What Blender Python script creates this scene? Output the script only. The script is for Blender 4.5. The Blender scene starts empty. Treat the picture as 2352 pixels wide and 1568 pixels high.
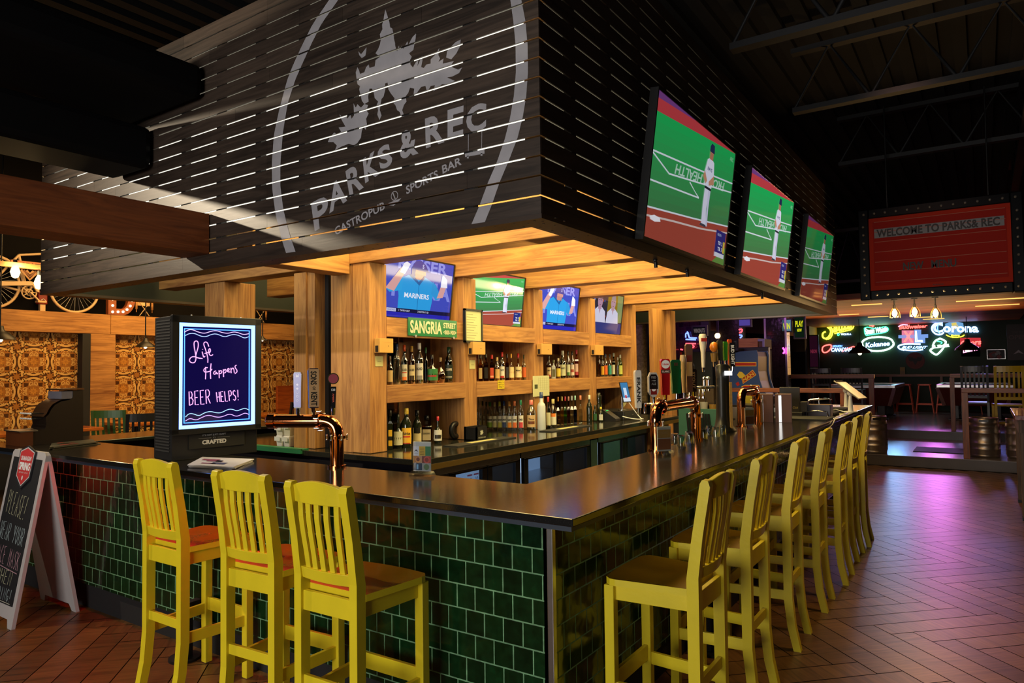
import bpy, bmesh, math, random
from mathutils import Vector, Matrix
from mathutils.geometry import tessellate_polygon
rnd = random.Random(7)
SC = bpy.context.scene
COL = SC.collection
V = Vector
PI = math.pi

# ------------------------------------------------------------------ camera
CAMP = V((1.2094, -2.1582, 1.5988))
YAW, PITCH, ROLL, FPX = 0.5935, 0.0390, -0.0122, 1603.74
IW, IH = 2352.0, 1568.0
FWD = V((-math.sin(YAW)*math.cos(PITCH), math.cos(YAW)*math.cos(PITCH), math.sin(PITCH)))
_r0 = V((math.cos(YAW), math.sin(YAW), 0)); _u0 = _r0.cross(FWD)
RGT = _r0*math.cos(ROLL) + _u0*math.sin(ROLL)
UPV = -_r0*math.sin(ROLL) + _u0*math.cos(ROLL)
cd = bpy.data.cameras.new('camera'); cam = bpy.data.objects.new('camera', cd); COL.objects.link(cam)
cd.sensor_fit = 'HORIZONTAL'; cd.sensor_width = 36.0; cd.lens = FPX/IW*36.0; cd.clip_start = 0.05; cd.clip_end = 200
cam.matrix_world = Matrix(((RGT.x, UPV.x, -FWD.x, CAMP.x), (RGT.y, UPV.y, -FWD.y, CAMP.y), (RGT.z, UPV.z, -FWD.z, CAMP.z), (0, 0, 0, 1)))
SC.camera = cam

def P(px, py, x=None, y=None, z=None):
    """where the sight line of a photo pixel meets a real plane of the room (x=, y= or z= constant)"""
    d = FWD + RGT*((px-IW/2)/FPX) + UPV*((IH/2-py)/FPX)
    if x is not None: t = (x-CAMP.x)/d.x
    elif y is not None: t = (y-CAMP.y)/d.y
    else: t = (z-CAMP.z)/d.z
    return CAMP + d*t

def H(s):
    s = s.lstrip('#'); o = []
    for i in (0, 2, 4):
        c = int(s[i:i+2], 16)/255.0
        o.append(c/12.92 if c <= .04045 else ((c+.055)/1.055)**2.4)
    return tuple(o)

# ------------------------------------------------------------------ materials
def nt(m):
    m.use_nodes = True; t = m.node_tree; t.nodes.clear(); return t
def nd(t, typ, **kw):
    n = t.nodes.new(typ)
    for k, v in kw.items():
        if k in n.inputs.keys(): n.inputs[k].default_value = v
        else: setattr(n, k, v)
    return n
def c4(c): return (c[0], c[1], c[2], 1.0)
def prin(name, col, rough=.5, metal=0, emit=None, es=0, coat=0, noise=0, nscale=6, bump=0, bscale=40, spec=.5):
    m = bpy.data.materials.new(name); t = nt(m)
    o = nd(t, 'ShaderNodeOutputMaterial'); b = nd(t, 'ShaderNodeBsdfPrincipled')
    b.inputs['Base Color'].default_value = c4(col); b.inputs['Roughness'].default_value = rough
    b.inputs['Metallic'].default_value = metal; b.inputs['Coat Weight'].default_value = coat
    b.inputs['Specular IOR Level'].default_value = spec
    if emit: b.inputs['Emission Color'].default_value = c4(emit); b.inputs['Emission Strength'].default_value = es
    tc = nd(t, 'ShaderNodeTexCoord')
    n = nd(t, 'ShaderNodeTexNoise', Scale=nscale, Detail=4.0); t.links.new(tc.outputs['Object'], n.inputs['Vector'])
    if noise:
        mx = nd(t, 'ShaderNodeMix', data_type='RGBA', blend_type='MULTIPLY'); mx.inputs[0].default_value = 1
        r = nd(t, 'ShaderNodeMapRange'); r.inputs[3].default_value = 1-noise; r.inputs[4].default_value = 1+noise
        t.links.new(n.outputs['Fac'], r.inputs[0]); mx.inputs[6].default_value = c4(col)
        t.links.new(r.outputs[0], mx.inputs[7]); t.links.new(mx.outputs[2], b.inputs['Base Color'])
    if bump:
        n2 = nd(t, 'ShaderNodeTexNoise', Scale=bscale, Detail=3.0); t.links.new(tc.outputs['Object'], n2.inputs['Vector'])
        bp = nd(t, 'ShaderNodeBump', Strength=bump, Distance=.01); t.links.new(n2.outputs['Fac'], bp.inputs['Height'])
        t.links.new(bp.outputs[0], b.inputs['Normal'])
    t.links.new(b.outputs[0], o.inputs[0]); return m

def artmat(name, rough=.5, glow=0, coat=0, metal=0, wear=0):
    """colours come from the mesh's own colour attribute"""
    m = bpy.data.materials.new(name); t = nt(m)
    o = nd(t, 'ShaderNodeOutputMaterial'); a = nd(t, 'ShaderNodeAttribute', attribute_name='Col')
    if glow and coat:
        b = nd(t, 'ShaderNodeBsdfPrincipled', Roughness=rough); b.inputs['Base Color'].default_value = (.004, .004, .004, 1); b.inputs['Emission Strength'].default_value = glow; t.links.new(a.outputs['Color'], b.inputs['Emission Color'])
    elif glow:
        b = nd(t, 'ShaderNodeEmission', Strength=glow); t.links.new(a.outputs['Color'], b.inputs['Color'])
    else:
        b = nd(t, 'ShaderNodeBsdfPrincipled', Roughness=rough, Metallic=metal); b.inputs['Coat Weight'].default_value = coat
        if wear:
            tc = nd(t, 'ShaderNodeTexCoord'); n = nd(t, 'ShaderNodeTexNoise', Scale=9.0, Detail=5.0); t.links.new(tc.outputs['Object'], n.inputs['Vector'])
            r = nd(t, 'ShaderNodeMapRange'); r.inputs[3].default_value = 1-wear; r.inputs[4].default_value = 1+wear
            t.links.new(n.outputs['Fac'], r.inputs[0])
            mx = nd(t, 'ShaderNodeMix', data_type='RGBA', blend_type='MULTIPLY'); mx.inputs[0].default_value = 1
            t.links.new(a.outputs['Color'], mx.inputs[6]); t.links.new(r.outputs[0], mx.inputs[7]); t.links.new(mx.outputs[2], b.inputs['Base Color'])
        else: t.links.new(a.outputs['Color'], b.inputs['Base Color'])
    t.links.new(b.outputs[0], o.inputs[0]); return m

def wood(name, c1, c2, axis='x', rough=.6, scale=1.0, coat=0, attr=False, rot=0, bump=.25):
    m = bpy.data.materials.new(name); t = nt(m)
    o = nd(t, 'ShaderNodeOutputMaterial'); b = nd(t, 'ShaderNodeBsdfPrincipled', Roughness=rough); b.inputs['Coat Weight'].default_value = coat
    tc = nd(t, 'ShaderNodeTexCoord'); mp = nd(t, 'ShaderNodeMapping')
    sc = {'x': (.9, 13, 13), 'y': (13, .9, 13), 'z': (13, 13, .9)}[axis]
    mp.inputs['Scale'].default_value = [v*scale for v in sc]
    if rot:
        m0 = nd(t, 'ShaderNodeMapping'); m0.inputs['Rotation'].default_value = (0, 0, rot)
        t.links.new(tc.outputs['Object'], m0.inputs['Vector']); t.links.new(m0.outputs[0], mp.inputs['Vector'])
    else: t.links.new(tc.outputs['Object'], mp.inputs['Vector'])
    n = nd(t, 'ShaderNodeTexNoise', Scale=1.6, Detail=6.0, Distortion=1.6); n.inputs['Roughness'].default_value = .62
    t.links.new(mp.outputs[0], n.inputs['Vector'])
    n3 = nd(t, 'ShaderNodeTexNoise', Scale=1.1, Detail=2.0); t.links.new(tc.outputs['Object'], n3.inputs['Vector'])
    ad = nd(t, 'ShaderNodeMath', operation='ADD'); t.links.new(n.outputs['Fac'], ad.inputs[0])
    ml = nd(t, 'ShaderNodeMath', operation='MULTIPLY_ADD'); ml.inputs[1].default_value = .5; ml.inputs[2].default_value = -.25
    t.links.new(n3.outputs['Fac'], ml.inputs[0]); t.links.new(ml.outputs[0], ad.inputs[1])
    rp = nd(t, 'ShaderNodeValToRGB'); e = rp.color_ramp.elements
    e[0].position = .3; e[0].color = c4(c1); e[1].position = .66; e[1].color = c4(c2)
    t.links.new(ad.outputs[0], rp.inputs['Fac'])
    src = rp.outputs['Color']
    if attr:
        a = nd(t, 'ShaderNodeAttribute', attribute_name='Col'); mx = nd(t, 'ShaderNodeMix', data_type='RGBA', blend_type='MULTIPLY'); mx.inputs[0].default_value = 1
        t.links.new(src, mx.inputs[6]); t.links.new(a.outputs['Color'], mx.inputs[7]); src = mx.outputs[2]
    t.links.new(src, b.inputs['Base Color'])
    bp = nd(t, 'ShaderNodeBump', Strength=bump, Distance=.006); t.links.new(n.outputs['Fac'], bp.inputs['Height']); t.links.new(bp.outputs[0], b.inputs['Normal'])
    t.links.new(b.outputs[0], o.inputs[0]); return m

def tiles(name, ax, off, bw, rh, mort, c1, c2, cm, rough=.12, shift=.5, bump=.5, msize=.0032):
    """running-bond tile on a wall whose horizontal axis is ax"""
    m = bpy.data.materials.new(name); t = nt(m)
    o = nd(t, 'ShaderNodeOutputMaterial'); b = nd(t, 'ShaderNodeBsdfPrincipled')
    tc = nd(t, 'ShaderNodeTexCoord'); sp = nd(t, 'ShaderNodeSeparateXYZ'); cb = nd(t, 'ShaderNodeCombineXYZ')
    t.links.new(tc.outputs['Object'], sp.inputs[0])
    a = nd(t, 'ShaderNodeMath', operation='ADD'); a.inputs[1].default_value = off[0]; t.links.new(sp.outputs[ax], a.inputs[0])
    z = nd(t, 'ShaderNodeMath', operation='ADD'); z.inputs[1].default_value = off[1]; t.links.new(sp.outputs['XYZ'.index('Z') if ax != 'Z' else 1], z.inputs[0])
    t.links.new(a.outputs[0], cb.inputs[0]); t.links.new(z.outputs[0], cb.inputs[1])
    br = nd(t, 'ShaderNodeTexBrick', offset=shift, offset_frequency=2, squash=1.0)
    br.inputs['Scale'].default_value = 1; br.inputs['Mortar Size'].default_value = msize; br.inputs['Mortar Smooth'].default_value = .25
    br.inputs['Brick Width'].default_value = bw; br.inputs['Row Height'].default_value = rh; br.inputs['Bias'].default_value = -.15
    br.inputs['Color1'].default_value = c4(c1); br.inputs['Color2'].default_value = c4(c2); br.inputs['Mortar'].default_value = c4(cm)
    t.links.new(cb.outputs[0], br.inputs['Vector'])
    n = nd(t, 'ShaderNodeTexNoise', Scale=28.0, Detail=4.0); t.links.new(tc.outputs['Object'], n.inputs['Vector'])
    mx = nd(t, 'ShaderNodeMix', data_type='RGBA', blend_type='MULTIPLY'); mx.inputs[0].default_value = .8
    r = nd(t, 'ShaderNodeMapRange'); r.inputs[1].default_value = .3; r.inputs[2].default_value = .7; r.inputs[3].default_value = .55; r.inputs[4].default_value = 1.3
    t.links.new(n.outputs['Fac'], r.inputs[0]); t.links.new(br.outputs['Color'], mx.inputs[6]); t.links.new(r.outputs[0], mx.inputs[7])
    t.links.new(mx.outputs[2], b.inputs['Base Color'])
    rr = nd(t, 'ShaderNodeMapRange'); rr.inputs[3].default_value = rough; rr.inputs[4].default_value = .7
    t.links.new(br.outputs['Fac'], rr.inputs[0]); t.links.new(rr.outputs[0], b.inputs['Roughness'])
    hh = nd(t, 'ShaderNodeMath', operation='MULTIPLY_ADD'); hh.inputs[1].default_value = -1.0; t.links.new(br.outputs['Fac'], hh.inputs[0])
    n4 = nd(t, 'ShaderNodeTexNoise', Scale=14.0, Detail=1.0); t.links.new(tc.outputs['Object'], n4.inputs['Vector'])
    t.links.new(n4.outputs['Fac'], hh.inputs[2])
    bp = nd(t, 'ShaderNodeBump', Strength=bump, Distance=.004); t.links.new(hh.outputs[0], bp.inputs['Height']); t.links.new(bp.outputs[0], b.inputs['Normal'])
    t.links.new(b.outputs[0], o.inputs[0]); return m

def glass(name, tint, gl=.25, rough=.04):
    m = bpy.data.materials.new(name); t = nt(m)
    o = nd(t, 'ShaderNodeOutputMaterial'); tr = nd(t, 'ShaderNodeBsdfTransparent'); tr.inputs[0].default_value = c4(tint)
    g = nd(t, 'ShaderNodeBsdfGlossy', Roughness=rough); g.inputs['Color'].default_value = (1, 1, 1, 1)
    lw = nd(t, 'ShaderNodeLayerWeight', Blend=.35); r = nd(t, 'ShaderNodeMapRange'); r.inputs[3].default_value = gl*.25; r.inputs[4].default_value = min(1, gl*3)
    t.links.new(lw.outputs['Facing'], r.inputs[0]); mx = nd(t, 'ShaderNodeMixShader'); t.links.new(r.outputs[0], mx.inputs[0])
    t.links.new(tr.outputs[0], mx.inputs[1]); t.links.new(g.outputs[0], mx.inputs[2]); t.links.new(mx.outputs[0], o.inputs[0]); return m

def glowm(name, col, s):
    m = bpy.data.materials.new(name); t = nt(m); o = nd(t, 'ShaderNodeOutputMaterial')
    e = nd(t, 'ShaderNodeEmission', Strength=s); e.inputs[0].default_value = c4(col); t.links.new(e.outputs[0], o.inputs[0]); return m

def granite(name, base, rough=.16):
    m = bpy.data.materials.new(name); t = nt(m); o = nd(t, 'ShaderNodeOutputMaterial'); b = nd(t, 'ShaderNodeBsdfPrincipled', Roughness=rough)
    b.inputs['Specular IOR Level'].default_value = .75
    tc = nd(t, 'ShaderNodeTexCoord'); v = nd(t, 'ShaderNodeTexVoronoi', Scale=170.0); t.links.new(tc.outputs['Object'], v.inputs['Vector'])
    rp = nd(t, 'ShaderNodeValToRGB'); e = rp.color_ramp.elements; e[0].position = .0; e[0].color = c4([x*7+.02 for x in base]); e[1].position = .17; e[1].color = c4(base)
    t.links.new(v.outputs['Distance'], rp.inputs['Fac']); t.links.new(rp.outputs[0], b.inputs['Base Color'])
    n = nd(t, 'ShaderNodeTexNoise', Scale=90.0, Detail=3.0); t.links.new(tc.outputs['Object'], n.inputs['Vector'])
    bp = nd(t, 'ShaderNodeBump', Strength=.10, Distance=.002); t.links.new(n.outputs['Fac'], bp.inputs['Height']); t.links.new(bp.outputs[0], b.inputs['Normal'])
    t.links.new(b.outputs[0], o.inputs[0]); return m

# ------------------------------------------------------------------ mesh building
def FR(o, ux, uy):
    ux = V(ux).normalized(); uy = V(uy); uy = (uy - ux*uy.dot(ux)).normalized(); n = ux.cross(uy); o = V(o)
    return Matrix(((ux.x, uy.x, n.x, o.x), (ux.y, uy.y, n.y, o.y), (ux.z, uy.z, n.z, o.z), (0, 0, 0, 1)))
def TR(x, y, z, rz=0): return Matrix.Translation((x, y, z)) @ Matrix.Rotation(rz, 4, 'Z')
I4 = Matrix.Identity(4)
_txt = {}
def text2d(s, bold=0, shear=0, space=1.0):
    k = (s, bold, shear, space)
    if k not in _txt:
        cu = bpy.data.curves.new('t', 'FONT'); cu.body = s; cu.size = 1; cu.offset = bold; cu.shear = shear; cu.resolution_u = 3; cu.space_character = space
        ob = bpy.data.objects.new('t', cu); me = bpy.data.meshes.new_from_object(ob)
        vs = [(v.co.x, v.co.y) for v in me.vertices]; fs = [tuple(p.vertices) for p in me.polygons]
        bpy.data.objects.remove(ob); bpy.data.meshes.remove(me); bpy.data.curves.remove(cu)
        xs = [v[0] for v in vs] or [0, 1]; ys = [v[1] for v in vs] or [0, 1]
        x0, x1, y0, y1 = min(xs), max(xs), min(ys), max(ys)
        _txt[k] = ([((a-x0)/max(1e-6, x1-x0), (b-y0)/max(1e-6, y1-y0)) for a, b in vs], fs, (x1-x0)/max(1e-6, y1-y0))
    return _txt[k]

class MB:
    def __init__(s): s.v = []; s.f = []; s.m = []; s.c = []; s.s = []
    def add(s, vs, fs, m=0, c=(1, 1, 1), smooth=False, M=None):
        b = len(s.v)
        s.v.extend([(M @ V(v)) if M is not None else V(v) for v in vs])
        for f in fs:
            s.f.append([b+i for i in f]); s.m.append(m); s.c.append(c); s.s.append(smooth)
        return s
    def box(s, lo, hi, m=0, c=(1, 1, 1), M=None):
        x0, y0, z0 = lo; x1, y1, z1 = hi
        vs = [(x0, y0, z0), (x1, y0, z0), (x1, y1, z0), (x0, y1, z0), (x0, y0, z1), (x1, y0, z1), (x1, y1, z1), (x0, y1, z1)]
        return s.add(vs, [(3, 2, 1, 0), (4, 5, 6, 7), (0, 1, 5, 4), (1, 2, 6, 5), (2, 3, 7, 6), (3, 0, 4, 7)], m, c, M=M)
    def bar(s, a, b, w, h, up=(0, 0, 1), m=0, c=(1, 1, 1)):
        """a straight bar from a to b, w wide, h tall"""
        a = V(a); b = V(b); d = b-a; L = d.length; ux = d/L; uy = V(up); uy = uy-ux*uy.dot(ux)
        if uy.length < 1e-4: uy = V((1, 0, 0)) - ux*ux.x
        F = FR(a, ux, uy); return s.box((0, -h/2, -w/2), (L, h/2, w/2), m, c, F)
    def prism(s, poly, M, d, m=0, c=(1, 1, 1), cap=None, smooth=False):
        n = len(poly); ar = sum(poly[i][0]*poly[(i+1) % n][1]-poly[(i+1) % n][0]*poly[i][1] for i in range(n))
        if ar < 0: poly = poly[::-1]
        vs = [(x, y, 0) for x, y in poly]+[(x, y, d) for x, y in poly]
        s.add(vs, [tuple(range(n-1, -1, -1)), tuple(range(n, 2*n))], m if cap is None else cap, c, False, M)
        return s.add(vs, [(i, (i+1) % n, n+(i+1) % n, n+i) for i in range(n)], m, c, smooth, M)
    def flat(s, poly, M, z=0, m=0, c=(1, 1, 1)):
        n = len(poly); ar = sum(poly[i][0]*poly[(i+1) % n][1]-poly[(i+1) % n][0]*poly[i][1] for i in range(n))
        if ar < 0: poly = poly[::-1]
        return s.add([(x, y, z) for x, y in poly], [tuple(range(n))], m, c, False, M)
    def disc(s, cx, cy, r, M, z=0, m=0, c=(1, 1, 1), n=20, ry=None, r0=0):
        ry = ry or r
        if not r0: return s.flat([(cx+r*math.cos(2*PI*i/n), cy+ry*math.sin(2*PI*i/n)) for i in range(n)], M, z, m, c)
        vs = []
        for i in range(n): a = 2*PI*i/n; vs += [(cx+r*math.cos(a), cy+ry*math.sin(a), z), (cx+(r-r0)*math.cos(a), cy+(ry-r0)*math.sin(a), z)]
        return s.add(vs, [(2*i, (2*i+2) % (2*n), (2*i+3) % (2*n), 2*i+1) for i in range(n)], m, c, False, M)
    def cyl(s, a, b, r0, r1=None, n=12, m=0, c=(1, 1, 1), caps=True):
        a = V(a); b = V(b); r1 = r0 if r1 is None else r1; d = (b-a); F = FR(a, d.orthogonal(), d.cross(d.orthogonal())); L = d.length
        if F.to_3x3().col[2].dot(d) < 0: L = -L
        vs = [(r0*math.cos(2*PI*i/n), r0*math.sin(2*PI*i/n), 0) for i in range(n)]+[(r1*math.cos(2*PI*i/n), r1*math.sin(2*PI*i/n), L) for i in range(n)]
        fs = [(i, (i+1) % n, n+(i+1) % n, n+i) for i in range(n)]
        if L < 0: fs = [f[::-1] for f in fs]
        s.add(vs, fs, m, c, True, F)
        if caps:
            s.add(vs, [tuple(range(n))[::-1], tuple(range(n, 2*n))] if L > 0 else [tuple(range(n)), tuple(range(n, 2*n))[::-1]], m, c, False, F)
        return s
    def lathe(s, prof, n=16, M=None, m=0, c=(1, 1, 1), a0=0, smooth=True, caps=True):
        vs = []; k = len(prof)
        for r, z in prof:
            for i in range(n): a = a0+2*PI*i/n; vs.append((r*math.cos(a), r*math.sin(a), z))
        fs = [(j*n+i, j*n+(i+1) % n, (j+1)*n+(i+1) % n, (j+1)*n+i) for j in range(k-1) for i in range(n)]
        s.add(vs, fs, m, c, smooth, M)
        if caps: s.add(vs, [tuple(range(n))[::-1], tuple(range((k-1)*n, k*n))], m, c, False, M)
        return s
    def wrap(s, r, z0, z1, ang, span, M=None, m=0, c=(1, 1, 1), n=10):
        """a label: part of a cylinder of radius r centred on angle ang"""
        vs = []
        for i in range(n+1): a = ang-span/2+span*i/n; vs += [(r*math.cos(a), r*math.sin(a), z0), (r*math.cos(a), r*math.sin(a), z1)]
        return s.add(vs, [(2*i, 2*i+2, 2*i+3, 2*i+1) for i in range(n)], m, c, True, M)
    def tube(s, pts, r, n=8, m=0, c=(1, 1, 1), closed=False, caps=True, M=None):
        pts = [V(p) for p in pts]; K = len(pts); vs = []; up = None
        rs = r if isinstance(r, (list, tuple)) else [r]*K
        for i, p in enumerate(pts):
            if closed: d = pts[(i+1) % K]-pts[i-1]
            else: d = pts[min(i+1, K-1)]-pts[max(i-1, 0)]
            if d.length < 1e-9: d = V((0, 0, 1))
            d.normalize()
            if up is None: up = d.orthogonal().normalized()
            up = (up-d*up.dot(d))
            if up.length < 1e-6: up = d.orthogonal()
            up.normalize(); w = d.cross(up)
            for j in range(n): a = 2*PI*j/n; vs.append(p+up*(rs[i]*math.cos(a))+w*(rs[i]*math.sin(a)))
        fs = [(i*n+j, i*n+(j+1) % n, ((i+1) % K)*n+(j+1) % n, ((i+1) % K)*n+j) for i in range(K if closed else K-1) for j in range(n)]
        s.add(vs, fs, m, c, True, M)
        if caps and not closed: s.add(vs, [tuple(range(n))[::-1], tuple(range((K-1)*n, K*n))], m, c, False, M)
        return s
    def ribbon(s, pts, w, M, z=0, m=0, c=(1, 1, 1)):
        pts = [V((p[0], p[1])) for p in pts]; K = len(pts); vs = []
        for i, p in enumerate(pts):
            d = pts[min(i+1, K-1)]-pts[max(i-1, 0)]
            d = d.normalized() if d.length > 1e-9 else V((1, 0)); q = V((-d.y, d.x))*w/2
            vs += [(p.x+q.x, p.y+q.y, z), (p.x-q.x, p.y-q.y, z)]
        return s.add(vs, [(2*i, 2*i+1, 2*i+3, 2*i+2) for i in range(K-1)], m, c, False, M)
    def ball(s, p, r, n=12, m=0, c=(1, 1, 1), sc=(1, 1, 1), M=None):
        k = max(4, n//2); vs = [(0, 0, -r*sc[2])]; fs = []
        for j in range(1, k):
            t = -PI/2+PI*j/k
            for i in range(n): a = 2*PI*i/n; vs.append((r*math.cos(t)*math.cos(a)*sc[0], r*math.cos(t)*math.sin(a)*sc[1], r*math.sin(t)*sc[2]))
        vs.append((0, 0, r*sc[2])); L = len(vs)-1
        for i in range(n): fs.append((0, 1+(i+1) % n, 1+i)); fs.append((L, 1+(k-2)*n+i, 1+(k-2)*n+(i+1) % n))
        for j in range(k-2):
            for i in range(n): fs.append((1+j*n+i, 1+j*n+(i+1) % n, 1+(j+1)*n+(i+1) % n, 1+(j+1)*n+i))
        return s.add([V(v)+V(p) for v in vs], fs, m, c, True, M)
    def text(s, M, st, h, w=None, m=0, c=(1, 1, 1), bold=0, shear=0, z=0, cx=0, cy=0, flip=False, space=1.0):
        vs, fs, ar = text2d(st, bold, shear, space); w = w or ar*h; q = -1 if flip else 1
        return s.add([((a-.5)*w*q+cx, (b-.5)*h*q+cy, z) for a, b in vs], fs, m, c, False, M)
    def textq(s, st, q, m=0, c=(1, 1, 1), bold=0, shear=0):
        vs, fs, ar = text2d(st, bold, shear); bl, br, tr, tl = [V(p) for p in q]
        return s.add([(bl*(1-a)+br*a)*(1-b)+(tl*(1-a)+tr*a)*b for a, b in vs], fs, m, c)
    def build(s, name, mats, parent=None, label=None, bevel=0, w=False, seg=2, mods=True):
        me = bpy.data.meshes.new(name)
        vs = s.v
        if w and parent is not None:
            q = (parent if '_inv' in parent.keys() else parent.parent)['_inv']; q = Matrix([q[i*4:i*4+4] for i in range(4)]); vs = [q @ v for v in vs]
        me.from_pydata([tuple(v) for v in vs], [], s.f)
        mats = mats if isinstance(mats, (list, tuple)) else [mats]
        for k in mats: me.materials.append(k)
        me.polygons.foreach_set('material_index', s.m); me.polygons.foreach_set('use_smooth', s.s)
        ca = me.color_attributes.new('Col', 'FLOAT_COLOR', 'CORNER'); buf = []
        for f, c in zip(s.f, s.c): buf.extend(list(c4(c))*len(f))
        ca.data.foreach_set('color', buf); me.update()
        o = bpy.data.objects.new(name, me); COL.objects.link(o)
        if parent is not None: o.parent = parent
        if label: o['label'] = label
        if bevel:
            b = o.modifiers.new('edge', 'BEVEL'); b.width = bevel; b.segments = seg; b.limit_method = 'ANGLE'; b.angle_limit = .6
        return o

def tag(o, label, cat, group=None, kind=None):
    o['label'] = label; o['category'] = cat
    if group: o['group'] = group
    if kind: o['kind'] = kind
    return o
def thing(name, label, cat, loc=(0, 0, 0), rz=0, group=None):
    o = bpy.data.objects.new(name, None); COL.objects.link(o); o.empty_display_size = .05
    o.location = loc; o.rotation_euler = (0, 0, rz); tag(o, label, cat, group)
    inv = (Matrix.Translation(loc) @ Matrix.Rotation(rz, 4, 'Z')).inverted(); o['_inv'] = [v for r in inv for v in r]
    return o
def struct(o): o['kind'] = 'structure'; return o
_kids = {}
def dup(root, loc, rz, label, group=None):
    r = root.copy(); COL.objects.link(r); r.location = loc; r.rotation_euler = (0, 0, rz); r['label'] = label
    if group: r['group'] = group
    for ch in list(root.children):
        k = ch.copy(); COL.objects.link(k); k.parent = r
        for g in list(ch.children):
            q = g.copy(); COL.objects.link(q); q.parent = k
    return r
def lerp2(q, u, v):
    bl, br, tr, tl = q
    return ((bl[0]*(1-u)+br[0]*u)*(1-v)+(tl[0]*(1-u)+tr[0]*u)*v, (bl[1]*(1-u)+br[1]*u)*(1-v)+(tl[1]*(1-u)+tr[1]*u)*v)

# palette of shared materials
M_ART = artmat('printed_matte', .55); M_GLOSSART = artmat('printed_gloss', .22, coat=.3)
M_BLACK = prin('black_plastic', (.012, .012, .013), .35, noise=.2); M_BLACKM = prin('black_matte', (.010, .010, .011), .75, noise=.2)
M_STEEL = prin('brushed_steel', (.55, .55, .56), .28, 1, noise=.12, nscale=20); M_CHROME = prin('chrome', (.8, .8, .82), .08, 1, noise=.03)
M_COPPER = prin('polished_copper', (.62, .22, .085), .10, 1, noise=.1); M_DARKIRON = prin('dark_iron', (.02, .02, .022), .45, .6, noise=.2)
M_WHITE = prin('white_plastic', (.75, .75, .75), .4, noise=.05); M_PAPER = prin('paper', (.72, .70, .58), .8, noise=.06)
M_GRAN = granite('black_granite', (.010, .0095, .009), .14); M_GRAN2 = granite('back_granite', (.02, .02, .016), .08)
TB = (H('#84552c'), H('#bd8a4c'))
WX, WY, WZ = (wood('timber_'+a, *TB, axis=a, rough=.62) for a in 'xyz')
WRX = wood('rail_wood_x', H('#5a2c12'), H('#96531f'), 'x', .4); WRZ = wood('rail_wood_z', H('#5a2c12'), H('#96531f'), 'z', .4); WRY = wood('rail_wood_y', H('#5a2c12'), H('#96531f'), 'y', .4)
WTAB = wood('table_wood', H('#8a3d10'), H('#c8702a'), 'y', .25, coat=.3)
G_CLEAR = glass('clear_glass', (.86, .90, .87), .3); G_BROWN = glass('whisky_glass', (.42, .17, .05), .3); G_AMBER = glass('amber_glass', (.75, .45, .14), .3)
G_GREEN = glass('green_glass', (.05, .20, .05), .3); G_PANE = glass('pane_glass', (.93, .95, .95), .10, .02); G_RED = glass('rose_glass', (.65, .22, .12), .3)
G_BLUE = glass('blue_glass', (.06, .10, .45), .3); G_LIME = glass('lime_glass', (.35, .75, .12), .3); G_YEL = glass('yellow_glass', (.85, .65, .12), .3)
M_DARKGL = prin('dark_bottle_glass', (.012, .016, .008), .08, coat=.5, noise=.3); M_FROST = prin('frosted_glass', (.55, .60, .60), .45, noise=.1)
ACRYL = glass('acrylic', (.95, .96, .97), .22, .03)
# ================================================================== floor, walls, ceiling
FLW = 1.0
M_PLA = wood('floor_plank_a', H('#553718'), H('#835a2e'), 'x', .36, attr=True, rot=-PI/4, bump=.05)
M_PLB = wood('floor_plank_b', H('#553718'), H('#835a2e'), 'x', .36, attr=True, rot=PI/4, bump=.05)
M_GROUT = prin('floor_grout', (.008, .006, .005), .8)
def herringbone():
    w, n, g = .15, 6, .0032; seen = set(); mb = MB()
    o = V((.490, 3.844)); U = V((math.sqrt(.5), -math.sqrt(.5))); W = V((math.sqrt(.5), math.sqrt(.5)))
    x0, x1, y0, y1 = -6.2, 3.6, -2.6, 10.34
    for a in range(-75, 75):
        for b in range(-75, 75):
            s = (a-b) % (2*n)
            if s < n: k = ('h', a-s, b); u0, u1, v0, v1 = (a-s)*w, (a-s+n)*w, b*w, (b+1)*w
            else: bb = b-(2*n-1-s); k = ('v', a, bb); u0, u1, v0, v1 = a*w, (a+1)*w, bb*w, (bb+n)*w
            if k in seen: continue
            seen.add(k); c = o+U*((u0+u1)/2)+W*((v0+v1)/2)
            if not (x0 < c.x < x1 and y0 < c.y < y1-.3): continue
            if -4.6 < c.x < -.9 and .9 < c.y < 7.4: continue
            t = rnd.uniform(.72, 1.2); col = (t, t*rnd.uniform(.94, 1.03), t*rnd.uniform(.88, 1.05))
            pts = [o+U*p+W*q for p, q in ((u0+g, v0+g), (u1-g, v0+g), (u1-g, v1-g), (u0+g, v1-g))]
            mb.add([(p.x, p.y, 0) for p in pts], [(0, 1, 2, 3)], 1 if k[0] == 'h' else 2, col)
    mb.box((-9.6, -7, -.12), (6.2, 20.6, -.004), 0)
    return mb
struct(herringbone().build('floor', [M_GROUT, M_PLA, M_PLB]))

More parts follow.
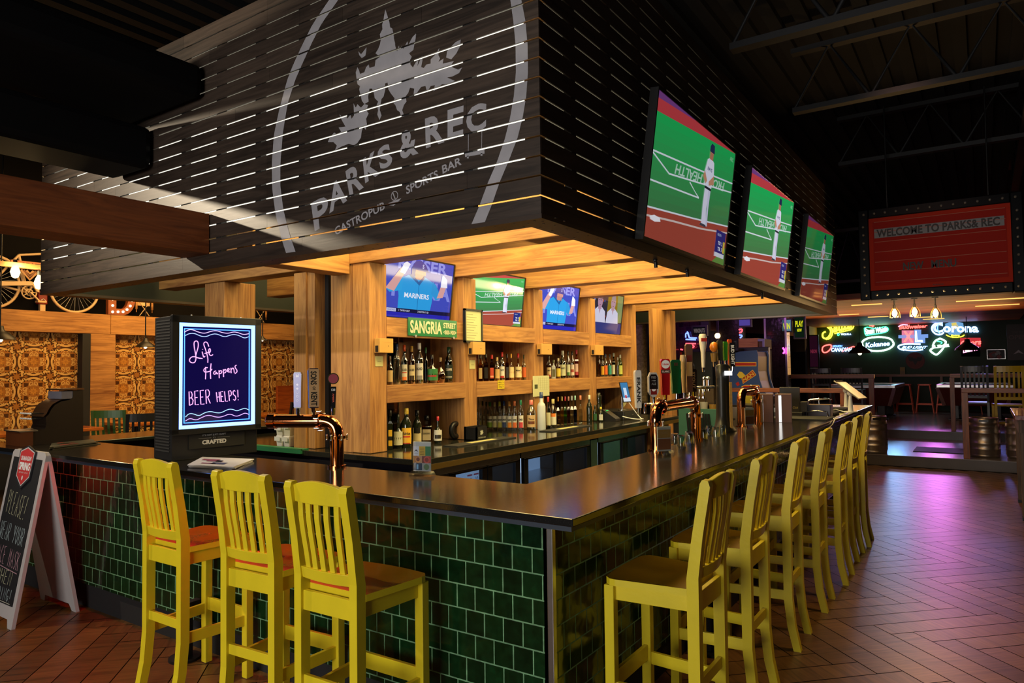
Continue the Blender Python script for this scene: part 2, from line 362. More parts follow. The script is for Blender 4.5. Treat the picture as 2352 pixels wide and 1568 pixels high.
M_STEPT = tiles('step_tile', 'X', (20, 20), .60, .60, .004, H('#6d6763'), H('#7c7570'), H('#4a4542'), .2, .5, .15)
M_STEPR = prin('step_riser_tile', H('#4d4541'), .35, noise=.3, nscale=3)
def tile_floor(name, off, c1, c2, cm):
    m = bpy.data.materials.new(name); t = nt(m); o = nd(t, 'ShaderNodeOutputMaterial'); b = nd(t, 'ShaderNodeBsdfPrincipled', Roughness=.22)
    tc = nd(t, 'ShaderNodeTexCoord'); br = nd(t, 'ShaderNodeTexBrick', offset=.5, offset_frequency=2)
    br.inputs['Scale'].default_value = 1; br.inputs['Mortar Size'].default_value = .004; br.inputs['Brick Width'].default_value = .9; br.inputs['Row Height'].default_value = .6
    br.inputs['Color1'].default_value = c4(c1); br.inputs['Color2'].default_value = c4(c2); br.inputs['Mortar'].default_value = c4(cm)
    t.links.new(tc.outputs['Object'], br.inputs['Vector']); t.links.new(br.outputs['Color'], b.inputs['Base Color']); t.links.new(b.outputs[0], o.inputs[0]); return m
M_PLAT = tile_floor('platform_tile', 0, H('#6d6763'), H('#7c7570'), H('#3a3532'))
Y1, Y2, Z1, Z2 = 10.36, 13.3, .165, .325
mb = MB(); mb.box((-3.2, Y1, 0), (6, Y2+.2, Z1-.012), 1); mb.box((-3.2, Y1-.012, Z1-.012), (6, Y2, Z1), 0)
struct(mb.build('floor_lower_step', [M_PLAT, M_STEPR]))
mb = MB(); mb.box((-3.2, Y2, Z1), (6, 20, Z2-.012), 1); mb.box((-3.2, Y2-.012, Z2-.012), (6, 20, Z2), 0)
struct(mb.build('floor_upper_step', [M_PLAT, M_STEPR]))
M_LFLOOR = wood('dining_floor', H('#1d100a'), H('#3a2114'), 'y', .4)
mb = MB(); mb.box((-9.2, -1.5, 0), (-5.9, 11, Z1)); struct(mb.build('floor_dining', M_LFLOOR))

M_NWALL = prin('dark_green_wall', H('#12301c'), .6, noise=.2); M_DARKW = prin('dark_wall', (.004, .0036, .0036), .9, noise=.2, spec=.1)
M_CREAMW = prin('plaster_wall', H('#8d7d70'), .7, noise=.1)
mb = MB(); mb.box((-12, 20, 0), (6.2, 20.3, 5)); struct(mb.build('wall_back', M_NWALL))
mb = MB(); mb.box((6, -7, 0), (6.2, 20.3, 5)); struct(mb.build('wall_right', M_DARKW))
mb = MB(); mb.box((-9.45, -7, 0), (-9.25, 20.3, 5)); struct(mb.build('wall_left', M_DARKW))
M_CEIL = prin('ceiling_black', (.006, .006, .0065), .85, noise=.3)
mb = MB(); mb.box((-9.45, -7, 5.0), (6.2, 20.3, 5.2))
for i in range(60): x = -9.2+i*.25; mb.box((x, -7, 4.93), (x+.12, 20, 5.0))
struct(mb.build('ceiling', M_CEIL))
# plaster return beside the game room and the far dark partition it stands in
mb = MB(); a = P(1835, 800, y=19.0); b = P(1877, 800, y=19.97); mb.box((a.x, 18.9, Z2), (b.x, 20, 3.0))
struct(mb.build('wall_return', M_CREAMW))
mb = MB(); mb.box((-9.2, 13.5, 0), (-4.2, 13.7, 3.2)); struct(mb.build('wall_partition', prin('purple_brown_wall', H('#2a1718'), .6, noise=.2)))

# open steel roof structure: girders and bar joists
M_TRUSS = prin('truss_paint', (.011, .011, .013), .6, noise=.2)
def girder(name, label, a, b, depth, webs, r=.035):
    a = V(a); b = V(b); mb = MB(); d = V((0, 0, depth)); mb.bar(a, b, .10, .05); mb.bar(a+d, b+d, .10, .05)
    for i in range(webs):
        p = a.lerp(b, i/webs); q = a.lerp(b, (i+.5)/webs)+d; s = a.lerp(b, (i+1)/webs)
        mb.tube([p, q, s], .018, 6)
    tag(mb.build(name, M_TRUSS), label, 'roof truss')
girder('roof_truss', 'black open-web roof truss crossing above the middle of the right aisle', (-.3, 5.2, 4.15), (6, 5.2, 4.15), .6, 9)
girder('roof_truss', 'black open-web roof truss nearest the camera at the top of the right aisle', (-.3, 3.1, 4.0), (6, 3.1, 4.0), .6, 9)
girder('roof_truss', 'black open-web roof truss farthest back, just before the letter board', (-.3, 7.9, 4.25), (6, 7.9, 4.25), .6, 9)
girder('roof_truss', 'long black roof truss running away along the right aisle', (1.7, -1, 4.32), (1.7, 12, 4.32), .5, 18)
girder('roof_truss', 'black open-web truss seen behind the far end of the canopy', (-4, 11.2, 3.05), (.6, 11.2, 3.05), .9, 9)

# wooden dropped ceiling over the game room
M_WCEIL = wood('plank_ceiling', H('#7a3712'), H('#c0692a'), 'x', .5, attr=True)
mb = MB(); y = 10.9; zc = 2.70
while y < 19.9:
    t = rnd.uniform(.7, 1.1)
    mb.box((-2.9, y, zc), (2.0, min(19.95, y+.135), zc+.02), 0, (t, t, t)); y += .14
mb.box((-2.9, 10.88, zc+.021), (2.0, 19.95, zc+.1), 0, (.3, .3, .3))
struct(mb.build('ceiling_game_room', M_WCEIL))
M_SLOT = glowm('slot_light_warm', (1, .42, .10), 2.2)
for i, (px, py, px2) in enumerate(((1956, 701, 2018), (1928, 723, 1968), (1994, 728, 2034), (2196, 692, 2325), (2240, 703, 2320), (2100, 729, 2145), (2120, 733, 2160))):
    p = P(px, py, z=zc-.004); q = P(px2, py, z=zc-.004); mb = MB(); mb.box((p.x, p.y-.035, zc-.012), (p.x+(q-p).length*.92, p.y+.035, zc-.001))
    tag(mb.build('ceiling_slot_light', M_SLOT), 'glowing amber strip light set in the plank ceiling, '+('leftmost in the front row', 'leftmost and farthest left by the canopy', 'second from left, in the middle row', 'longest one at the right', 'bright short one under the longest', 'short one above the middle neon', 'rear one above the red script neon')[i], 'ceiling light', 'amber strips in the plank ceiling')

# ================================================================== the bar counter
BX, BY = -5.17, 7.96
bar = thing('bar_counter', 'long black granite bar with green tiled front running round the corner', 'bar counter', (0, 0, 0))
D = .55
def ring(x0, y0, x1, y1, d, z0, z1, mb, m=0):
    o = [(x0, y0), (x1, y0), (x1, y1), (x0, y1)]; i = [(x0+d, y0+d), (x1-d, y0+d), (x1-d, y1-d), (x0+d, y1-d)]
    vs = [(x, y, z0) for x, y in o]+[(x, y, z0) for x, y in i]+[(x, y, z1) for x, y in o]+[(x, y, z1) for x, y in i]; fs = []
    for k in range(4):
        n = (k+1) % 4
        fs += [(k, n, 8+n, 8+k), (4+n, 4+k, 12+k, 12+n), (8+k, 8+n, 12+n, 12+k), (n, k, 4+k, 4+n)]
    mb.add(vs, fs, m)
mb = MB(); ring(BX, 0, 0, BY, D, 1.041, 1.07, mb); mb.build('countertop', M_GRAN, bar, 'speckled black granite top', bevel=.004)
TC1, TC2, TCM = H('#092310'), H('#103318'), H('#6c9a70')
bw, rh = .0952, .0997
M_TFX = tiles('green_tile_front', 'X', (.298+bw*40, -.889+rh*40), bw, rh, .003, TC1, TC2, TCM)
M_TFY = tiles('green_tile_side', 'Y', (bw*40-.235, -.889+rh*40), bw, rh, .003, TC1, TC2, TCM)
mb = MB(); mb.box((BX+.2, .20, .17), (-.21, .24, 1.041)); mb.build('front_tiles', M_TFX, bar, 'dark green square tiles')
mb = MB(); mb.box((-.245, .20, .17), (-.205, BY-.2, 1.041)); mb.build('side_tiles', M_TFY, bar, 'dark green square tiles')
mb = MB(); mb.box((-.222, .186, .0), (-.196, .212, 1.041)); mb.build('corner_trim', M_STEEL, bar, 'brushed metal corner strip', bevel=.002)
mb = MB(); ring(BX+.25, .25, -.25, BY-.25, .10, 0, 1.03, mb); ring(BX+.23, .23, -.23, BY-.23, .1, 0, .16, mb); mb.build('kick_base', M_BLACKM, bar)
mb = MB(); ring(BX+.012, .012, -.012, BY-.012, .2, 1.022, 1.0405, mb); mb.build('counter_underlay', prin('underlay', H('#27313f'), .5), bar)
M_REDLED = glowm('red_led', (1, .03, .02), 34)
mb = MB(); mb.box((-4.9, .185, 1.005), (-1.25, .197, 1.018)); tag(mb.build('light_strip', M_REDLED), 'thin red light strip tucked under the left counter edge', 'light')
# steel foot-rail posts under the counter
for (x, y, l) in ((-2.55, .10, 'black steel foot-rail post on a round base behind the leftmost yellow stool'), (-.10, 1.75, 'black steel foot-rail post on a round base behind the second right-hand stool')):
    mb = MB(); mb.box((x-.03, y-.03, 0.012), (x+.03, y+.03, .30)); mb.cyl((x, y, 0), (x, y, .014), .085, n=20); mb.bar((x, y, .29), (x+(.0 if x < -1 else -.09), y+(.085 if x < -1 else 0), .29), .05, .04)
    tag(mb.build('foot_rail_post', M_DARKIRON), l, 'post')

# ================================================================== slatted canopy
FX, FY, FZ, FT, PIT = -.405, .481, 2.29, 3.83, .0895
can = thing('slatted_canopy', 'big dark wooden slatted canopy with painted white emblem hung over the bar', 'canopy', (0, 0, 0))
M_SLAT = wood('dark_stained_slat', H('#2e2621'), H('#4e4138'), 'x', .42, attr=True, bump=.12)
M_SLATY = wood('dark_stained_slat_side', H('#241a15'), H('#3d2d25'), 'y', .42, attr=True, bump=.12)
CX0, CY1 = -5.36, 8.07; TH = .007; GAP = .0085
bands = []
mb = MB(); z = FZ; i = 0
while z < FT-.02:
    z1 = FZ+.083+PIT*i-GAP/2; bands.append((z, z1)); x = CX0
    while x < FX-.01:
        L = min(rnd.choice((.62, .9, 1.22, 1.8)), FX-x)
        if FX-(x+L) < .25: L = FX-x
        t = rnd.uniform(.8, 1.12); mb.box((x+.0006, FY, z), (x+L-.0006, FY+TH, z1), 0, (t, t, t)); x += L
    z = z1+GAP; i += 1
mb.build('front_slats', M_SLAT, can, 'dark grey-brown horizontal boards')
mb = MB()
for z0, z1 in bands:
    y = FY+TH
    while y < CY1-.01:
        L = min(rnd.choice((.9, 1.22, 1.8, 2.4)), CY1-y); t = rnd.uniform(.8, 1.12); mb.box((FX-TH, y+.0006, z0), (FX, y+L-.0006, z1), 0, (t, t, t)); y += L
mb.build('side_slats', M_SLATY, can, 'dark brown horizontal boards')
mb = MB()
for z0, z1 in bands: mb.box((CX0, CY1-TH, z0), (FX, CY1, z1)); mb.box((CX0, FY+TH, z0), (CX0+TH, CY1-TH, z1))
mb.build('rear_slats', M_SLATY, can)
mb = MB(); x = CX0+.06
while x < FX-.05: mb.box((x, FY+TH+.001, FZ), (x+.055, FY+TH+.04, FT)); x += .405
y = FY+.3
while y < CY1: mb.box((FX-TH-.04, y, FZ), (FX-TH-.001, y+.05, FT)); y += .405
mb.build('studs', M_BLACKM, can)
M_TRIM = prin('canopy_trim', H('#3a2c22'), .45, noise=.2)
mb = MB(); ring(CX0-.004, FY-.004, FX+.004, CY1+.004, .145, FZ-.022, FZ-.0005, mb)
for k in range(46):
    x = CX0+.06+k*.11; mb.cyl((x, FY+.03, FZ-.0225), (x, FY+.03, FZ-.024), .006, n=6, m=1); mb.cyl((x, FY+.11, FZ-.0225), (x, FY+.11, FZ-.024), .006, n=6, m=1)
for k in range(68):
    y = FY+.06+k*.11; mb.cyl((FX-.03, y, FZ-.0225), (FX-.03, y, FZ-.024), .006, n=6, m=1); mb.cyl((FX-.11, y, FZ-.0225), (FX-.11, y, FZ-.024), .006, n=6, m=1)
mb.build('bottom_frame', [M_TRIM, M_BLACK], can, 'dark flat trim frame with screw heads')
mb = MB(); mb.box((CX0+.02, FY+.02, FT), (FX-.02, CY1-.02, FT+.03)); mb.build('light_stop_lid', M_BLACKM, can)  # unseen top added to keep the inner glow off the ceiling
M_GRNP = prin('green_inner_panel', H('#08160f'), .6, noise=.15)
mb = MB(); mb.box((CX0+.02, FY+.16, FZ), (CX0+.045, CY1-.16, 2.95)); mb.box((CX0+.15, CY1-.045, FZ), (FX-.15, CY1-.02, 2.95)); mb.build('inner_panel', M_GRNP, can, 'dark green inner face')
M_LINER = glowm('gap_glow_sheet', (1, .95, .78), 1.7); M_LINER2 = glowm('gap_glow_sheet_side', (1, .86, .55), .20); M_LINER3 = glowm('gap_glow_sheet_top', (1, .92, .70), .22)  # added sheets glow in place of tubes lighting the canopy inside
mb = MB(); mb.box((CX0+.1, FY+.055, 2.50), (FX-.12, FY+.06, 3.22)); mb.build('gap_glow', M_LINER, can, 'white lit panel behind the front slats')
mb = MB(); mb.box((CX0+.1, FY+.055, 3.221), (FX-.12, FY+.06, FT-.01)); mb.build('upper_gap_glow', M_LINER3, can)
mb = MB(); mb.box((FX-.065, FY+.15, 2.50), (FX-.06, CY1-.2, FT-.01)); mb.build('side_gap_glow', M_LINER2, can)

# painted emblem, cut by the slat gaps
EM = MB(); EMY = FY-.0012
def ecl(poly2):
    """clip a convex polygon (x,z) to each board"""
    for z0, z1 in bands:
        q = poly2
        for lim, sg in ((z0+.0004, 1), (z1-.0004, -1)):
            r = []
            for i in range(len(q)):
                a, b = q[i], q[(i+1) % len(q)]; da, db = (a[1]-lim)*sg, (b[1]-lim)*sg
                if da >= 0: r.append(a)
                if (da >= 0) != (db >= 0): t = da/(da-db); r.append((a[0]+(b[0]-a[0])*t, lim))
            q = r
            if len(q) < 3: break
        if len(q) >= 3:
            ar = sum(q[i][0]*q[(i+1) % len(q)][1]-q[(i+1) % len(q)][0]*q[i][1] for i in range(len(q)))
            if abs(ar) < 2e-7: continue
            if ar < 0: q = q[::-1]
            EM.add([(x, EMY, z) for x, z in q], [tuple(range(len(q)))], 0, H('#a9a7ad'))
def epoly(pts):
    pts = [(p[0], p[1]) for p in pts]
    for t in tessellate_polygon([[V((a, b, 0)) for a, b in pts]]): ecl([pts[i] for i in t])
def cpx(cx, cy): p = P(600+cx/2.529, cy/2.529, y=FY); return (p.x, p.z)
def etext(st, q, bold=.02):
    vs, fs, ar = text2d(st, bold); qq = [cpx(*p) for p in q]; w = [lerp2(qq, a, b) for a, b in vs]
    for f in fs:
        if len(f) == 3: ecl([w[i] for i in f])
        else: epoly([w[i] for i in f])
SPIRE = '722,55 733,90 745,125 750,160 762,165 770,200 772,225 778,250 780,270 790,300 800,265 806,290 818,265 826,285 850,240 855,262 880,215 900,195 898,225 890,260 885,290 860,310 875,330 865,350 868,375 882,392 900,360 915,345 908,385 935,325 938,350 930,390 945,395 960,375 985,370 985,345 1010,320 1035,280 1030,320 1040,340 1030,360 1060,340 1055,370 1090,362 1120,355 1100,385 1120,395 1145,405 1168,392 1150,425 1110,445 1080,450 1125,470 1090,490 1050,490 1020,520 1000,530 1010,495 985,500 965,540 955,500 930,505 905,540 885,555 890,515 865,510 855,540 840,560 845,590 830,610 820,640 832,675 815,680 805,650 790,640 780,610 770,600 775,570 755,545 740,520 735,480 720,485 722,520 712,560 700,575 695,600 690,640 700,670 688,698 675,665 680,640 672,610 680,590 660,570 655,540 645,515 630,515 622,560 625,590 600,605 585,585 580,560 570,520 575,500 560,490 555,460 550,420 560,390 570,410 575,430 600,420 610,390 625,375 630,395 660,385 665,350 690,330 665,310 680,285 690,260 695,235 690,200 705,170 703,145 712,110 718,75'
LEAFR = '1160,230 1155,270 1135,310 1105,345 1075,335 1080,300 1100,275 1130,245'
LEAFL = '537,600 550,625 560,605 580,625 600,605 622,610 612,640 625,660 610,690 615,720 608,755 595,735 585,760 580,800 560,830 540,845 510,835 470,850 430,872 440,845 420,825 388,825 400,795 425,770 440,780 465,765 450,740 490,735 470,700 455,665 475,680 495,670 500,690 520,665 525,690 540,670'
BIRD = '565,298 580,315 590,305 612,275 610,305 605,325 585,338 570,320'
for s in (SPIRE, LEAFR, LEAFL, BIRD): epoly([cpx(*[float(q) for q in p.split(',')]) for p in s.split()])
for o, i in (('395,0 300,140 235,270 185,380 150,470 105,640 75,780 62,950 65,1100 85,1250 120,1390 145,1469', '448,0 350,140 290,260 240,370 200,460 155,600 128,760 112,950 112,1080 130,1220 165,1360 200,1462'),
             ('1445,-20 1465,120 1478,260 1480,420 1468,560 1445,690 1415,810 1370,940 1318,1060 1270,1190 1222,1302', '1508,-20 1535,120 1548,260 1550,420 1540,560 1520,680 1490,800 1440,930 1385,1060 1340,1190 1298,1294')):
    A = [cpx(*[float(q) for q in p.split(',')]) for p in o.split()]; B = [cpx(*[float(q) for q in p.split(',')]) for p in i.split()]
    n = 40
    def smp(L, t): t *= len(L)-1; k = min(int(t), len(L)-2); f = t-k; return (L[k][0]*(1-f)+L[k+1][0]*f, L[k][1]*(1-f)+L[k+1][1]*f)
    for k in range(n): a, b = k/n, (k+1)/n; ecl([smp(A, a), smp(A, b), smp(B, b), smp(B, a)])
# top of the ring above the frame of the photo
tl0, tl1 = cpx(395, 0), cpx(448, 0); tr0, tr1 = cpx(1508, -20), cpx(1445, -20)
for st, q in (('P', ((312, 1345), (398, 1290), (385, 1128), (290, 1180))), ('A', ((397, 1240), (500, 1165), (478, 1020), (388, 1082))), ('R', ((515, 1145), (597, 1088), (570, 935), (490, 995))),
              ('K', ((605, 1065), (692, 1008), (668, 868), (590, 925))), ('S', ((695, 990), (768, 955), (745, 825), (670, 870))), ('&', ((808, 930), (915, 893), (892, 738), (803, 768))),
              ('R', ((957, 862), (1066, 825), (1052, 652), (952, 690))), ('E', ((1083, 815), (1173, 788), (1178, 612), (1083, 640))), ('C', ((1193, 785), (1306, 748), (1310, 590), (1190, 622))),
              ('GASTROPUB', ((432, 1368), (720, 1214), (714, 1168), (425, 1322))), ('SPORTS', ((845, 1130), (1030, 1030), (1024, 985), (840, 1082))), ('BAR', ((1055, 1010), (1165, 955), (1160, 908), (1050, 962)))): etext(st, q, .035 if len(st) == 1 else .02)
cx, cz = cpx(775, 1137); n = 20; r0, r1 = .021, .025
for k in range(n): a, b = 2*PI*k/n, 2*PI*(k+1)/n; ecl([(cx+r0*math.cos(a), cz+r0*math.sin(a)), (cx+r1*math.cos(a), cz+r1*math.sin(a)), (cx+r1*math.cos(b), cz+r1*math.sin(b)), (cx+r0*math.cos(b), cz+r0*math.sin(b))])
epoly([cpx(*p) for p in ((740, 1180), (815, 1150), (800, 1168), (770, 1195), (745, 1192))]); epoly([cpx(*p) for p in ((762, 1120), (768, 1118), (784, 1160), (778, 1160))])
for q in (((1203, 770), (1206, 770), (1205, 882), (1202, 882)), ((1281, 755), (1284, 755), (1283, 872), (1280, 872)), ((1183, 885), (1297, 868), (1298, 892), (1185, 912)), ((1196, 905), (1206, 905), (1206, 920), (1196, 920)), ((1275, 890), (1286, 890), (1286, 905), (1275, 905))): epoly([cpx(*p) for p in q])
M_EMB = artmat('emblem_paint', .6, wear=.25)
EM.build('emblem', M_EMB, can, 'white painted ring with tree silhouette and lettering')

# ================================================================== timber frame of the back bar
PXF, PS, PW = -2.4, (1.383, 2.47, 3.573, 4.703, 5.817), .172
fr = thing('timber_frame', 'honey-coloured heavy timber post and beam frame of the back bar', 'timber frame', (0, 0, 0))
for y in PS: mb = MB(); mb.box((PXF-PW, y, 1.012), (PXF, y+PW, 2.373)); mb.build('post', WZ, fr, bevel=.004)
for x0, x1, y in ((-2.663, -2.577, 1.40), (-3.222, -3.083, 1.383), (-3.083, -3.0, 1.40)): mb = MB(); mb.box((x0, y, 1.012), (x1, y+.12, 2.36)); mb.build('post', WZ, fr, bevel=.003)
mb = MB(); mb.box((-4.412, 1.383, 1.012), (-4.127, 1.69, 2.373)); mb.build('post', WZ, fr, 'extra thick post with a long crack', bevel=.005)
mb = MB(); mb.box((-2.46, 6.53, 0), (-2.4, 6.98, 2.373)); mb.build('post', WZ, fr, 'broad end post', bevel=.004)
mb = MB(); mb.box((-2.42, 6.985, 0), (-2.34, 7.19, 2.373)); mb.build('post', WZ, fr, bevel=.004)
for k, y in enumerate((1.372, 2.42, 3.51, 4.60, 5.73, 6.86)):
    x0 = (-5.13, -4.95, -4.9, -4.9, -4.9, -4.9)[k]; mb = MB(); mb.box((x0, y, 2.374), (FX-.08, y+.172, 2.665)); mb.build('joist', WX, fr, bevel=.005)
mb = MB(); mb.box((-2.75, FY+.075, 2.30), (-2.585, 1.37, 2.53)); mb.build('short_beam', WY, fr, bevel=.004)
for k in range(4):
    y0, y1 = PS[k]+PW, PS[k+1]
    for z0, z1, n in ((1.845, 1.987, 'upper_beam'), (1.360, 1.489, 'lower_beam')): mb = MB(); mb.box((PXF-.05, y0-(.0), z0), (PXF+.004, y1+.014, z1)); mb.build(n, WY, fr, bevel=.003)
    mb = MB(); mb.box((PXF-.36, y0, 1.455), (PXF-.05, y1, 1.4885)); mb.build('shelf_board', WY, fr)
    mb = MB(); mb.box((PXF-.36, y0, 1.91), (PXF-.05, y1, 1.94)); mb.build('shelf_board', WY, fr)
M_MIRR = prin('dark_mirror', (.30, .26, .22), .04, 1, noise=.1)
for k in range(4):
    y0, y1 = PS[k]+PW, PS[k+1]; mb = MB(); mb.box((PXF-.385, y0, 1.03), (PXF-.37, y1, 1.90)); mb.build('mirror', M_MIRR, fr, 'mirror behind the bottles')
    mb = MB(); mb.box((PXF-.37, y0+(y1-y0)*.56, 1.03), (PXF-.366, y0+(y1-y0)*.57, 1.90)); mb.build('mirror_clip', M_STEEL, fr)
    mb = MB(); mb.box((PXF-.40, y0-.02, 1.94), (PXF-.37, y1+.02, 2.5)); mb.build('back_board', WY, fr)
for k in range(5): mb = MB(); mb.box((PXF-.40, PS[k], 1.012), (PXF-PW-.001, PS[k]+.16, 2.373)); mb.build('bay_divider', WZ, fr)
for z0, z1, x0 in ((1.855, 1.975, -2.78), (1.36, 1.49, -2.80)): mb = MB(); mb.box((x0, 1.395, z0), (-2.6635, 1.48, z1)); mb.build('short_shelf_beam', WX, fr, bevel=.003)
mb = MB(); mb.box((-2.998, 1.7, 1.012), (-2.57, 1.74, 2.37)); mb.box((-3.0, 1.5, 1.012), (-2.96, 1.7, 2.37)); mb.build('black_back_panel', M_BLACKM, fr, 'black painted plywood panel')

# back counter with its dark end panel
bc = thing('back_counter', 'polished dark back counter with coolers below the bottle shelves', 'counter', (0, 0, 0))
mb = MB(); mb.box((-2.95, 1.30, .972), (-1.845, 6.0, 1.01)); mb.box((-4.5, 1.30, .972), (-2.95, 3.0, 1.01)); mb.build('countertop', M_GRAN2, bc, 'glossy dark green-black top', bevel=.003)
mb = MB(); mb.box((-1.862, 1.30, .935), (-1.84, 6.0, .9715)); mb.build('front_edge', prin('oak_edge', H('#5e4a22'), .3, noise=.2), bc, 'worn timber edge')
mb = MB(); mb.box((-4.5, 1.33, 0), (-1.93, 1.36, .9715)); mb.build('end_panel', prin('end_panel_dark', H('#15131c'), .4, noise=.15), bc)
mb = MB(); mb.box((-4.49, 1.361, 0), (-2.6, 6.0, .97)); mb.build('carcass', M_BLACKM, bc)
mb = MB(); mb.box((-4.35, 1.286, 1.0105), (-3.02, 1.36, 1.018)); mb.box((-4.35, 1.28, .985), (-3.02, 1.2995, 1.018), 0); mb.build('green_edging', prin('green_edge', H('#2c7a52'), .4), bc, 'green plastic edging strip')
M_FRIN = prin('fridge_interior', (.5, .55, .6), .4, emit=(.50, .70, 1), es=.8); M_FRGL = glass('cooler_glass', (.62, .7, .78), .25)
ys = [(1.42, 2.62), (2.64, 3.84), (4.02, 5.2)]
lab = ['leftmost steel-topped black undercounter cooler with lit price cards behind glass', 'middle black undercounter cooler with two glass doors', 'right black undercounter cooler past the steel divider']
for k, (y0, y1) in enumerate(ys):
    fg = thing('bottle_cooler', lab[k], 'cooler', (-1.95, y0, 0)); L = y1-y0
    mb = MB(); mb.box((-2.58, y0, .02), (-2.5, y1, .90)); mb.box((-2.5, y0, .02), (-1.98, y0+.03, .90)); mb.box((-2.5, y1-.03, .02), (-1.98, y1, .90)); mb.box((-2.5, y0, .02), (-1.98, y1, .12)); mb.box((-2.5, y0, .86), (-1.98, y1, .90)); mb.build('body', M_BLACK, fg, w=True)
    mb = MB(); mb.box((-1.985, y0, .865), (-1.95, y1, .93)); mb.build('top_rail', M_STEEL, fg, 'brushed steel rail', w=True)
    mb = MB(); mb.box((-2.499, y0+.04, .13), (-2.49, y1-.04, .85)); mb.build('lit_back', M_FRIN, fg, w=True)
    mb = MB()
    for zz in (.36, .6): mb.box((-2.48, y0+.04, zz), (-2.02, y1-.04, zz+.008))
    mb.build('wire_shelf', M_STEEL, fg, w=True)
    gd = .30 if k == 0 else .04
    dl = (L-gd-.02)/2
    for j in range(2):
        a = y0+gd+j*(dl+.01); mb = MB()
        for lo, hi in (((-1.98, a, .1), (-1.945, a+.06, .86)), ((-1.98, a+dl-.06, .1), (-1.945, a+dl, .86)), ((-1.98, a, .845), (-1.945, a+dl, .862)), ((-1.98, a, .1), (-1.945, a+dl, .17))): mb.box(lo, hi)
        dr = mb.build('door', M_BLACK, fg, w=True, bevel=.003)
        mb = MB(); mb.box((-1.965, a+.06, .17), (-1.96, a+dl-.06, .845)); g = mb.build('door_glass', M_FRGL, dr, w=True)
    if k == 0:
        mb = MB(); mb.box((-1.98, y0, .1), (-1.95, y0+gd-.01, .86)); F = FR((-1.9495, y0+.15, .78), (0, 1, 0), (0, 0, 1)); mb.box((-.08, -.03, 0), (.08, .03, .002), 0, M=F); mb.build('grille', M_BLACK, fg, w=True)
        mb = MB(); F = FR((-2.03, y0+.59, .765), (0, 1, 0), (0, 0, 1)); mb.box((-.02, -.10, 0), (.27, .07, .004), 0, (.55, .75, 1), F)
        for q in range(3): mb.text(F, '10', .035, m=0, c=(.02, .03, .1), z=.006, cx=.04+q*.08, cy=-.0); mb.box((q*.08+.005, .03, .005), (q*.08+.065, .042, .006), 0, (.3, .05, .1), F)
        mb.build('price_cards', artmat('lit_cards', glow=.8), fg, 'pale blue price cards', w=True)
mb = MB(); mb.box((-2.0, 3.86, 0), (-1.95, 4.0, .9)); mb.build('steel_divider', M_STEEL, bc)
mb = MB(); mb.box((-2.5, 5.25, 0), (-2.0, 6.0, .93)); F = FR((-1.999, 5.62, .55), (0, 1, 0), (0, 0, 1)); mb.box((-.3, -.3, 0), (.3, .3, .012), 0, M=F); mb.build('cupboard', WZ, bc, 'wooden cupboard under the till')
# ================================================================== yellow bar stools
M_YEL = prin('yellow_paint', H('#e3cd24'), .36, noise=.10, nscale=9, bump=.05, bscale=60)
M_SEAT = prin('dark_amber_seat', H('#8f6a12'), .24, noise=.25, nscale=5)  # seat tops a darker amber than the yellow frame
M_GLIDE = prin('glide', (.35, .4, .45), .4)
def sweep(mb, pts, w, t, m=0, c=(1, 1, 1), wdir=V((0, 1, 0))):
    """rectangular section w (along wdir) x t swept along pts"""
    pts = [V(p) for p in pts]; vs = []; K = len(pts)
    for i, p in enumerate(pts):
        d = (pts[min(i+1, K-1)]-pts[max(i-1, 0)]).normalized(); nn = d.cross(wdir).normalized()
        for a, b in ((-1, -1), (1, -1), (1, 1), (-1, 1)): vs.append(p+wdir*(a*w/2)+nn*(b*t/2))
    fs = [(4*i+j, 4*i+(j+1) % 4, 4*i+4+(j+1) % 4, 4*i+4+j) for i in range(K-1) for j in range(4)]+[(3, 2, 1, 0), (4*K-4, 4*K-3, 4*K-2, 4*K-1)]
    mb.add(vs, fs, m, c)
REARLEG = [(.268, 0), (.238, .13), (.223, .28), (.222, .78), (.243, .92), (.283, 1.15), (.293, 1.166), (.316, 1.163), (.323, 1.14), (.29, .95), (.270, .79), (.268, .29), (.280, .14), (.308, 0)]
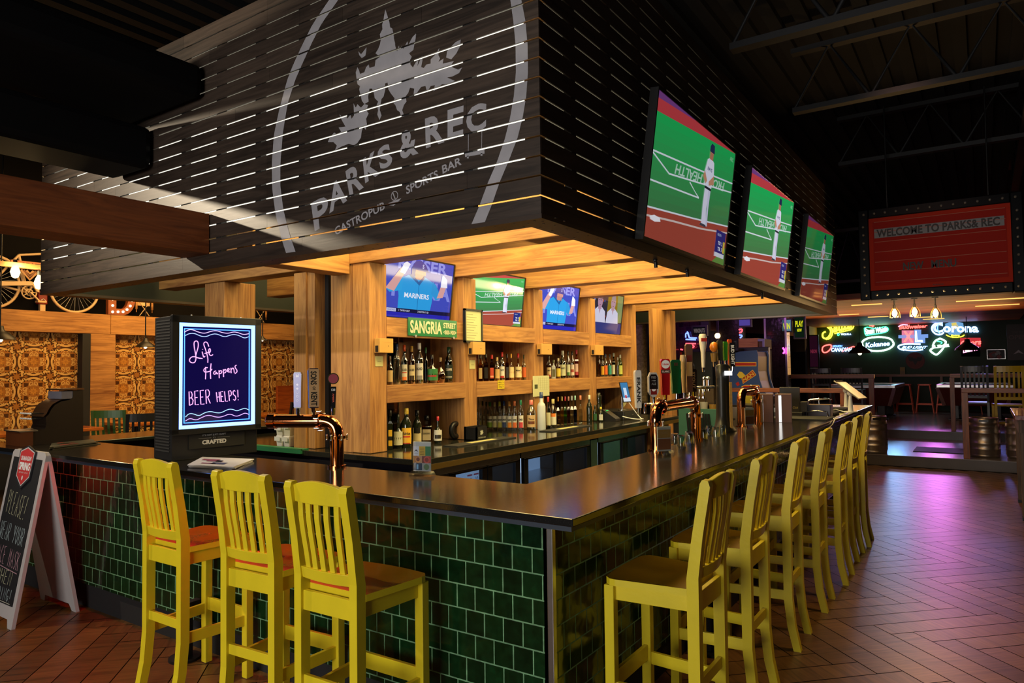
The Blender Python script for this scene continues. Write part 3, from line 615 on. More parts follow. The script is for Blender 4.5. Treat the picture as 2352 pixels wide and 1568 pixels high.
def make_stool(name, label, mats=(M_YEL, M_SEAT), loc=(0, 0, 0), rz=0, group=None):
    t = thing(name, label, 'bar stool', loc, rz, group); Y, S = mats
    mb = MB(); N, Q = 14, 14; top = []; bot = []
    for i in range(N+1):
        u = i/N; hw = .215+(.176-.215)*u
        if u < .12: hw -= .03*(1-u/.12)**2
        for j in range(Q+1):
            v = 2*j/Q-1; x = -.127+.35*u+.014*v*v*(1-u); y = hw*v
            dip = .013*math.sin(PI*min(1, u*1.15))*(1-abs(abs(v)-.45)*1.1) if abs(v) < .97 and 0 < i < N else 0
            top.append((x, y, .745-max(0, dip))); bot.append((x, y, .718))
    vs = top+bot; k = Q+1; nT = len(top)
    mb.add(vs, [(i*k+j, (i+1)*k+j, (i+1)*k+j+1, i*k+j+1) for i in range(N) for j in range(Q)], 1, smooth=True)
    mb.add(vs, [(nT+i*k+j, nT+i*k+j+1, nT+(i+1)*k+j+1, nT+(i+1)*k+j) for i in range(N) for j in range(Q)], 0)
    rim = [j for j in range(k)]+[i*k+Q for i in range(1, N+1)]+[N*k+j for j in range(Q-1, -1, -1)]+[i*k for i in range(N-1, 0, -1)]
    mb.add(vs, [(rim[(a+1) % len(rim)], rim[a], nT+rim[a], nT+rim[(a+1) % len(rim)])[::-1] for a in range(len(rim))], 0)
    mb.build('seat', [Y, S], t, 'dished seat with a darker worn top')
    mb = MB()
    for sg in (-1, 1): mb.bar((-.095, sg*.172, .685), (.225, sg*.150, .685), .02, .062)
    mb.bar((-.10, -.17, .685), (-.10, .17, .685), .02, .062); mb.bar((.247, -.14, .685), (.247, .14, .685), .02, .078)
    mb.build('seat_frame', Y, t, bevel=.002)
    for sg in (-1, 1):
        mb = MB(); y0 = sg*.175 if sg < 0 else .135
        mb.prism(REARLEG, Matrix(((1, 0, 0, 0), (0, 0, -1, y0+.04), (0, 1, 0, 0), (0, 0, 0, 1))), .04); mb.cyl((.288, sg*.155, -.0), (.288, sg*.155, .003), .016, n=10, m=1); mb.build('leg', [Y, M_GLIDE], t, bevel=.003)
        mb = MB(); sweep(mb, [(-.098, sg*.183, .003), (-.096, sg*.183, .40), (-.096, sg*.182, .716)], .042, .042); mb.cyl((-.098, sg*.183, 0), (-.098, sg*.183, .004), .016, n=10, m=1); mb.build('leg', [Y, M_GLIDE], t, bevel=.003)
    def arc(z0, z1, zc, xb, bow, th, h=.137, nn=10):
        mb = MB(); vs = []
        for i in range(nn+1):
            v = 2*i/nn-1; y = v*h; b = bow*(1-v*v); zt = z1+zc*(1-v*v)
            vs += [(xb+b-th/2, y, z0), (xb+b+th/2, y, z0), (xb+b+th/2+.009, y, zt), (xb+b-th/2+.009, y, zt)]
        fs = [(4*i+j, 4*i+(j+1) % 4, 4*i+4+(j+1) % 4, 4*i+4+j)[::-1] for i in range(nn) for j in range(4)]+[(0, 1, 2, 3), (4*nn+3, 4*nn+2, 4*nn+1, 4*nn)]
        mb.add(vs, fs); return mb
    arc(1.083, 1.150, .024, .287, .018, .022).build('top_rail', Y, t, bevel=.003)
    arc(.776, .822, .0, .249, .016, .020).build('lower_rail', Y, t, bevel=.002)
    for i in range(5):
        v = (i-2)/2*.70; y = v*.137; b0 = .016*(1-v*v); b1 = .018*(1-v*v); mb = MB()
        sweep(mb, [(.252+b0, y, .818), (.262+b0, y, .88), (.273+b0+.004, y*1.02, .96), (.283+b1+.003, y*1.04, 1.03), (.289+b1, y*1.05, 1.09)], .027, .012); mb.build('back_slat', Y, t, bevel=.002)
    for sg in (-1, 1): mb = MB(); mb.bar((-.085, sg*.180, .30), (.235, sg*.156, .30), .018, .054); mb.build('stretcher', Y, t, bevel=.002)
    mb = MB(); mb.bar((-.097, -.17, .325), (-.097, .17, .325), .018, .068); mb.build('stretcher', Y, t, bevel=.002)
    mb = MB(); mb.bar((.246, -.14, .368), (.246, .14, .368), .018, .045); mb.build('stretcher', Y, t, bevel=.002)
    return t
GR = 'yellow bar stools along the right side of the bar'
RS = [(.012, .641, .0, 'nearest yellow bar stool of the right-hand row, beside the bar corner'), (.015, 1.341, 0, 'second yellow bar stool of the right-hand row, counting from the bar corner'),
      (.005, 2.175, .02, 'third yellow bar stool of the right-hand row, whose rear feet show on the floor'), (.015, 2.915, .03, 'fourth yellow bar stool of the right-hand row, the middle one of seven'),
      (.04, 3.605, .01, 'fifth yellow bar stool of the right-hand row, third from the far end'), (.02, 4.326, 0, 'second to last yellow bar stool at the far end of the right-hand row'), (.03, 4.86, .06, 'farthest yellow bar stool of the right-hand row, by the lower step')]
s0 = make_stool('bar_stool', RS[0][3], loc=(RS[0][0], RS[0][1], 0), rz=RS[0][2], group=GR)
for x, y, r, l in RS[1:]: dup(s0, (x, y, 0), r, l, GR)
GL = 'yellow bar stools in front of the left side of the bar'
for x, y, r, l in ((-2.225, .046, .0, 'leftmost yellow bar stool with red-lit seat, next to the chalkboard sign'), (-1.498, .010, .06, 'middle yellow bar stool with red-lit seat in front of the tiled bar'), (-.950, -.022, .02, 'yellow bar stool nearest the camera in the left group, with a brown seat')):
    dup(s0, (x, y, 0), -PI/2+r, l, GL)

# ================================================================== chalkboard A-frame
sb = thing('sandwich_board', 'white A-frame chalkboard asking guests to wear a face mask', 'sign', (-4.16, -.04, 0))
M_BOARD = prin('white_board_plastic', H('#b9b4b4'), .5, noise=.08); M_CHALKB = prin('chalkboard', H('#15161b'), .7, noise=.2)
x0, x1 = -4.42, -3.895; hB = math.hypot(.19, 1.085)
def panel(y0, y1, back):
    F = FR((x0, y0, 0), (1, 0, 0), (0, y1-y0, 1.085)); w = x1-x0
    out = [(0, 0), (.06, 0), (.085, .05), (w-.085, .05), (w-.06, 0), (w, 0), (w-.012, hB-.02), (w-.035, hB), (.035, hB), (.012, hB-.02)]
    return F, out
Ff, o = panel(-.244, -.052, False); mb = MB(); mb.prism(o, Ff @ Matrix.Translation((0, 0, -.022)), .022); mb.build('front_panel', M_BOARD, sb, w=True, bevel=.004)
Fb, o = panel(.156, -.03, True); mb = MB(); mb.prism(o, Fb @ Matrix.Translation((0, 0, 0)), .022); mb.build('rear_panel', M_BOARD, sb, w=True, bevel=.004)
mb = MB(); mb.prism([(.045, .13), (.480, .13), (.478, hB-.05), (.047, hB-.05)], Ff, .002); mb.build('chalkboard', M_CHALKB, sb, 'black writing panel', w=True)
SF = {'P': ['0,0 0,1 .6,1 .85,.85 .8,.62 .5,.5 0,.48'], 'L': ['0,1 0,0 .75,0'], 'E': ['.8,1 0,1 0,0 .8,0', '0,.52 .6,.52'], 'A': ['0,0 .45,1 .9,0', '.2,.38 .7,.38'], 'S': ['.85,.88 .5,1 .1,.86 .15,.6 .75,.42 .85,.18 .45,0 0,.12'],
      'W': ['0,1 .22,0 .45,.7 .68,0 .9,1'], 'R': ['0,0 0,1 .6,1 .85,.85 .8,.62 .5,.5 0,.48', '.35,.48 .9,0'], 'Y': ['0,1 .42,.5', '.9,1 .25,0'], 'O': ['.45,0 .1,.2 0,.5 .1,.82 .45,1 .8,.82 .9,.5 .8,.2 .45,0'], 'U': ['0,1 .02,.25 .2,.03 .5,0 .8,.1 .88,.4 .88,1'],
      'F': ['.8,1 0,1 0,0', '0,.52 .6,.52'], 'C': ['.85,.86 .5,1 .12,.82 0,.5 .12,.18 .5,0 .85,.12'], 'M': ['0,0 .08,1 .45,.35 .82,1 .9,0'], 'K': ['0,0 0,1', '.85,1 0,.45', '.25,.58 .9,0'], 'H': ['0,0 0,1', '.85,0 .85,1', '0,.5 .85,.5'], 'N': ['0,0 0,1 .85,0 .85,1'],
      'T': ['0,1 .9,1', '.45,1 .45,0'], 'D': ['0,0 0,1 .5,.95 .85,.7 .88,.35 .55,.05 0,0'], 'I': ['.4,0 .4,1'], 'G': ['.85,.86 .5,1 .12,.82 0,.5 .12,.18 .5,0 .85,.15 .85,.42 .5,.42'], '!': ['.4,1 .3,.28', '.28,.06 .28,0'], 'B': ['0,0 0,1 .55,.95 .7,.75 .55,.55 0,.52', '.5,.54 .85,.35 .7,.08 0,0'], ' ': []}
def strokes(st, q, gap=.22):
    """hand lettering: polylines of a word inside the quad q"""
    out = []; n = len(st)
    for i, ch in enumerate(st):
        for s in SF[ch]:
            pl = []
            for p in s.split():
                a, b = [float(v) for v in p.split(',')]; pl.append(lerp2(q, (i+a*(1-gap)+gap/2)/n, b))
            out.append(pl)
    return out
def rect(x, y, w, h): return ((x, y), (x+w, y), (x+w, y+h), (x, y+h))
mb = MB(); CH = H('#b9b7a8'); CHP = H('#b58d99')
for st, q, c in (('PLEASE!', ((.10, .685), (.40, .655), (.42, .80), (.10, .83)), H('#b5b596')), ('WEAR YOUR', ((.075, .515), (.45, .495), (.45, .605), (.075, .625)), H('#9fb0b5')), ('FACE MASK', ((.075, .37), (.455, .345), (.455, .455), (.075, .48)), CHP), ('WHEN', ((.16, .25), (.40, .245), (.41, .33), (.16, .335)), H('#b5b596')), ('STANDING!', ((.06, .15), (.45, .15), (.45, .225), (.06, .225)), H('#9fb0b5'))):
    for pl in strokes(st, q, .3): mb.ribbon(pl, .0048, Ff, .003, 0, c)
mb.ribbon([(.06, .355), (.45, .328)], .005, Ff, .003, 0, CHP); mb.ribbon([(.10, .142), (.44, .140)], .004, Ff, .003, 0, CH)
mb.build('chalk_writing', M_ART, sb, 'chalk hand lettering', w=True)
sh = [(.16, 1.095), (.26, 1.125), (.37, 1.095), (.36, .93), (.262, .865), (.165, .93)]
mb = MB(); mb.prism([(.148, 1.10), (.26, 1.136), (.382, 1.10), (.372, .92), (.262, .848), (.155, .92)], Ff @ Matrix.Translation((0, 0, .003)), .008, 0, H('#2b2b30')); mb.flat([(a, b) for a, b in sh], Ff, .0116, 0, H('#c9c9c9')); mb.flat([(.265+(a-.265)*.93, 1.0+(b-1.0)*.94) for a, b in sh], Ff, .0121, 0, H('#c8383a'))
mb.text(Ff, 'OKANAGAN', .030, .155, z=.0128, cx=.265, cy=1.05, c=(.85, .85, .85), bold=.03); mb.text(Ff, 'SPRING', .052, .165, z=.0128, cx=.265, cy=.997, c=(.9, .9, .9), bold=.05)
mb.text(Ff, 'BREWERY  EST 85', .010, .13, z=.0128, cx=.265, cy=.955, c=(.8, .6, .6)); mb.disc(.263, .92, .010, Ff, .0128, 0, (.8, .75, .75), 10, .016); mb.build('badge', M_ART, sb, 'red shield badge of a brewery', w=True)

# ================================================================== neon message box on the bar
AN = math.radians(82.7); e = V((math.cos(AN), math.sin(AN), 0)); nb = V((e.y, -e.x, 0))
NO = V((-2.83, .185, 1.07)); NW, NH, ND = .55, .875, .275
nx = thing('message_board', 'black box sign with glowing blue edge and pink handwriting standing on the bar', 'sign', tuple(NO))
FN = FR(NO, e, (0, 0, 1))      # local x along the face, y up, z outwards
mb = MB(); mb.box((0, 0, -ND), (NW, NH, -.02), M=FN)
mb.build('case', M_BLACK, nx, w=True, bevel=.004)
mb = MB()
for i in range(44): z = .05+i*.0185; mb.box((-.004, z, -ND+.03), (-.0005, z+.008, -.045), M=FN)
mb.build('side_louvres', M_BLACKM, nx, 'ribbed black side', w=True)
mb = MB(); b0 = .158; fr0 = [(-.012, b0, 0), (NW+.012, NH, .02)]
for lo, hi in (((-.012, b0, -.02), (.030, NH, .012)), ((NW-.030, b0, -.02), (NW+.012, NH, .012)), ((-.012, NH-.042, -.02), (NW+.012, NH+.004, .012)), ((-.012, b0-.005, -.02), (NW+.012, b0+.03, .012))): mb.box(lo, hi, M=FN)
mb.build('bezel', M_BLACK, nx, w=True, bevel=.002)
M_NPANE = prin('glowing_board', (.005, .004, .02), .06, emit=(.045, .02, .75), es=.06)
mb = MB(); mb.box((.03, b0+.03, -.019), (NW-.03, NH-.042, -.004), M=FN); mb.build('board', M_NPANE, nx, 'glossy dark blue writing panel', w=True)
px0, px1, py0, py1 = .030, NW-.030, b0+.03, NH-.042
M_LED = glowm('blue_white_led', (.16, .34, 1), 4.6); M_LED2 = glowm('thin_blue_led', (.06, .25, 1), 3.0)
mb = MB(); w = .021
for lo, hi in (((px0, py0), (px0+w, py1)), ((px1-w, py0), (px1, py1)), ((px0, py1-w), (px1, py1)), ((px0, py0), (px1, py0+w))): mb.box((*lo, -.003), (*hi, .006), M=FN)
mb.build('led_border', M_LED, nx, 'bright blue-white light border', w=True)
mb = MB(); w2, g = .005, .033
for lo, hi in (((px0+g, py0+g), (px0+g+w2, py1-g)), ((px1-g-w2, py0+g), (px1-g, py1-g)), ((px0+g, py1-g-w2), (px1-g, py1-g)), ((px0+g, py0+g), (px1-g, py0+g+w2))): mb.box((*lo, -.003), (*hi, .0), M=FN)
mb.build('inner_border', M_LED2, nx, w=True)
def nq(x, y):
    u = (x-330)/772; yt = 92+33*u; yb = 1170-65*u; return (px0+u*(px1-px0), py0+(1-(y-yt)/(yb-yt))*(py1-py0))
def smooth(pl, k=3):
    for _ in range(k-1):
        o = [pl[0]]
        for a, b in zip(pl, pl[1:]): o += [(a[0]*.75+b[0]*.25, a[1]*.75+b[1]*.25), (a[0]*.25+b[0]*.75, a[1]*.25+b[1]*.75)]
        pl = o+[pl[-1]]
    return pl
def S2(s): return [tuple(float(v) for v in p.split(',')) for p in s.split()]
HAND = ['540,455 515,450 490,440 500,400 520,330 515,285 495,275 475,290 478,340 490,400 497,450 490,490 465,502 437,490 432,465 450,440 480,435 520,450 560,455', '556,385 564,420 572,446 585,430', '560,360 561,364', '622,335 612,305 600,288 575,290 570,315 585,350 600,400 614,455 612,497', '580,405 640,385', '622,402 640,385 635,352 620,362 622,405 640,430 664,415',
        '590,540 594,590 590,664', '645,505 638,590 642,660', '655,560 640,582 600,592 575,590 572,565 595,545 612,548', '695,578 675,586 670,610 688,616 697,585 704,615 715,600', '725,572 729,652', '726,592 742,572 757,585 748,605 728,606', '770,563 773,641', '771,582 787,560 802,574 792,598 773,600', '810,586 832,568 826,550 812,562 818,592 842,588', '848,548 852,602', '852,566 868,546 880,560 884,598', '908,520 890,530 895,550 912,568 914,590 890,606']
mb = MB(); PK = (1.0, .42, .95)
for s in HAND: mb.ribbon([nq(*p) for p in smooth(S2(s))], .0052, FN, .0005, 0, PK)
for st, q in (('BEER', ((430, 928), (650, 905), (640, 768), (425, 790))), ('HELPS!', ((705, 892), (955, 868), (945, 765), (695, 795)))):
    for pl in strokes(st, q, .22): mb.ribbon([nq(*p) for p in pl], .0052, FN, .0005, 0, PK)
for s, c in (('382,190 420,165 460,162 520,190 580,203 640,180 700,172 760,195 820,202 870,186 920,192 980,216 1040,205', (.75, .5, 1)), ('388,225 430,202 480,200 540,230 590,237 650,210 700,205 780,240 830,222 880,210 940,225 990,252 1040,235', (.4, .55, 1)), ('398,1045 430,1010 470,1010 530,1035 580,1000 640,985 700,1000 750,1000 820,962 870,962 910,980 950,965 1000,948 1048,970', (.4, .7, 1)), ('398,1085 440,1055 500,1078 550,1050 620,1020 700,1045 760,1040 840,1005 900,1035 950,1020 1000,995 1045,1012', (.65, .4, 1))):
    mb.ribbon([nq(*p) for p in smooth(S2(s))], .0042, FN, .0005, 0, c)
mb.build('handwriting', artmat('neon_marker', glow=1.6), nx, 'pink and violet marker writing', w=True)
mb = MB(); mb.box((.10, .06, -.019), (NW-.09, .148, -.014), 0, (.006, .006, .007), FN); ge = FN
mb.text(FN, "IT'S NOT JUST CRAFT", .013, .15, z=-.0135, cx=.26, cy=.138, c=(.4, .4, .42), bold=.02); mb.text(FN, "IT'S", .008, z=-.0135, cx=.26, cy=.121, c=(.4, .4, .42)); mb.box((.16, .120, -.0137), (.24, .1215, -.0133), 0, (.3, .3, .3), FN); mb.box((.28, .120, -.0137), (.36, .1215, -.0133), 0, (.3, .3, .3), FN)
mb.text(FN, 'CRAFTED', .027, .155, z=-.0135, cx=.26, cy=.096, c=(.5, .5, .52), bold=.05); mb.build('slogan_plate', M_ART, nx, 'black plate with white slogan', w=True)
mb = MB()
for u in (.11, .43): mb = MB(); mb.cyl(FN @ V((u, NH+.004, -.008)), FN @ V((u, NH+.010, -.008)), .005, n=8); mb.build('screw', M_STEEL, nx, w=True)

# ================================================================== beer taps
def ell(a, b, c, k=8):
    a, b, c = V(a), V(b), V(c); return [a*(1-t)**2+b*2*t*(1-t)+c*t*t for t in [i/k for i in range(k+1)]]
def flange(mb, p, d, r):
    p = V(p); d = V(d).normalized(); mb.cyl(p-d*.008, p+d*.008, r*1.28, n=18); q = d.orthogonal().normalized(); w = d.cross(q)
    for k in range(6): a = PI*k/3; o = (q*math.cos(a)+w*math.sin(a))*r*1.42; mb.cyl(p+o-d*.012, p+o+d*.012, .005, n=6, m=1); mb.ball(p+o+d*.012, .006, 6, 1); mb.ball(p+o-d*.012, .006, 6, 1)
t1 = thing('beer_tap_tower', 'bent copper pipe beer tap standing on the left side of the bar', 'beer tap', (-1.755, .50, 1.07))
r = .0375; A = V((-1.755, .50, 1.07)); hd = V((-.90, -.43, 0)).normalized(); zt = 1.323
mb = MB(); top = A+V((0, 0, zt-1.07)); el = ell(A+V((0, 0, .175)), top, top+hd*.085, 10); endp = top+hd*.385
mb.tube([A, A+V((0, 0, .1))]+el+[top+hd*.24, endp], r, 20, 0); flange(mb, A+V((0, 0, .165)), (0, 0, 1), r*1.02); flange(mb, top+hd*.10, hd, r*1.02); mb.cyl(endp-hd*.03, endp+hd*.012, r*1.16, n=20); mb.cyl(endp+hd*.012, endp+hd*.024, r*1.0, r*.7, n=20); mb.cyl(A, A+V((0, 0, .012)), r*1.35, n=20)
mb.build('pipe', [M_COPPER, M_CHROME], t1, 'polished copper pipe with bolted flanges', w=True)
def handle(kind, base, tower, label, lean=(0, 0, 0), face=V((.75, -.66, 0))):
    """a tap handle on its chrome ferrule; kind gives outline and print"""
    base = V(base); up = (V((0, 0, 1))+V(lean)).normalized(); fx = V((-face.y, face.x, 0)).normalized(); F = FR(base, fx, up)
    mb = MB(); mb.cyl(base-up*.005, base+up*.035, .010, .012, 10, 1); c0 = kind['c']; h = kind['h']; w = kind['w']; d = kind.get('d', .03); y0 = .035
    sp = kind.get('shape', 'paddle')
    if sp == 'paddle': mb.prism([(-w*.40, y0), (w*.40, y0), (w/2, h-.012), (w*.36, h), (-w*.36, h), (-w/2, h-.012)], F @ Matrix.Translation((0, 0, -d/2)), d, 0, kind.get('side', c0), )
    elif sp == 'round':
        mb.prism([(-w*.18, y0), (w*.18, y0), (w*.26, h*.62), (-w*.26, h*.62)], F @ Matrix.Translation((0, 0, -d/2)), d, 0, kind.get('side', c0)); mb.cyl(F @ V((0, h*.80, -d*.6)), F @ V((0, h*.80, d*.6)), w*.5, n=20, c=kind.get('head', c0)); mb.disc(0, h*.8, w*.42, F, d*.6+.001, 0, kind.get('disc', c0))
    elif sp == 'bat': mb.tube([F @ V((0, y0, 0)), F @ V((0, h*.35, 0)), F @ V((0, h*.9, 0)), F @ V((0, h, 0))], [w*.28, w*.32, w*.5, w*.40], 12, 0, c0)
    elif sp == 'vase': mb.tube([F @ V((0, q*h+.03*(1-q), 0)) for q in (0, .2, .45, .75, .93, 1)], [w*.20, w*.24, w*.27, w*.46, w*.50, w*.36], 14, 0, c0)
    elif sp == 'shield': mb.prism([(-w*.12, y0), (w*.12, y0), (w*.2, h*.2), (w*.5, h*.34), (w*.5, h*.85), (w*.3, h), (-w*.3, h), (-w*.5, h*.85), (-w*.5, h*.34), (-w*.2, h*.2)], F @ Matrix.Translation((0, 0, -d/2)), d, 0, c0)
    elif sp == 'orb': mb.tube([F @ V((0, y0, 0)), F @ V((0, h*.5, 0))], [w*.3, w*.42], 10, 0, kind.get('side', c0)); mb.ball(F @ V((0, h*.74, 0)), w*.5, 12, 0, c0, (1, 1, 1.2))
    for it in kind.get('art', ()): it(mb, F, d/2+.0012)
    mb.build('tap_handle', [M_GLOSSART, M_CHROME], tower, label, w=True, bevel=.0015 if sp in ('paddle', 'shield') else 0)
def T(s, cx, cy, h, w=None, c=(1, 1, 1), vert=False, bold=.03):
    def f(mb, F, z): mb.text((F @ Matrix.Translation((cx, cy, z))) @ (Matrix.Rotation(-PI/2 if vert else 0, 4, 'Z')), s, h, w, c=c, bold=bold)
    return f
def RC(x0, y0, x1, y1, c): return lambda mb, F, z: mb.box((x0, y0, z-.001), (x1, y1, z-.0004), 0, c, F)
def DS(cx, cy, r, c, r0=0): return lambda mb, F, z: mb.disc(cx, cy, r, F, z-.0003+.0002*(r0 > 0), 0, c, 16, r0=r0)
BL = H('#1a1a1c'); zt2 = zt+r-.004
handle(dict(c=H('#3a3ab8'), side=BL, h=.235, w=.045, d=.04, art=[RC(-.02, .04, .02, .23, H('#4a45c8')), T('ai', 0, .215, .018, c=(.8, .8, 1))]+[DS(0, .165-.022*i, .006, (.75, .7, 1), .0015 if i > 1 else 0) for i in range(5)]), top+hd*.225+V((0, 0, r)), t1, 'narrow violet-lit tap handle with a column of rings', face=V((.6, -.8, 0)))  # handle face coloured violet
handle(dict(c=H('#a98a66'), side=H('#2b2430'), h=.255, w=.06, d=.035, art=[RC(-.027, .04, .027, .25, H('#b39470')), T('SONS', -.002, .20, .034, .075, (.02, .02, .02), True), T('OF', 0, .143, .016, .02, (.02, .02, .02), True), T('KENT', .0, .085, .034, .075, (.02, .02, .02), True)]), top+hd*.135+V((0, 0, r)), t1, 'tan wooden tap handle with black lettering, leaning', lean=hd*.05, face=V((.9, -.5, 0)))
handle(dict(c=BL, head=H('#3a3a20'), disc=H('#9a4a58'), h=.245, w=.062, d=.03, shape='round', art=[T('123', 0, .135, .012, c=(.8, .8, .8)), T('AMBER', 0, .09, .009, .05, (.6, .12, .08), True), DS(0, .196, .029, H('#7a70c0'), .004)]), top+hd*.02+V((0, 0, r)), t1, 'black tap handle with a round red badge')

t2 = thing('beer_tap_bridge', 'U-shaped polished copper tap bridge on the inner edge of the right counter', 'beer tap', (-.50, 1.99, 1.07))
A, B = V((-.507, 1.985, 1.07)), V((-.535, 2.80, 1.07)); zt = 1.345; r = .036
mb = MB(); At = A+V((0, 0, zt-1.07)); Bt = B+V((0, 0, zt-1.07)); d = (B-A).normalized()
mb.tube([A]+ell(A+V((0, 0, .18)), At, At+d*.09)+[At.lerp(Bt, .5)]+ell(Bt-d*.09, Bt, B+V((0, 0, .18)))+[B], r, 20)
for p, q in ((A+V((0, 0, .175)), V((0, 0, 1))), (B+V((0, 0, .175)), V((0, 0, 1))), (At+d*.10, d), (Bt-d*.10, d)): flange(mb, p, q, r*1.02)
for q in (A, B): mb.cyl(q, q+V((0, 0, .012)), r*1.35, n=20)
for k in range(6): p = At+d*(.02+.14*k)+V((0, 0, .02)); mb.tube([p+V((-.03, 0, 0)), p+V((-.075, 0, .0)), p+V((-.08, 0, -.06))], .009, 8, 1)
mb.build('pipe', [M_COPPER, M_CHROME], t2, 'polished copper bridge with bolted flanges', w=True)
fc = V((.62, -.78, 0)); tz = zt+r
def hp(px, py): return P(px, py, x=-.55)
handle(dict(c=H('#c9c6c2'), h=.27, w=.04, d=.045, art=[T('ERANK', 0, .145, .022, .16, (.03, .03, .03), True)]), (-.585, 1.90, 1.31), t2, 'white tap handle with black vertical lettering', lean=(.03, .05, 0), face=fc)
handle(dict(c=H('#b9b4ac'), h=.19, w=.064, d=.03, shape='shield', art=[lambda mb, F, z: mb.prism([(-.026, .085), (.026, .085), (.026, .160), (.017, .178), (-.017, .178), (-.026, .160)], F, z, 0, H('#1c1414')), T('OLD', 0, .159, .015, .032, (.9, .9, .88)), T('AMBER', 0, .138, .007, .03, (.8, .8, .8)), T('ALE', 0, .118, .015, .03, (.9, .9, .88)), RC(-.02, .05, .02, .098, H('#7a2422')), DS(0, .085, .014, (.8, .8, .78)), T('BROS', 0, .085, .004, .018, (.4, .05, .05))]), (-.53, 2.01, 1.375), t2, 'shield-shaped amber ale tap handle, white edge and red foot', face=fc)
handle(dict(c=H('#b01a22'), h=.27, w=.06, d=.04, art=[DS(0, .235, .028, (.85, .85, .82)), T('1664', 0, .235, .013, .04, (.6, .05, .06)), RC(-.032, .175, .032, .200, H('#5a3a30')), T('BLANC', 0, .1875, .012, .05, (.75, .65, .6))]), (-.525, 2.20, tz), t2, 'tall red tap handle with a white oval', face=fc)
handle(dict(c=H('#cfd0cc'), side=H('#1d5a38'), h=.265, w=.07, d=.03, art=[lambda mb, F, z: mb.flat([(.004, .035), (.026, .035), (.035, .2), (.02, .2)], F, z, 0, H('#14603a')), T('XX', .0, .235, .02, .03, H('#7a4a58'))]), (-.532, 2.42, tz), t2, 'white tap handle with a green lower edge', face=fc, lean=(.0, .08, 0))
handle(dict(c=H('#c0a27c'), h=.30, w=.045, shape='bat'), (-.538, 2.58, tz), t2, 'pale wooden baseball-bat tap handle', face=fc, lean=(.02, .05, 0))
handle(dict(c=H('#8a6a58'), side=H('#5a4038'), h=.38, w=.05, d=.03, art=[RC(-.02, .15, .02, .25, H('#b89c78')), RC(-.017, .26, .017, .30, H('#6a3038'))]), (-.542, 2.70, tz), t2, 'very tall slim brown tap handle, farthest on the bridge', face=fc)
handle(dict(c=H('#2a201c'), h=.20, w=.05, d=.03, art=[T('STOUT', 0, .12, .02, .12, (.45, .3, .2), True)]), (-.545, 2.79, tz), t2, 'dark brown tap handle', face=fc)

t3 = thing('draft_tower', 'tall black oval draft tower crowned with colourful tap handles', 'beer tap', (-.556, 3.52, 1.07))
mb = MB(); c0 = V((-.556, 3.52, 0)); prof = [(.125, 1.07), (.12, 1.085), (.085, 1.12), (.070, 1.20), (.066, 1.50), (.070, 1.60), (.045, 1.615)]
mb.lathe(prof, 24, Matrix.Translation(c0) @ Matrix.Diagonal((.8, 1.1, 1, 1))); mb.build('column', M_BLACK, t3, w=True)
mb = MB(); F = FR(c0+V((.045, -.045, 0)), (.7, .7, 0), (0, 0, 1)); mb.box((.012, 1.10, .015), (.034, 1.47, .022), 0, H('#c29a58'), F)
for k in range(34): mb.box((.012, 1.105+k*.0107, .0222), (.034, 1.106+k*.0107, .0226), 0, H('#6a4a20'), F)
mb.build('ruler_strip', M_ART, t3, 'tan ruled strip', w=True)
mb = MB(); mb.box((-.03, 1.525, .024), (.034, 1.56, .030), 0, (2.2, 2.2, 2.2), F); mb.text(F, 'COLD', .02, .04, z=.031, cy=1.543, c=(.3, .3, .3)); mb.build('lit_badge', artmat('lit_badge', glow=1), t3, 'glowing white badge', w=True)
fc3 = V((.6, -.8, 0))
handle(dict(c=H('#d8d2c4'), h=.30, w=.065, shape='vase', art=[lambda mb, F, z: mb.box((-.022, .238, .026), (.022, .266, .034), 0, H('#a0302c'), F)]), (-.66, 3.36, 1.56), t3, 'tall white porcelain tap handle with a red crest', face=fc3)
handle(dict(c=H('#191a1c'), h=.20, w=.032, d=.03, shape='bat'), (-.69, 3.18, 1.42), t3, 'plain black tap handle on a chrome faucet', face=fc3)
handle(dict(c=H('#e08020'), side=H('#8a6a38'), h=.21, w=.07, shape='orb'), (-.60, 3.45, 1.60), t3, 'tap handle with an orange fruit knob', face=fc3)
handle(dict(c=H('#20302a'), side=H('#3a3a30'), h=.20, w=.045, d=.03), (-.575, 3.52, 1.61), t3, 'dark green tap handle', face=fc3)
handle(dict(c=H('#56c83a'), side=H('#2f7a24'), h=.19, w=.035, d=.03), (-.545, 3.57, 1.61), t3, 'bright green tap handle', face=fc3)
handle(dict(c=H('#1a1a20'), h=.23, w=.05, d=.035, art=[T('BUD LIGHT', 0, .13, .028, .16, (.85, .85, .88), True)]), (-.50, 3.60, 1.56), t3, 'black tap handle with white vertical lettering', face=fc3, lean=(.05, .05, 0))
handle(dict(c=H('#c04a22'), h=.24, w=.03, d=.03), (-.525, 3.62, 1.58), t3, 'thin red-tipped tap handle', face=fc3)
mb = MB()
for dx, dy in ((-.10, -.16), (-.085, -.10), (-.11, -.05)): p = c0+V((dx, dy, 1.40)); mb.cyl(p, p+V((0, 0, .10)), .012, n=10); mb.tube([p+V((0, 0, .03)), p+V((-.03, -.02, .02)), p+V((-.035, -.025, -.06))], .009, 8); mb.ball(p+V((0, 0, .10)), .017, 8)
mb.tube([c0+V((-.06, -.05, 1.43)), c0+V((-.13, -.34, 1.43))], .014, 8)
mb.build('faucets', M_CHROME, t3, 'cluster of chrome faucets', w=True)
t4 = thing('beer_tap_bridge', 'farther copper tap bridge half hidden behind the black draft tower', 'beer tap', (-.52, 4.05, 1.07))
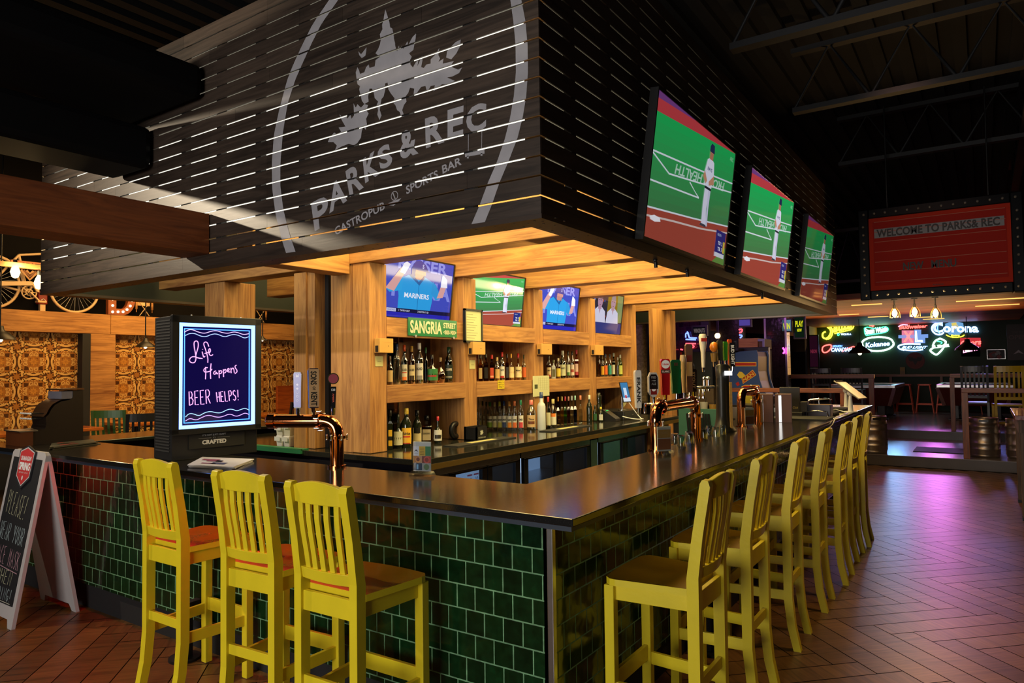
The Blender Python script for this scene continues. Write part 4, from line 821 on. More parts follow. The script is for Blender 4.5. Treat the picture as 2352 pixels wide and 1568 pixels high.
A, B = V((-.53, 4.42, 1.07)), V((-.55, 4.0, 1.07)); At = A+V((0, 0, .30)); Bt = B+V((0, 0, .30)); d = (B-A).normalized(); mb = MB()
mb.tube([A]+ell(A+V((0, 0, .21)), At, At+d*.08)+ell(Bt-d*.08, Bt, B+V((0, 0, .21)))+[B], .036, 18); flange(mb, A+V((0, 0, .2)), (0, 0, 1), .037); flange(mb, At+d*.1, d, .037)
for q in (A, B): mb.cyl(q, q+V((0, 0, .012)), .05, n=18)
mb.build('pipe', [M_COPPER, M_CHROME], t4, w=True)

# ================================================================== acrylic table tents
def tent(px, py, label, rz, arts):
    p = P(px, py, z=1.07); t = thing('table_tent', label, 'table sign', (p.x, p.y, 1.071), rz, 'acrylic card holders on the bar')
    mb = MB(); w = .05; Fs = FR((0, 0, 0), (0, 1, 0), (0, 0, 1)); mb.prism([(-.034, 0), (.034, 0), (.008, .022), (-.008, .022)], FR((-w*1.18, 0, 0), (0, 1, 0), (0, 0, 1)), w*2.36); mb.box((-w, -.004, .02), (w, -.0025, .172)); mb.box((-w, .0025, .02), (w, .004, .172)); mb.build('holder', ACRYL, t, 'clear acrylic stand')
    mb = MB(); mb.box((-w+.002, -.0018, .022), (w-.002, .0018, .168), 0, H('#b9bbb8')); F = FR((0, -.0021, 0), (1, 0, 0), (0, 0, 1)); arts(mb, F, w); mb.build('card', M_ART, t, 'printed menu card'); return t
def art1(mb, F, w):
    mb.box((-.048, .098, 0), (-.016, .145, .0002), 0, H('#cfd4de'), F); mb.box((-.016, .098, 0), (.018, .145, .0002), 0, H('#c9a628'), F); mb.box((.018, .098, 0), (.048, .145, .0002), 0, H('#2f7a48'), F); mb.flat([(-.044, .118), (-.032, .130), (-.020, .118), (-.032, .122)], F, .0006, 0, (.02, .02, .03)); mb.text(F, 'MENU', .005, .02, z=.0006, cx=-.032, cy=.110, c=(.1, .1, .1))
    for k in range(5): mb.box((-.011, .103+k*.008, .0004), (.013, .1055+k*.008, .0006), 0, H('#6a5410'), F)
    for k, c in enumerate(('#a8703c', '#b8906c', '#7a3a2c', '#b04030')): mb.box((-.048+.024*k, .062, 0), (-.024+.024*k, .097, .0002), 0, H(c), F)
    mb.disc(-.022, .078, .014, F, .0005, 0, H('#c98a4a')); mb.disc(-.022, .080, .010, F, .0007, 0, H('#6a3018')); mb.disc(.026, .078, .017, F, .0005, 0, H('#b8483a')); mb.disc(.026, .079, .011, F, .0007, 0, H('#7a2418'))
    mb.box((-.048, .026, 0), (.0, .061, .0002), 0, H('#2c3f5c'), F); mb.box((0, .026, 0), (.048, .061, .0002), 0, H('#9aa0a0'), F); mb.disc(.024, .043, .015, F, .0005, 0, H('#54704a')); mb.box((-.03, .03, .0004), (-.02, .055, .0006), 0, H('#7ab0d8'), F)
tent(970, 1092, 'clear acrylic table tent with food photos in front of the back counter', .28, art1)
def art2(mb, F, w):
    mb.box((-.046, .10, 0), (.046, .15, .0003), 0, H('#b08a4a'), F); mb.box((-.046, .03, 0), (.046, .095, .0003), 0, H('#8f5a3c'), F); mb.text(F, 'MENU', .014, .05, z=.0008, cy=.13, c=(.3, .2, .1))
tent(1526, 1044, 'clear acrylic table tent standing by the copper tap bridge', 1.0, art2)
tent(1722, 982, 'clear acrylic table tent beyond the black draft tower', 1.0, art2)

# upside-down glasses beside the bridge
g0 = None
for k in range(11):
    row = k % 2; yy = 2.14+.10*k+(.12 if k > 5 else 0); xx = -.50+.012*(k % 3)-.055*row
    lb = 'clear upturned tumbler on the counter edge, %s from the copper bridge' % ('first', 'second', 'third', 'fourth', 'fifth', 'sixth', 'seventh', 'eighth', 'ninth', 'tenth', 'last')[k]
    if g0 is None:
        g0 = thing('tumbler', lb, 'glass', (xx, yy, 1.0712), 0, 'upturned tumblers on the counter'); mb = MB(); mb.lathe([(.031, 0), (.029, .045), (.024, .072)], 14, caps=False); mb.lathe([(.029, .001), (.027, .045), (.022, .066)], 14, caps=False); mb.build('wall', G_CLEAR, g0)
        mb = MB(); mb.lathe([(.024, .066), (.0245, .072)], 14); mb.build('base', glass('thick_glass', (.8, .84, .83), .8), g0)
    else: dup(g0, (xx, yy, 1.0712), 0, lb, 'upturned tumblers on the counter')

# newspapers / menus lying on the bar
def papers(name, label, corners, z, n, cols, seed, base='#b9bac0'):
    rr = random.Random(seed); c = [V((p[0], p[1], 0)) for p in corners]; ce = sum(c, V())/4; mb = MB()
    for k in range(n):
        q = [ce+(p-ce)*rr.uniform(.86, 1.0)+V((rr.uniform(-.02, .02), rr.uniform(-.02, .02), 0)) for p in c]; zz = z+.0032*k
        vs = [(p.x, p.y, zz) for p in q]+[(p.x, p.y, zz+.0028+rr.uniform(0, .004)) for p in q]; mb.add(vs, [(3, 2, 1, 0), (4, 5, 6, 7), (0, 1, 5, 4), (1, 2, 6, 5), (2, 3, 7, 6), (3, 0, 4, 7)], 0, H(base))
        for j in range(5):
            u, v, du, dv = rr.uniform(.05, .6), rr.uniform(.05, .7), rr.uniform(.1, .35), rr.uniform(.06, .2); f = lambda a, b: (q[0]*(1-a)+q[1]*a)*(1-b)+(q[3]*(1-a)+q[2]*a)*b
            mb.add([V((f(a, b).x, f(a, b).y, zz+.0072)) for a, b in ((u, v), (u+du, v), (u+du, v+dv), (u, v+dv))], [(0, 1, 2, 3)], 0, H(rr.choice(cols)))
    tag(mb.build(name, M_ART), label, 'newspaper')
pc = [P(a, b, z=1.07) for a, b in ((428, 1074), (540, 1078), (592, 1058), (470, 1054))]
papers('newspaper', 'folded newspapers lying in front of the glowing message board', pc, 1.0706, 4, ('#3a3a48', '#7a3038', '#5a5a70', '#222230'), 3)
pc = [P(a, b, z=1.07) for a, b in ((112, 1034), (225, 1020), (212, 1013), (118, 1022))]
papers('menu_leaflets', 'fan of green and red menu leaflets on the bar by the cash register', pc, 1.0706, 5, ('#8a2420', '#20301c', '#2a3a24', '#c04a40'), 5, '#4c4a3c')
# ================================================================== televisions
M_SCR = artmat('screen_picture', .07, glow=1.0, coat=1)
def px_ball(mb, F, S, full=True, dim=1.0):
    """a pitcher standing on the turf; S = picture height"""
    W = 1.778*S
    def c(h): return tuple(v*dim for v in H(h))
    def f(pts, col, z=.001): mb.flat([(a*S, b*S) for a, b in pts], F, z, 0, c(col))
    def ln(pts, w, col='#cfd6e0', z=.002): mb.ribbon([(a*S, b*S) for a, b in pts], w*S, F, z, 0, c(col))
    N = 10
    for i in range(N):
        a, b = .20+.66*i/N, .20+.66*(i+1)/N; g = i/(N-1); k = lambda t: t+.145*(1)
        col = [v*dim for v in tuple(x*(1-g)+y*g for x, y in zip(H('#3d7a48'), H('#1fa252')))]
        mb.flat([(0, a*S), (W, (a+.145*(1-.0*g))*S), (W, (b+.145)*S), (0, b*S)], F, .0002, 0, col)
    f([(0, 0), (1.778, 0), (1.778, .35), (0, .205)], '#9a4436', .0004); f([(0, .86), (1.778, 1.0), (0, 1.0)], '#b03a40', .0006); f([(0, .95), (.75, 1.0), (0, 1.0)], '#6a3a78', .0007)
    f([(1.45, 0), (1.778, 0), (1.778, .16)], '#5d8a40', .0005)
    ln([(0, .205), (.9, .275), (1.778, .352)], .012); ln([(0, .145), (.5, .185), (1.1, .225), (1.778, .292)], .014, '#c8b8b4')
    ln([(0, .59), (.9, .66), (1.778, .735)], .012); ln([(0, .58), (.33, .50), (1.778, .655)], .012); ln([(0, .39), (.98, .452), (.75, .53)], .012)
    mb.text(F @ Matrix.Translation((1.0*S, .64*S-.03*S, 0)) @ Matrix.Rotation(.085, 4, 'Z') @ Matrix.Rotation(PI, 4, 'Z'), 'FRONT HEALTH', .075*S, 1.15*S, 0, c('#a8c8b8'), .02, .25, .0015)
    f([(.06, .15), (.14, .17), (.24, .165), (.26, .14), (.16, .125), (.08, .13)], '#e6e6ee', .003)
    f([(1.09, .26), (1.20, .26), (1.17, .40), (1.20, .56), (1.09, .56), (1.08, .42)], '#cfcfe2', .003); f([(1.19, .27), (1.23, .26), (1.22, .40), (1.23, .56), (1.17, .56), (1.18, .42)], '#bfc0d8', .0032)
    f([(1.07, .27), (1.19, .27), (1.20, .25), (1.05, .25)], '#40404a', .0034); f([(1.08, .555), (1.235, .555), (1.235, .575), (1.08, .575)], '#26262e', .0034)
    f([(1.07, .575), (1.24, .575), (1.27, .70), (1.25, .79), (1.17, .82), (1.09, .79), (1.05, .69)], '#d2d3e4', .003); f([(1.05, .69), (1.02, .64), (1.09, .59), (1.12, .62)], '#b98468', .0036); f([(1.27, .69), (1.29, .62), (1.17, .59), (1.16, .62)], '#b98468', .0036)
    mb.text(F, 'RAYS', .028*S, .11*S, 0, c('#3a4a70'), .03, z=.0038, cx=1.16*S, cy=.72*S)
    f([(1.13, .80), (1.21, .80), (1.215, .87), (1.135, .87)], '#a8705a', .0036); f([(1.12, .86), (1.235, .86), (1.22, .925), (1.15, .93), (1.12, .90)], '#232a4a', .0038)
    mb.box((1.49*S, .06*S, .002), (1.74*S, .28*S, .0042), 0, c('#1d2a72'), F); mb.box((1.49*S, .055*S, .002), (1.74*S, .09*S, .0044), 0, c('#c8ccd8'), F)
    for i, (s, n) in enumerate((('TB', '3'), ('TOR', '2'))): mb.text(F, s, .032*S, .07*S, 0, c('#e0e4f0'), .02, z=.0046, cx=1.59*S, cy=(.125+.05*i)*S); mb.text(F, n, .032*S, None, 0, c('#e0e4f0'), .02, z=.0046, cx=1.66*S, cy=(.125+.05*i)*S)
    mb.text(F, 'NELSON', .022*S, .10*S, 0, c('#b8c0d8'), z=.0046, cx=1.57*S, cy=.245*S); mb.box((1.69*S, .10*S, .0044), (1.735*S, .2*S, .0046), 0, c('#c9b23a'), F)
    mb.text(F, 'ABC', .035*S, .09*S, 0, c('#7ab890'), .02, z=.002, cx=1.69*S, cy=.93*S)
def px_bat(mb, F, S, dim=1.0):
    W = 1.778*S
    def c(h): return tuple(v*dim for v in H(h))
    def f(pts, col, z=.001): mb.flat([(a*S, b*S) for a, b in pts], F, z, 0, c(col))
    f([(0, 0), (1.778, 0), (1.778, 1), (0, 1)], '#3c48b4', .0002)
    mb.text(F, 'KAISER', .20*S, 1.25*S, 0, c('#8c92e0'), .03, z=.0006, cx=.98*S, cy=.90*S); mb.text(F, 'PERMA', .30*S, 1.5*S, 0, c('#7c84da'), .03, z=.0006, cx=1.0*S, cy=.49*S)
    f([(.42, .10), (1.22, .10), (1.26, .30), (1.30, .62), (1.02, .72), (.62, .72), (.36, .62), (.42, .35)], '#2796d8', .002); f([(.36, .64), (.50, .68), (.48, .45), (.20, .40), (.10, .46)], '#2a9ad8', .0022); f([(1.24, .66), (1.34, .60), (1.50, .40), (1.36, .34), (1.22, .45)], '#2a90d0', .0022)
    f([(.10, .46), (.30, .42), (.52, .74), (.42, .82)], '#cf9a98', .0024); f([(1.38, .38), (1.54, .40), (1.62, .62), (1.48, .64)], '#cf9a98', .0024); f([(.40, .74), (.52, .72), (.64, .90), (.55, .93), (.48, .90)], '#e8e6f2', .0028); f([(1.46, .58), (1.64, .58), (1.62, .72), (1.54, .78), (1.48, .80), (1.46, .68)], '#e8e6f2', .0028)
    f([(.78, .66), (1.0, .66), (1.0, .84), (.76, .84)], '#b98078', .0026); f([(.74, .76), (1.04, .74), (1.04, .86), (.74, .86)], '#c98e86', .0028); f([(.68, .70), (.76, .70), (.78, .82), (1.12, .80), (1.02, .92), (.90, .985), (.76, .96), (.68, .86)], '#4a4694', .003); mb.text(F, 'S', .07*S, None, 0, c('#d0d0ee'), .03, z=.0034, cx=.96*S, cy=.89*S)
    f([(.62, .72), (.70, .74), (.88, .62), (1.0, .74), (1.04, .72), (.90, .56)], '#1d5a9a', .0026); f([(.885, .10), (.90, .10), (.90, .58), (.885, .58)], '#1a70b0', .0026)
    mb.text(F, 'MARINERS', .085*S, .62*S, 0, c('#e2e2ec'), .02, z=.0032, cx=.86*S, cy=.38*S)
    f([(0, 0), (1.778, 0), (1.778, .085), (0, .085)], '#2424a8', .004); f([(0, .085), (1.778, .085), (1.778, .15), (0, .15)], '#10103a', .004); f([(.16, .09), (.38, .09), (.38, .145), (.16, .145)], '#b8bce0', .0042)
    mb.text(F, 'STANDINGS', .028*S, .19*S, 0, c('#2a2a70'), z=.0046, cx=.27*S, cy=.117*S); mb.text(F, '1 TAMPA BAY', .03*S, .28*S, 0, c('#d8d8f0'), z=.0046, cx=.58*S, cy=.117*S); mb.text(F, '2 BOSTON 7 GB', .03*S, .28*S, 0, c('#d8d8f0'), z=.0046, cx=1.05*S, cy=.117*S)
def px_men(mb, F, S, dim=1.0):
    def f(pts, col, z=.001): mb.flat([(a*S, b*S) for a, b in pts], F, z, 0, tuple(v*dim for v in H(col)))
    f([(0, 0), (1.778, 0), (1.778, 1), (0, 1)], '#2a2638', .0002); f([(.9, .3), (1.778, .3), (1.778, 1), (.9, 1)], '#8a7018', .0004); f([(1.5, .3), (1.778, .3), (1.778, 1), (1.45, 1)], '#7c8a58', .0005)
    for k in range(26): x, y = rnd.uniform(0, .86), rnd.uniform(.35, .95); f([(x, y), (x+.06, y), (x+.06, y+.05), (x, y+.05)], rnd.choice(('#4a4a8c', '#a8402c', '#7a7aa8', '#18182c', '#c05a30')), .0006)
    for x, skin, hair in ((.48, '#a8829a', '#5a4450'), (1.22, '#b08a94', '#8a8088')):
        f([(x-.36, .25), (x+.36, .25), (x+.30, .55), (x+.10, .66), (x-.10, .66), (x-.30, .55)], '#c6c4da', .001); f([(x-.09, .60), (x+.09, .60), (x+.09, .70), (x-.09, .70)], skin, .0012)
        mb.disc(x*S, .80*S, .135*S, F, .0014, 0, tuple(v*dim for v in H(skin)), 18, .175*S); f([(x-.13, .86), (x+.13, .86), (x+.10, .98), (x-.10, .98)], hair, .0016); f([(x-.06, .66), (x+.06, .66), (x, .48)], skin, .0013)
        f([(x-.08, .82), (x-.02, .82), (x-.02, .835), (x-.08, .835)], '#3a2a30', .0018); f([(x+.02, .82), (x+.08, .82), (x+.08, .835), (x+.02, .835)], '#3a2a30', .0018); f([(x-.04, .705), (x+.04, .705), (x+.03, .72), (x-.03, .72)], '#7a4a58', .0018)
    f([(0, 0), (1.778, 0), (1.778, .27), (0, .27)], '#2c3474', .002)
def tv(label, o, ux, uy, w, art, dim=1.0, md=.085, group=None):
    F = FR(o, ux, uy); h = w/1.778; b = .012; t = thing('flat_screen_tv', label, 'television', tuple(o), 0, group); mb = MB()
    mb.box((-b, -b*1.6, -.045), (w+b, h+b, -.001), 0, M=F)
    for lo, hi in (((-b, -b*1.6), (0, h+b)), ((w, -b*1.6), (w+b, h+b)), ((0, -b*1.6), (w, 0)), ((0, h), (w, h+b))): mb.box((*lo, -.001), (*hi, .006), 0, M=F)
    mb.build('bezel', M_BLACK, t, w=True); mb = MB(); art(mb, F, h, dim=dim); mb.build('screen', M_SCR, t, 'lit picture', w=True); mb = MB(); mb.box((w*.35, h*.25, -md), (w*.65, h*.75, -.045), 0, M=F)
    mb.build('wall_mount', M_BLACKM, t, w=True); return t
for y0, w, l, a, dm in ((1.488, 1.452, 'largest and nearest of the three televisions tilted on the canopy side', px_ball, .68), (3.375, 1.46, 'middle television of the three tilted on the canopy side', px_ball, .92), (5.50, 1.46, 'farthest television on the canopy side, with warm lamp glare', px_ball, .40)):
    tv(l, (-.352, y0, 2.335), (0, 1, 0), (.105, 0, .79), w, lambda mb, F, S, dim=1, a=a: a(mb, F, S, dim=dim), dm, .062, group='televisions on the canopy side')
for y0, l, a, dm in ((1.57, 'television behind the bar showing a batter in a blue jersey, nearest the camera', px_bat, 1.0), (2.66, 'television behind the bar showing a pitcher, above the middle shelf bay', px_ball, 1.3), (3.76, 'smaller-looking television behind the bar showing the batter again, third bay', px_bat, 1.25), (4.891, 'farthest television behind the bar, showing two men in white shirts', px_men, 1.0)):
    tv(l, (-2.50, y0, 2.005), (0, 1, 0), (.065, 0, .49), .825, lambda mb, F, S, dim=1, a=a: a(mb, F, S, dim=dim), dm, group='televisions over the bottle shelves')
for i, (px, py) in enumerate(((1505, 598), (1578, 628), (1750, 676))):
    p = P(px, py, x=-.46); mb = MB(); mb.cyl((p.x, p.y, FZ-.023), (p.x, p.y+.01, FZ-.075), .012, n=8); mb.ball((p.x, p.y, FZ-.03), .016, 8)
    tag(mb.build('hanging_clip', M_BLACK), 'small black fitting under the canopy edge, '+('below the nearest big television', 'between the first and second big televisions', 'below the middle big television')[i], 'fitting')

# ================================================================== bottles
PROF = {'std': [(.97, 0), (1, .02), (1, .56), (.92, .64), (.45, .76), (.37, .80), (.36, .96)], 'wine': [(.97, 0), (1, .03), (1, .55), (.78, .66), (.38, .76), (.36, .97)], 'square': [(.95, 0), (1, .02), (1, .60), (.92, .66), (.42, .72), (.36, .76), (.34, .95)],
        'flask': [(.72, 0), (1, .14), (1.02, .32), (.82, .48), (.34, .58), (.27, .63), (.25, .93)], 'decanter': [(.95, 0), (1, .02), (1, .58), (.9, .62), (.3, .64), (.28, .80)], 'rail': [(.75, 0), (.8, .02), (1.05, .26), (.9, .50), (.5, .62), (.34, .68), (.34, .90)], 'tall': [(.96, 0), (1, .02), (1, .62), (.85, .68), (.40, .74), (.36, .97)],
        'mill': [(1, 0), (1, .55), (.7, .62), (.85, .72), (.85, .9), (.5, .98)], 'jug': [(.9, 0), (1, .03), (1, .5), (.7, .66), (.4, .75), (.36, .96)]}
GL = {'c': G_CLEAR, 'b': G_BROWN, 'a': G_AMBER, 'g': G_GREEN, 'd': M_DARKGL, 'f': M_FROST, 'r': G_RED, 'u': G_BLUE, 'l': G_LIME, 'y': G_YEL}
M_LABEL = artmat('bottle_label', .5); M_CAP = artmat('bottle_cap', .3, coat=.2)
def bottle(px, base, top, w, shape, gl, lab, cap, text, label, group, x=None, z=None, blobs=()):
    p = P(px, base, z=z) if x is None else P(px, base, x=x)
    if x is not None: p.z = z
    dep = (p-CAMP).dot(FWD); r = w/2*dep/FPX; zt = P(px, top, x=p.x).z; h = max(.12, min(.42, zt-p.z)); ang = math.atan2(CAMP.y-p.y, CAMP.x-p.x)
    t = thing('bottle', label, 'bottle', (p.x, p.y, p.z), 0, group); n = 4 if shape in ('square', 'decanter', 'rail') else 16
    pr = [(a*r*(1.18 if n == 4 else 1), b*h) for a, b in PROF[shape]]; a0 = ang+PI/4 if n == 4 else 0
    mb = MB(); mb.lathe(pr, n, a0=a0, smooth=n != 4); mb.build('glass', GL[gl], t)
    if gl in 'cfa' and shape != 'mill': mb = MB(); mb.lathe([(a*.9, b) for a, b in pr[:3]], n, a0=a0, smooth=n != 4); mb.build('contents', {'c': G_CLEAR, 'f': M_FROST, 'a': G_AMBER}[gl], t)
    mb = MB(); ct = H(cap); mb.lathe([(pr[-1][0]*1.18, h*.84), (pr[-1][0]*1.22, h*.86), (pr[-1][0]*1.2, h*.995), (pr[-1][0]*.9, h)], 10, c=ct); mb.build('cap', M_CAP, t)
    if lab:
        mb = MB(); z0, z1 = h*.10, h*.50
        if n == 4:
            F = FR((math.cos(ang)*(r*.84+.0008), math.sin(ang)*(r*.84+.0008), 0), (-math.sin(ang), math.cos(ang), 0), (0, 0, 1)); mb.box((-r*.66, z0, 0), (r*.66, z1, .0006), 0, H(lab), F)
            for (v0, v1, cc) in blobs: mb.box((-r*.66, z0+(z1-z0)*v0, .0006), (r*.66, z0+(z1-z0)*v1, .001), 0, H(cc), F)
            if text: mb.text(F, text, (z1-z0)*.16, r*1.15, 0, H('#1a1410'), .02, z=.0014, cy=z0+(z1-z0)*.62)
        else:
            mb.wrap(r*1.012, z0, z1, ang, 2.1, c=H(lab))
            for (v0, v1, cc) in blobs: mb.wrap(r*1.02, z0+(z1-z0)*v0, z0+(z1-z0)*v1, ang, 1.5, c=H(cc))
            if text:
                vs, fs, ar = text2d(text, .03); hh = (z1-z0)*.17; wv = min(1.5, ar*hh/r); mb.add([(r*1.03*math.cos(ang+(a-.5)*wv), r*1.03*math.sin(ang+(a-.5)*wv), z0+(z1-z0)*.66+(b-.5)*hh) for a, b in vs], fs, 0, H('#181410') if sum(H(lab)) > .5 else H('#d8d0b8'))
        mb.build('label', M_LABEL, t)
    return t
U = 1.4895
def sh1(bay, gname, rows, cx0, cy0, k, x, z, base=None):
    for row in rows:
        cx, top, w, shape, gl, lab, cap, text, desc = row[:9]; bl = row[9] if len(row) > 9 else ()
        bs = row[10] if len(row) > 10 else base
        bottle(cx0+cx/k, (cy0+bs/k) if bs else 850, cy0+top/k, w/k, shape, gl, lab, cap, text, desc+' '+bay, gname, x, z, bl)
sh1('on the first upper shelf', 'bottles on the first upper shelf', [
 (1462, 1120, 60, 'jug', 'b', '#c0a878', '#4a3020', '', 'brown jug bottle with cream label at the left end'), (1530, 1000, 70, 'tall', 'c', '', '#20407a', '', 'slender clear bottle with blue cap'),
 (1606, 1010, 65, 'std', 'c', '#d0ccb8', '#d8582a', 'BACARDI', 'clear rum bottle with orange cap', ((.0, .22, '#d87a3a'), (.45, .52, '#c05030'))), (1680, 1020, 68, 'std', 'a', '#d0c090', '#c8a048', 'BACARDI', 'clear rum bottle with gold cap', ((.0, .3, '#3a2c18'),)),
 (1757, 990, 82, 'std', 'c', '#d6d4c4', '#d8d8d4', 'BACARDI', 'larger clear rum bottle with white cap', ((.0, .25, '#8a8a84'),)), (1822, 1035, 40, 'wine', 'g', '', '#1c5a28', '', 'slim green bottle'), (1882, 1105, 128, 'flask', 'b', '#2f7a3c', '#2a2018', '', 'round dark flask with green oval label', ((.3, .45, '#a03028'),)),
 (1968, 1135, 95, 'flask', 'a', '', '#8a7040', '', 'rounded amber flask'), (2052, 1030, 86, 'std', 'g', '#18281c', '#1c3a20', 'COOPER', 'dark green bottle with black label', ((.1, .2, '#9a9a8a'),)), (2146, 1115, 84, 'std', 'b', '#2a2838', '#6a5038', '', 'brown bottle with dark label at the right end', ((.0, .25, '#b0a070'),))], 560, 560, 4.355, -2.52, U)
sh1('on the second upper shelf', 'bottles on the second upper shelf', [
 (312, 1050, 55, 'square', 'a', '#d8c890', '#2a2420', '', 'square bottle with tan label at the left end'), (374, 1040, 60, 'square', 'b', '#1c1a18', '#1c1a18', 'JACK', 'square bottle with black label and white print'), (440, 1050, 58, 'square', 'b', '#c84a28', '#c83028', '', 'square bottle with orange-red label', ((.1, .25, '#e8b088'),)), (500, 1078, 60, 'jug', 'a', '#c8a868', '#c8a868', '', 'stone-coloured jug bottle with handle'),
 (556, 1022, 60, 'std', 'c', '#d4d8cc', '#c82c28', 'COMFORT', 'clear bottle with white label and red cap', ((.0, .18, '#b03028'),)), (612, 1040, 45, 'square', 'b', '#26262e', '#101014', '', 'narrow square bottle with black label'), (658, 1040, 68, 'flask', 'a', '#d8c890', '#d09a30', '', 'squat bottle with long gold neck'), (738, 1035, 84, 'flask', 'a', '#d8cc98', '#c02420', "Maker's", 'squat bottle dipped in red wax'),
 (806, 1050, 58, 'std', 'c', '#d86a30', '#3a4a2a', '', 'clear bottle with orange label'), (852, 1043, 62, 'square', 'c', '#d6d6c4', '#1c3a26', '', 'pale bottle with white label and brush lettering', ((.3, .7, '#4a4a40'),))], 1040, 600, 4.9, -2.52, U)
sh1('on the third upper shelf', 'bottles on the third upper shelf', [
 (1082, 1065, 55, 'std', 'b', '#d0c4a0', '#2a2420', 'COMFORT', 'brown bottle with cream label at the left end', ((.0, .2, '#a03028'),)), (1136, 1110, 50, 'square', 'f', '#6a6c48', '#6a6c48', '', 'olive grey square bottle'), (1188, 1090, 56, 'std', 'a', '#d8c440', '#c8c0a0', '', 'bottle with bright yellow label'), (1238, 1005, 72, 'wine', 'g', '#c0c8a0', '#d8dcd0', 'LAIRD', 'big dark green bottle with white cap'),
 (1300, 1008, 46, 'std', 'c', '#c8d0b0', '#2a2a22', '', 'clear bottle with green and white label', ((.0, .3, '#4a7a3a'),)), (1346, 1010, 48, 'std', 'c', '#d0c4b4', '#2a2a22', '', 'clear bottle with white and rust label', ((.3, .55, '#a04a38'),)), (1395, 995, 50, 'square', 'r', '#d8b8a8', '#b03040', '', 'rosy square bottle with red cap', ((.0, .3, '#a8343a'),)), (1446, 1038, 46, 'square', 'r', '#c04a30', '#c8a060', '', 'square bottle with slanted red label at the right end')], 1040, 600, 4.9, -2.52, U)
sh1('on the fourth upper shelf', 'bottles on the fourth upper shelf', [
 (1650, 1050, 38, 'std', 'a', '', '#7a5a30', '', 'plain clear bottle at the left end'), (1686, 1060, 38, 'std', 'c', '#d8a828', '#7a6a40', '', 'clear bottle with amber yellow label'), (1720, 1045, 48, 'std', 'c', '#e06a28', '#3a5070', '', 'clear bottle with orange label'), (1768, 1045, 42, 'std', 'c', '#2f9a8c', '#3a4a50', '', 'clear bottle with teal label'), (1812, 1030, 44, 'square', 'g', '#c8d0b4', '#9aa8a0', '', 'tall green bottle with narrow white label'),
 (1858, 1078, 30, 'std', 'c', '', '#b8bcb4', '', 'small clear bottle'), (1886, 1050, 54, 'std', 'l', '#b8c860', '#c8ccb8', '', 'clear bottle with lime label'), (1930, 1080, 50, 'std', 'g', '#c4ccb8', '#20402a', '', 'dark green bottle with white label'), (1972, 1150, 50, 'flask', 'd', '#c8c690', '#22281c', '', 'squat dark bottle with fan-shaped pale label')], 1040, 600, 4.9, -2.52, U)
Zc = 1.0105
sh1('on the back counter by the first post', 'bottles on the back counter, first bay', [
 (1466, 440, 56, 'square', 'd', '#d8b030', '#1a1c18', '', 'dark square bottle with yellow label', ((.35, .6, '#1a1a14'),), 838), (1545, 485, 100, 'flask', 'd', '#c8c4a0', '#20281c', '', 'dark squat bottle with cream oval label', (), 822), (1628, 420, 104, 'std', 'd', '#dca828', '#c8a838', 'Kahlua', 'large dark bottle with yellow label', ((.4, .5, '#c03a20'), (.0, .06, '#a02a18')), 815),
 (1735, 440, 94, 'wine', 'd', '#c8b88c', '#101010', 'VS', 'dark cognac bottle with tan lower label', ((.6, 1.0, '#141210'),), 790), (1830, 495, 122, 'decanter', 'a', '#d6c4a0', '#14181c', 'DISARONNO', 'square amber decanter with black stopper', (), 765), (1942, 505, 88, 'flask', 'd', '#d0ccc0', '#b02028', '', 'round dark bottle with red ribbon and cap', ((.2, .55, '#2a2420'),), 772)], 560, 840, 4.355, None, Zc)
caps = ('#a82430', '#c02838', '#3a8a3c', '#c8c4a0', '#b8c030', '#203a6a', '#c89040', '#d06a30', '#1f8a5c'); names = ('dark red', 'bright red', 'green', 'cream', 'yellow-green', 'navy', 'amber', 'orange', 'teal green'); fruit = ('#b04048', '#c83a40', '#8ab040', '#d8d0a0', '#c8c860', '#3a4a7a', '#e08a30', '#e0703a', '#c84048')
sh1('in the flavoured vodka row', 'flavoured vodka bottles on the back counter', [(c, t, 62, 'std', 'c', '#d8d8c8', caps[i], 'SMIR', '%s-capped clear bottle' % names[i], ((.0, .45, fruit[i]), (.72, .98, '#d8d4c4')), 815+i*1.5) for i, (c, t) in enumerate(((303, 512), (360, 512), (423, 505), (474, 505), (530, 498), (580, 492), (640, 498), (698, 492), (768, 480)))], 1040, 820, 4.9, None, Zc)
sh1('on the back counter, middle bay', 'bottles on the back counter, middle bay', [
 (885, 480, 104, 'std', 'c', '#c8a878', '#d07068', 'Titos', 'clear bottle with kraft label and red pourer', ((.25, .5, '#6a3a20'),), 818), (1000, 392, 94, 'tall', 'f', '', '#28406a', '', 'tall frosted bottle with navy neck', (), 815), (1077, 445, 54, 'wine', 'g', '#c8c8a8', '#a83028', '', 'dark green wine bottle with red cap', (), 800), (1132, 470, 78, 'std', 'c', '#d8d8c8', '#b8b070', '', 'clear bottle with orange band on its label', ((.7, 1.0, '#e08030'),), 790),
 (1188, 445, 46, 'rail', 'y', '', '#d09030', '', 'angular yellow liqueur bottle with gold pourer', (), 760), (1232, 440, 44, 'rail', 'y', '', '#c8b060', '', 'angular golden liqueur bottle with brass pourer', (), 757), (1268, 440, 44, 'rail', 'l', '', '#c03048', '', 'angular green liqueur bottle with red pourer', (), 754), (1306, 440, 44, 'rail', 'b', '', '#b88070', '', 'angular brown liqueur bottle with copper pourer', (), 750),
 (1342, 435, 46, 'rail', 'c', '', '#a8b0b0', '', 'angular clear liqueur bottle with silver pourer', (), 745), (1380, 432, 46, 'rail', 'u', '', '#88b8a8', '', 'angular blue liqueur bottle with mint pourer', (), 742), (1440, 430, 52, 'rail', 'c', '', '#c07050', '', 'angular clear liqueur bottle with rust pourer', (), 738)], 1040, 820, 4.9, None, Zc)
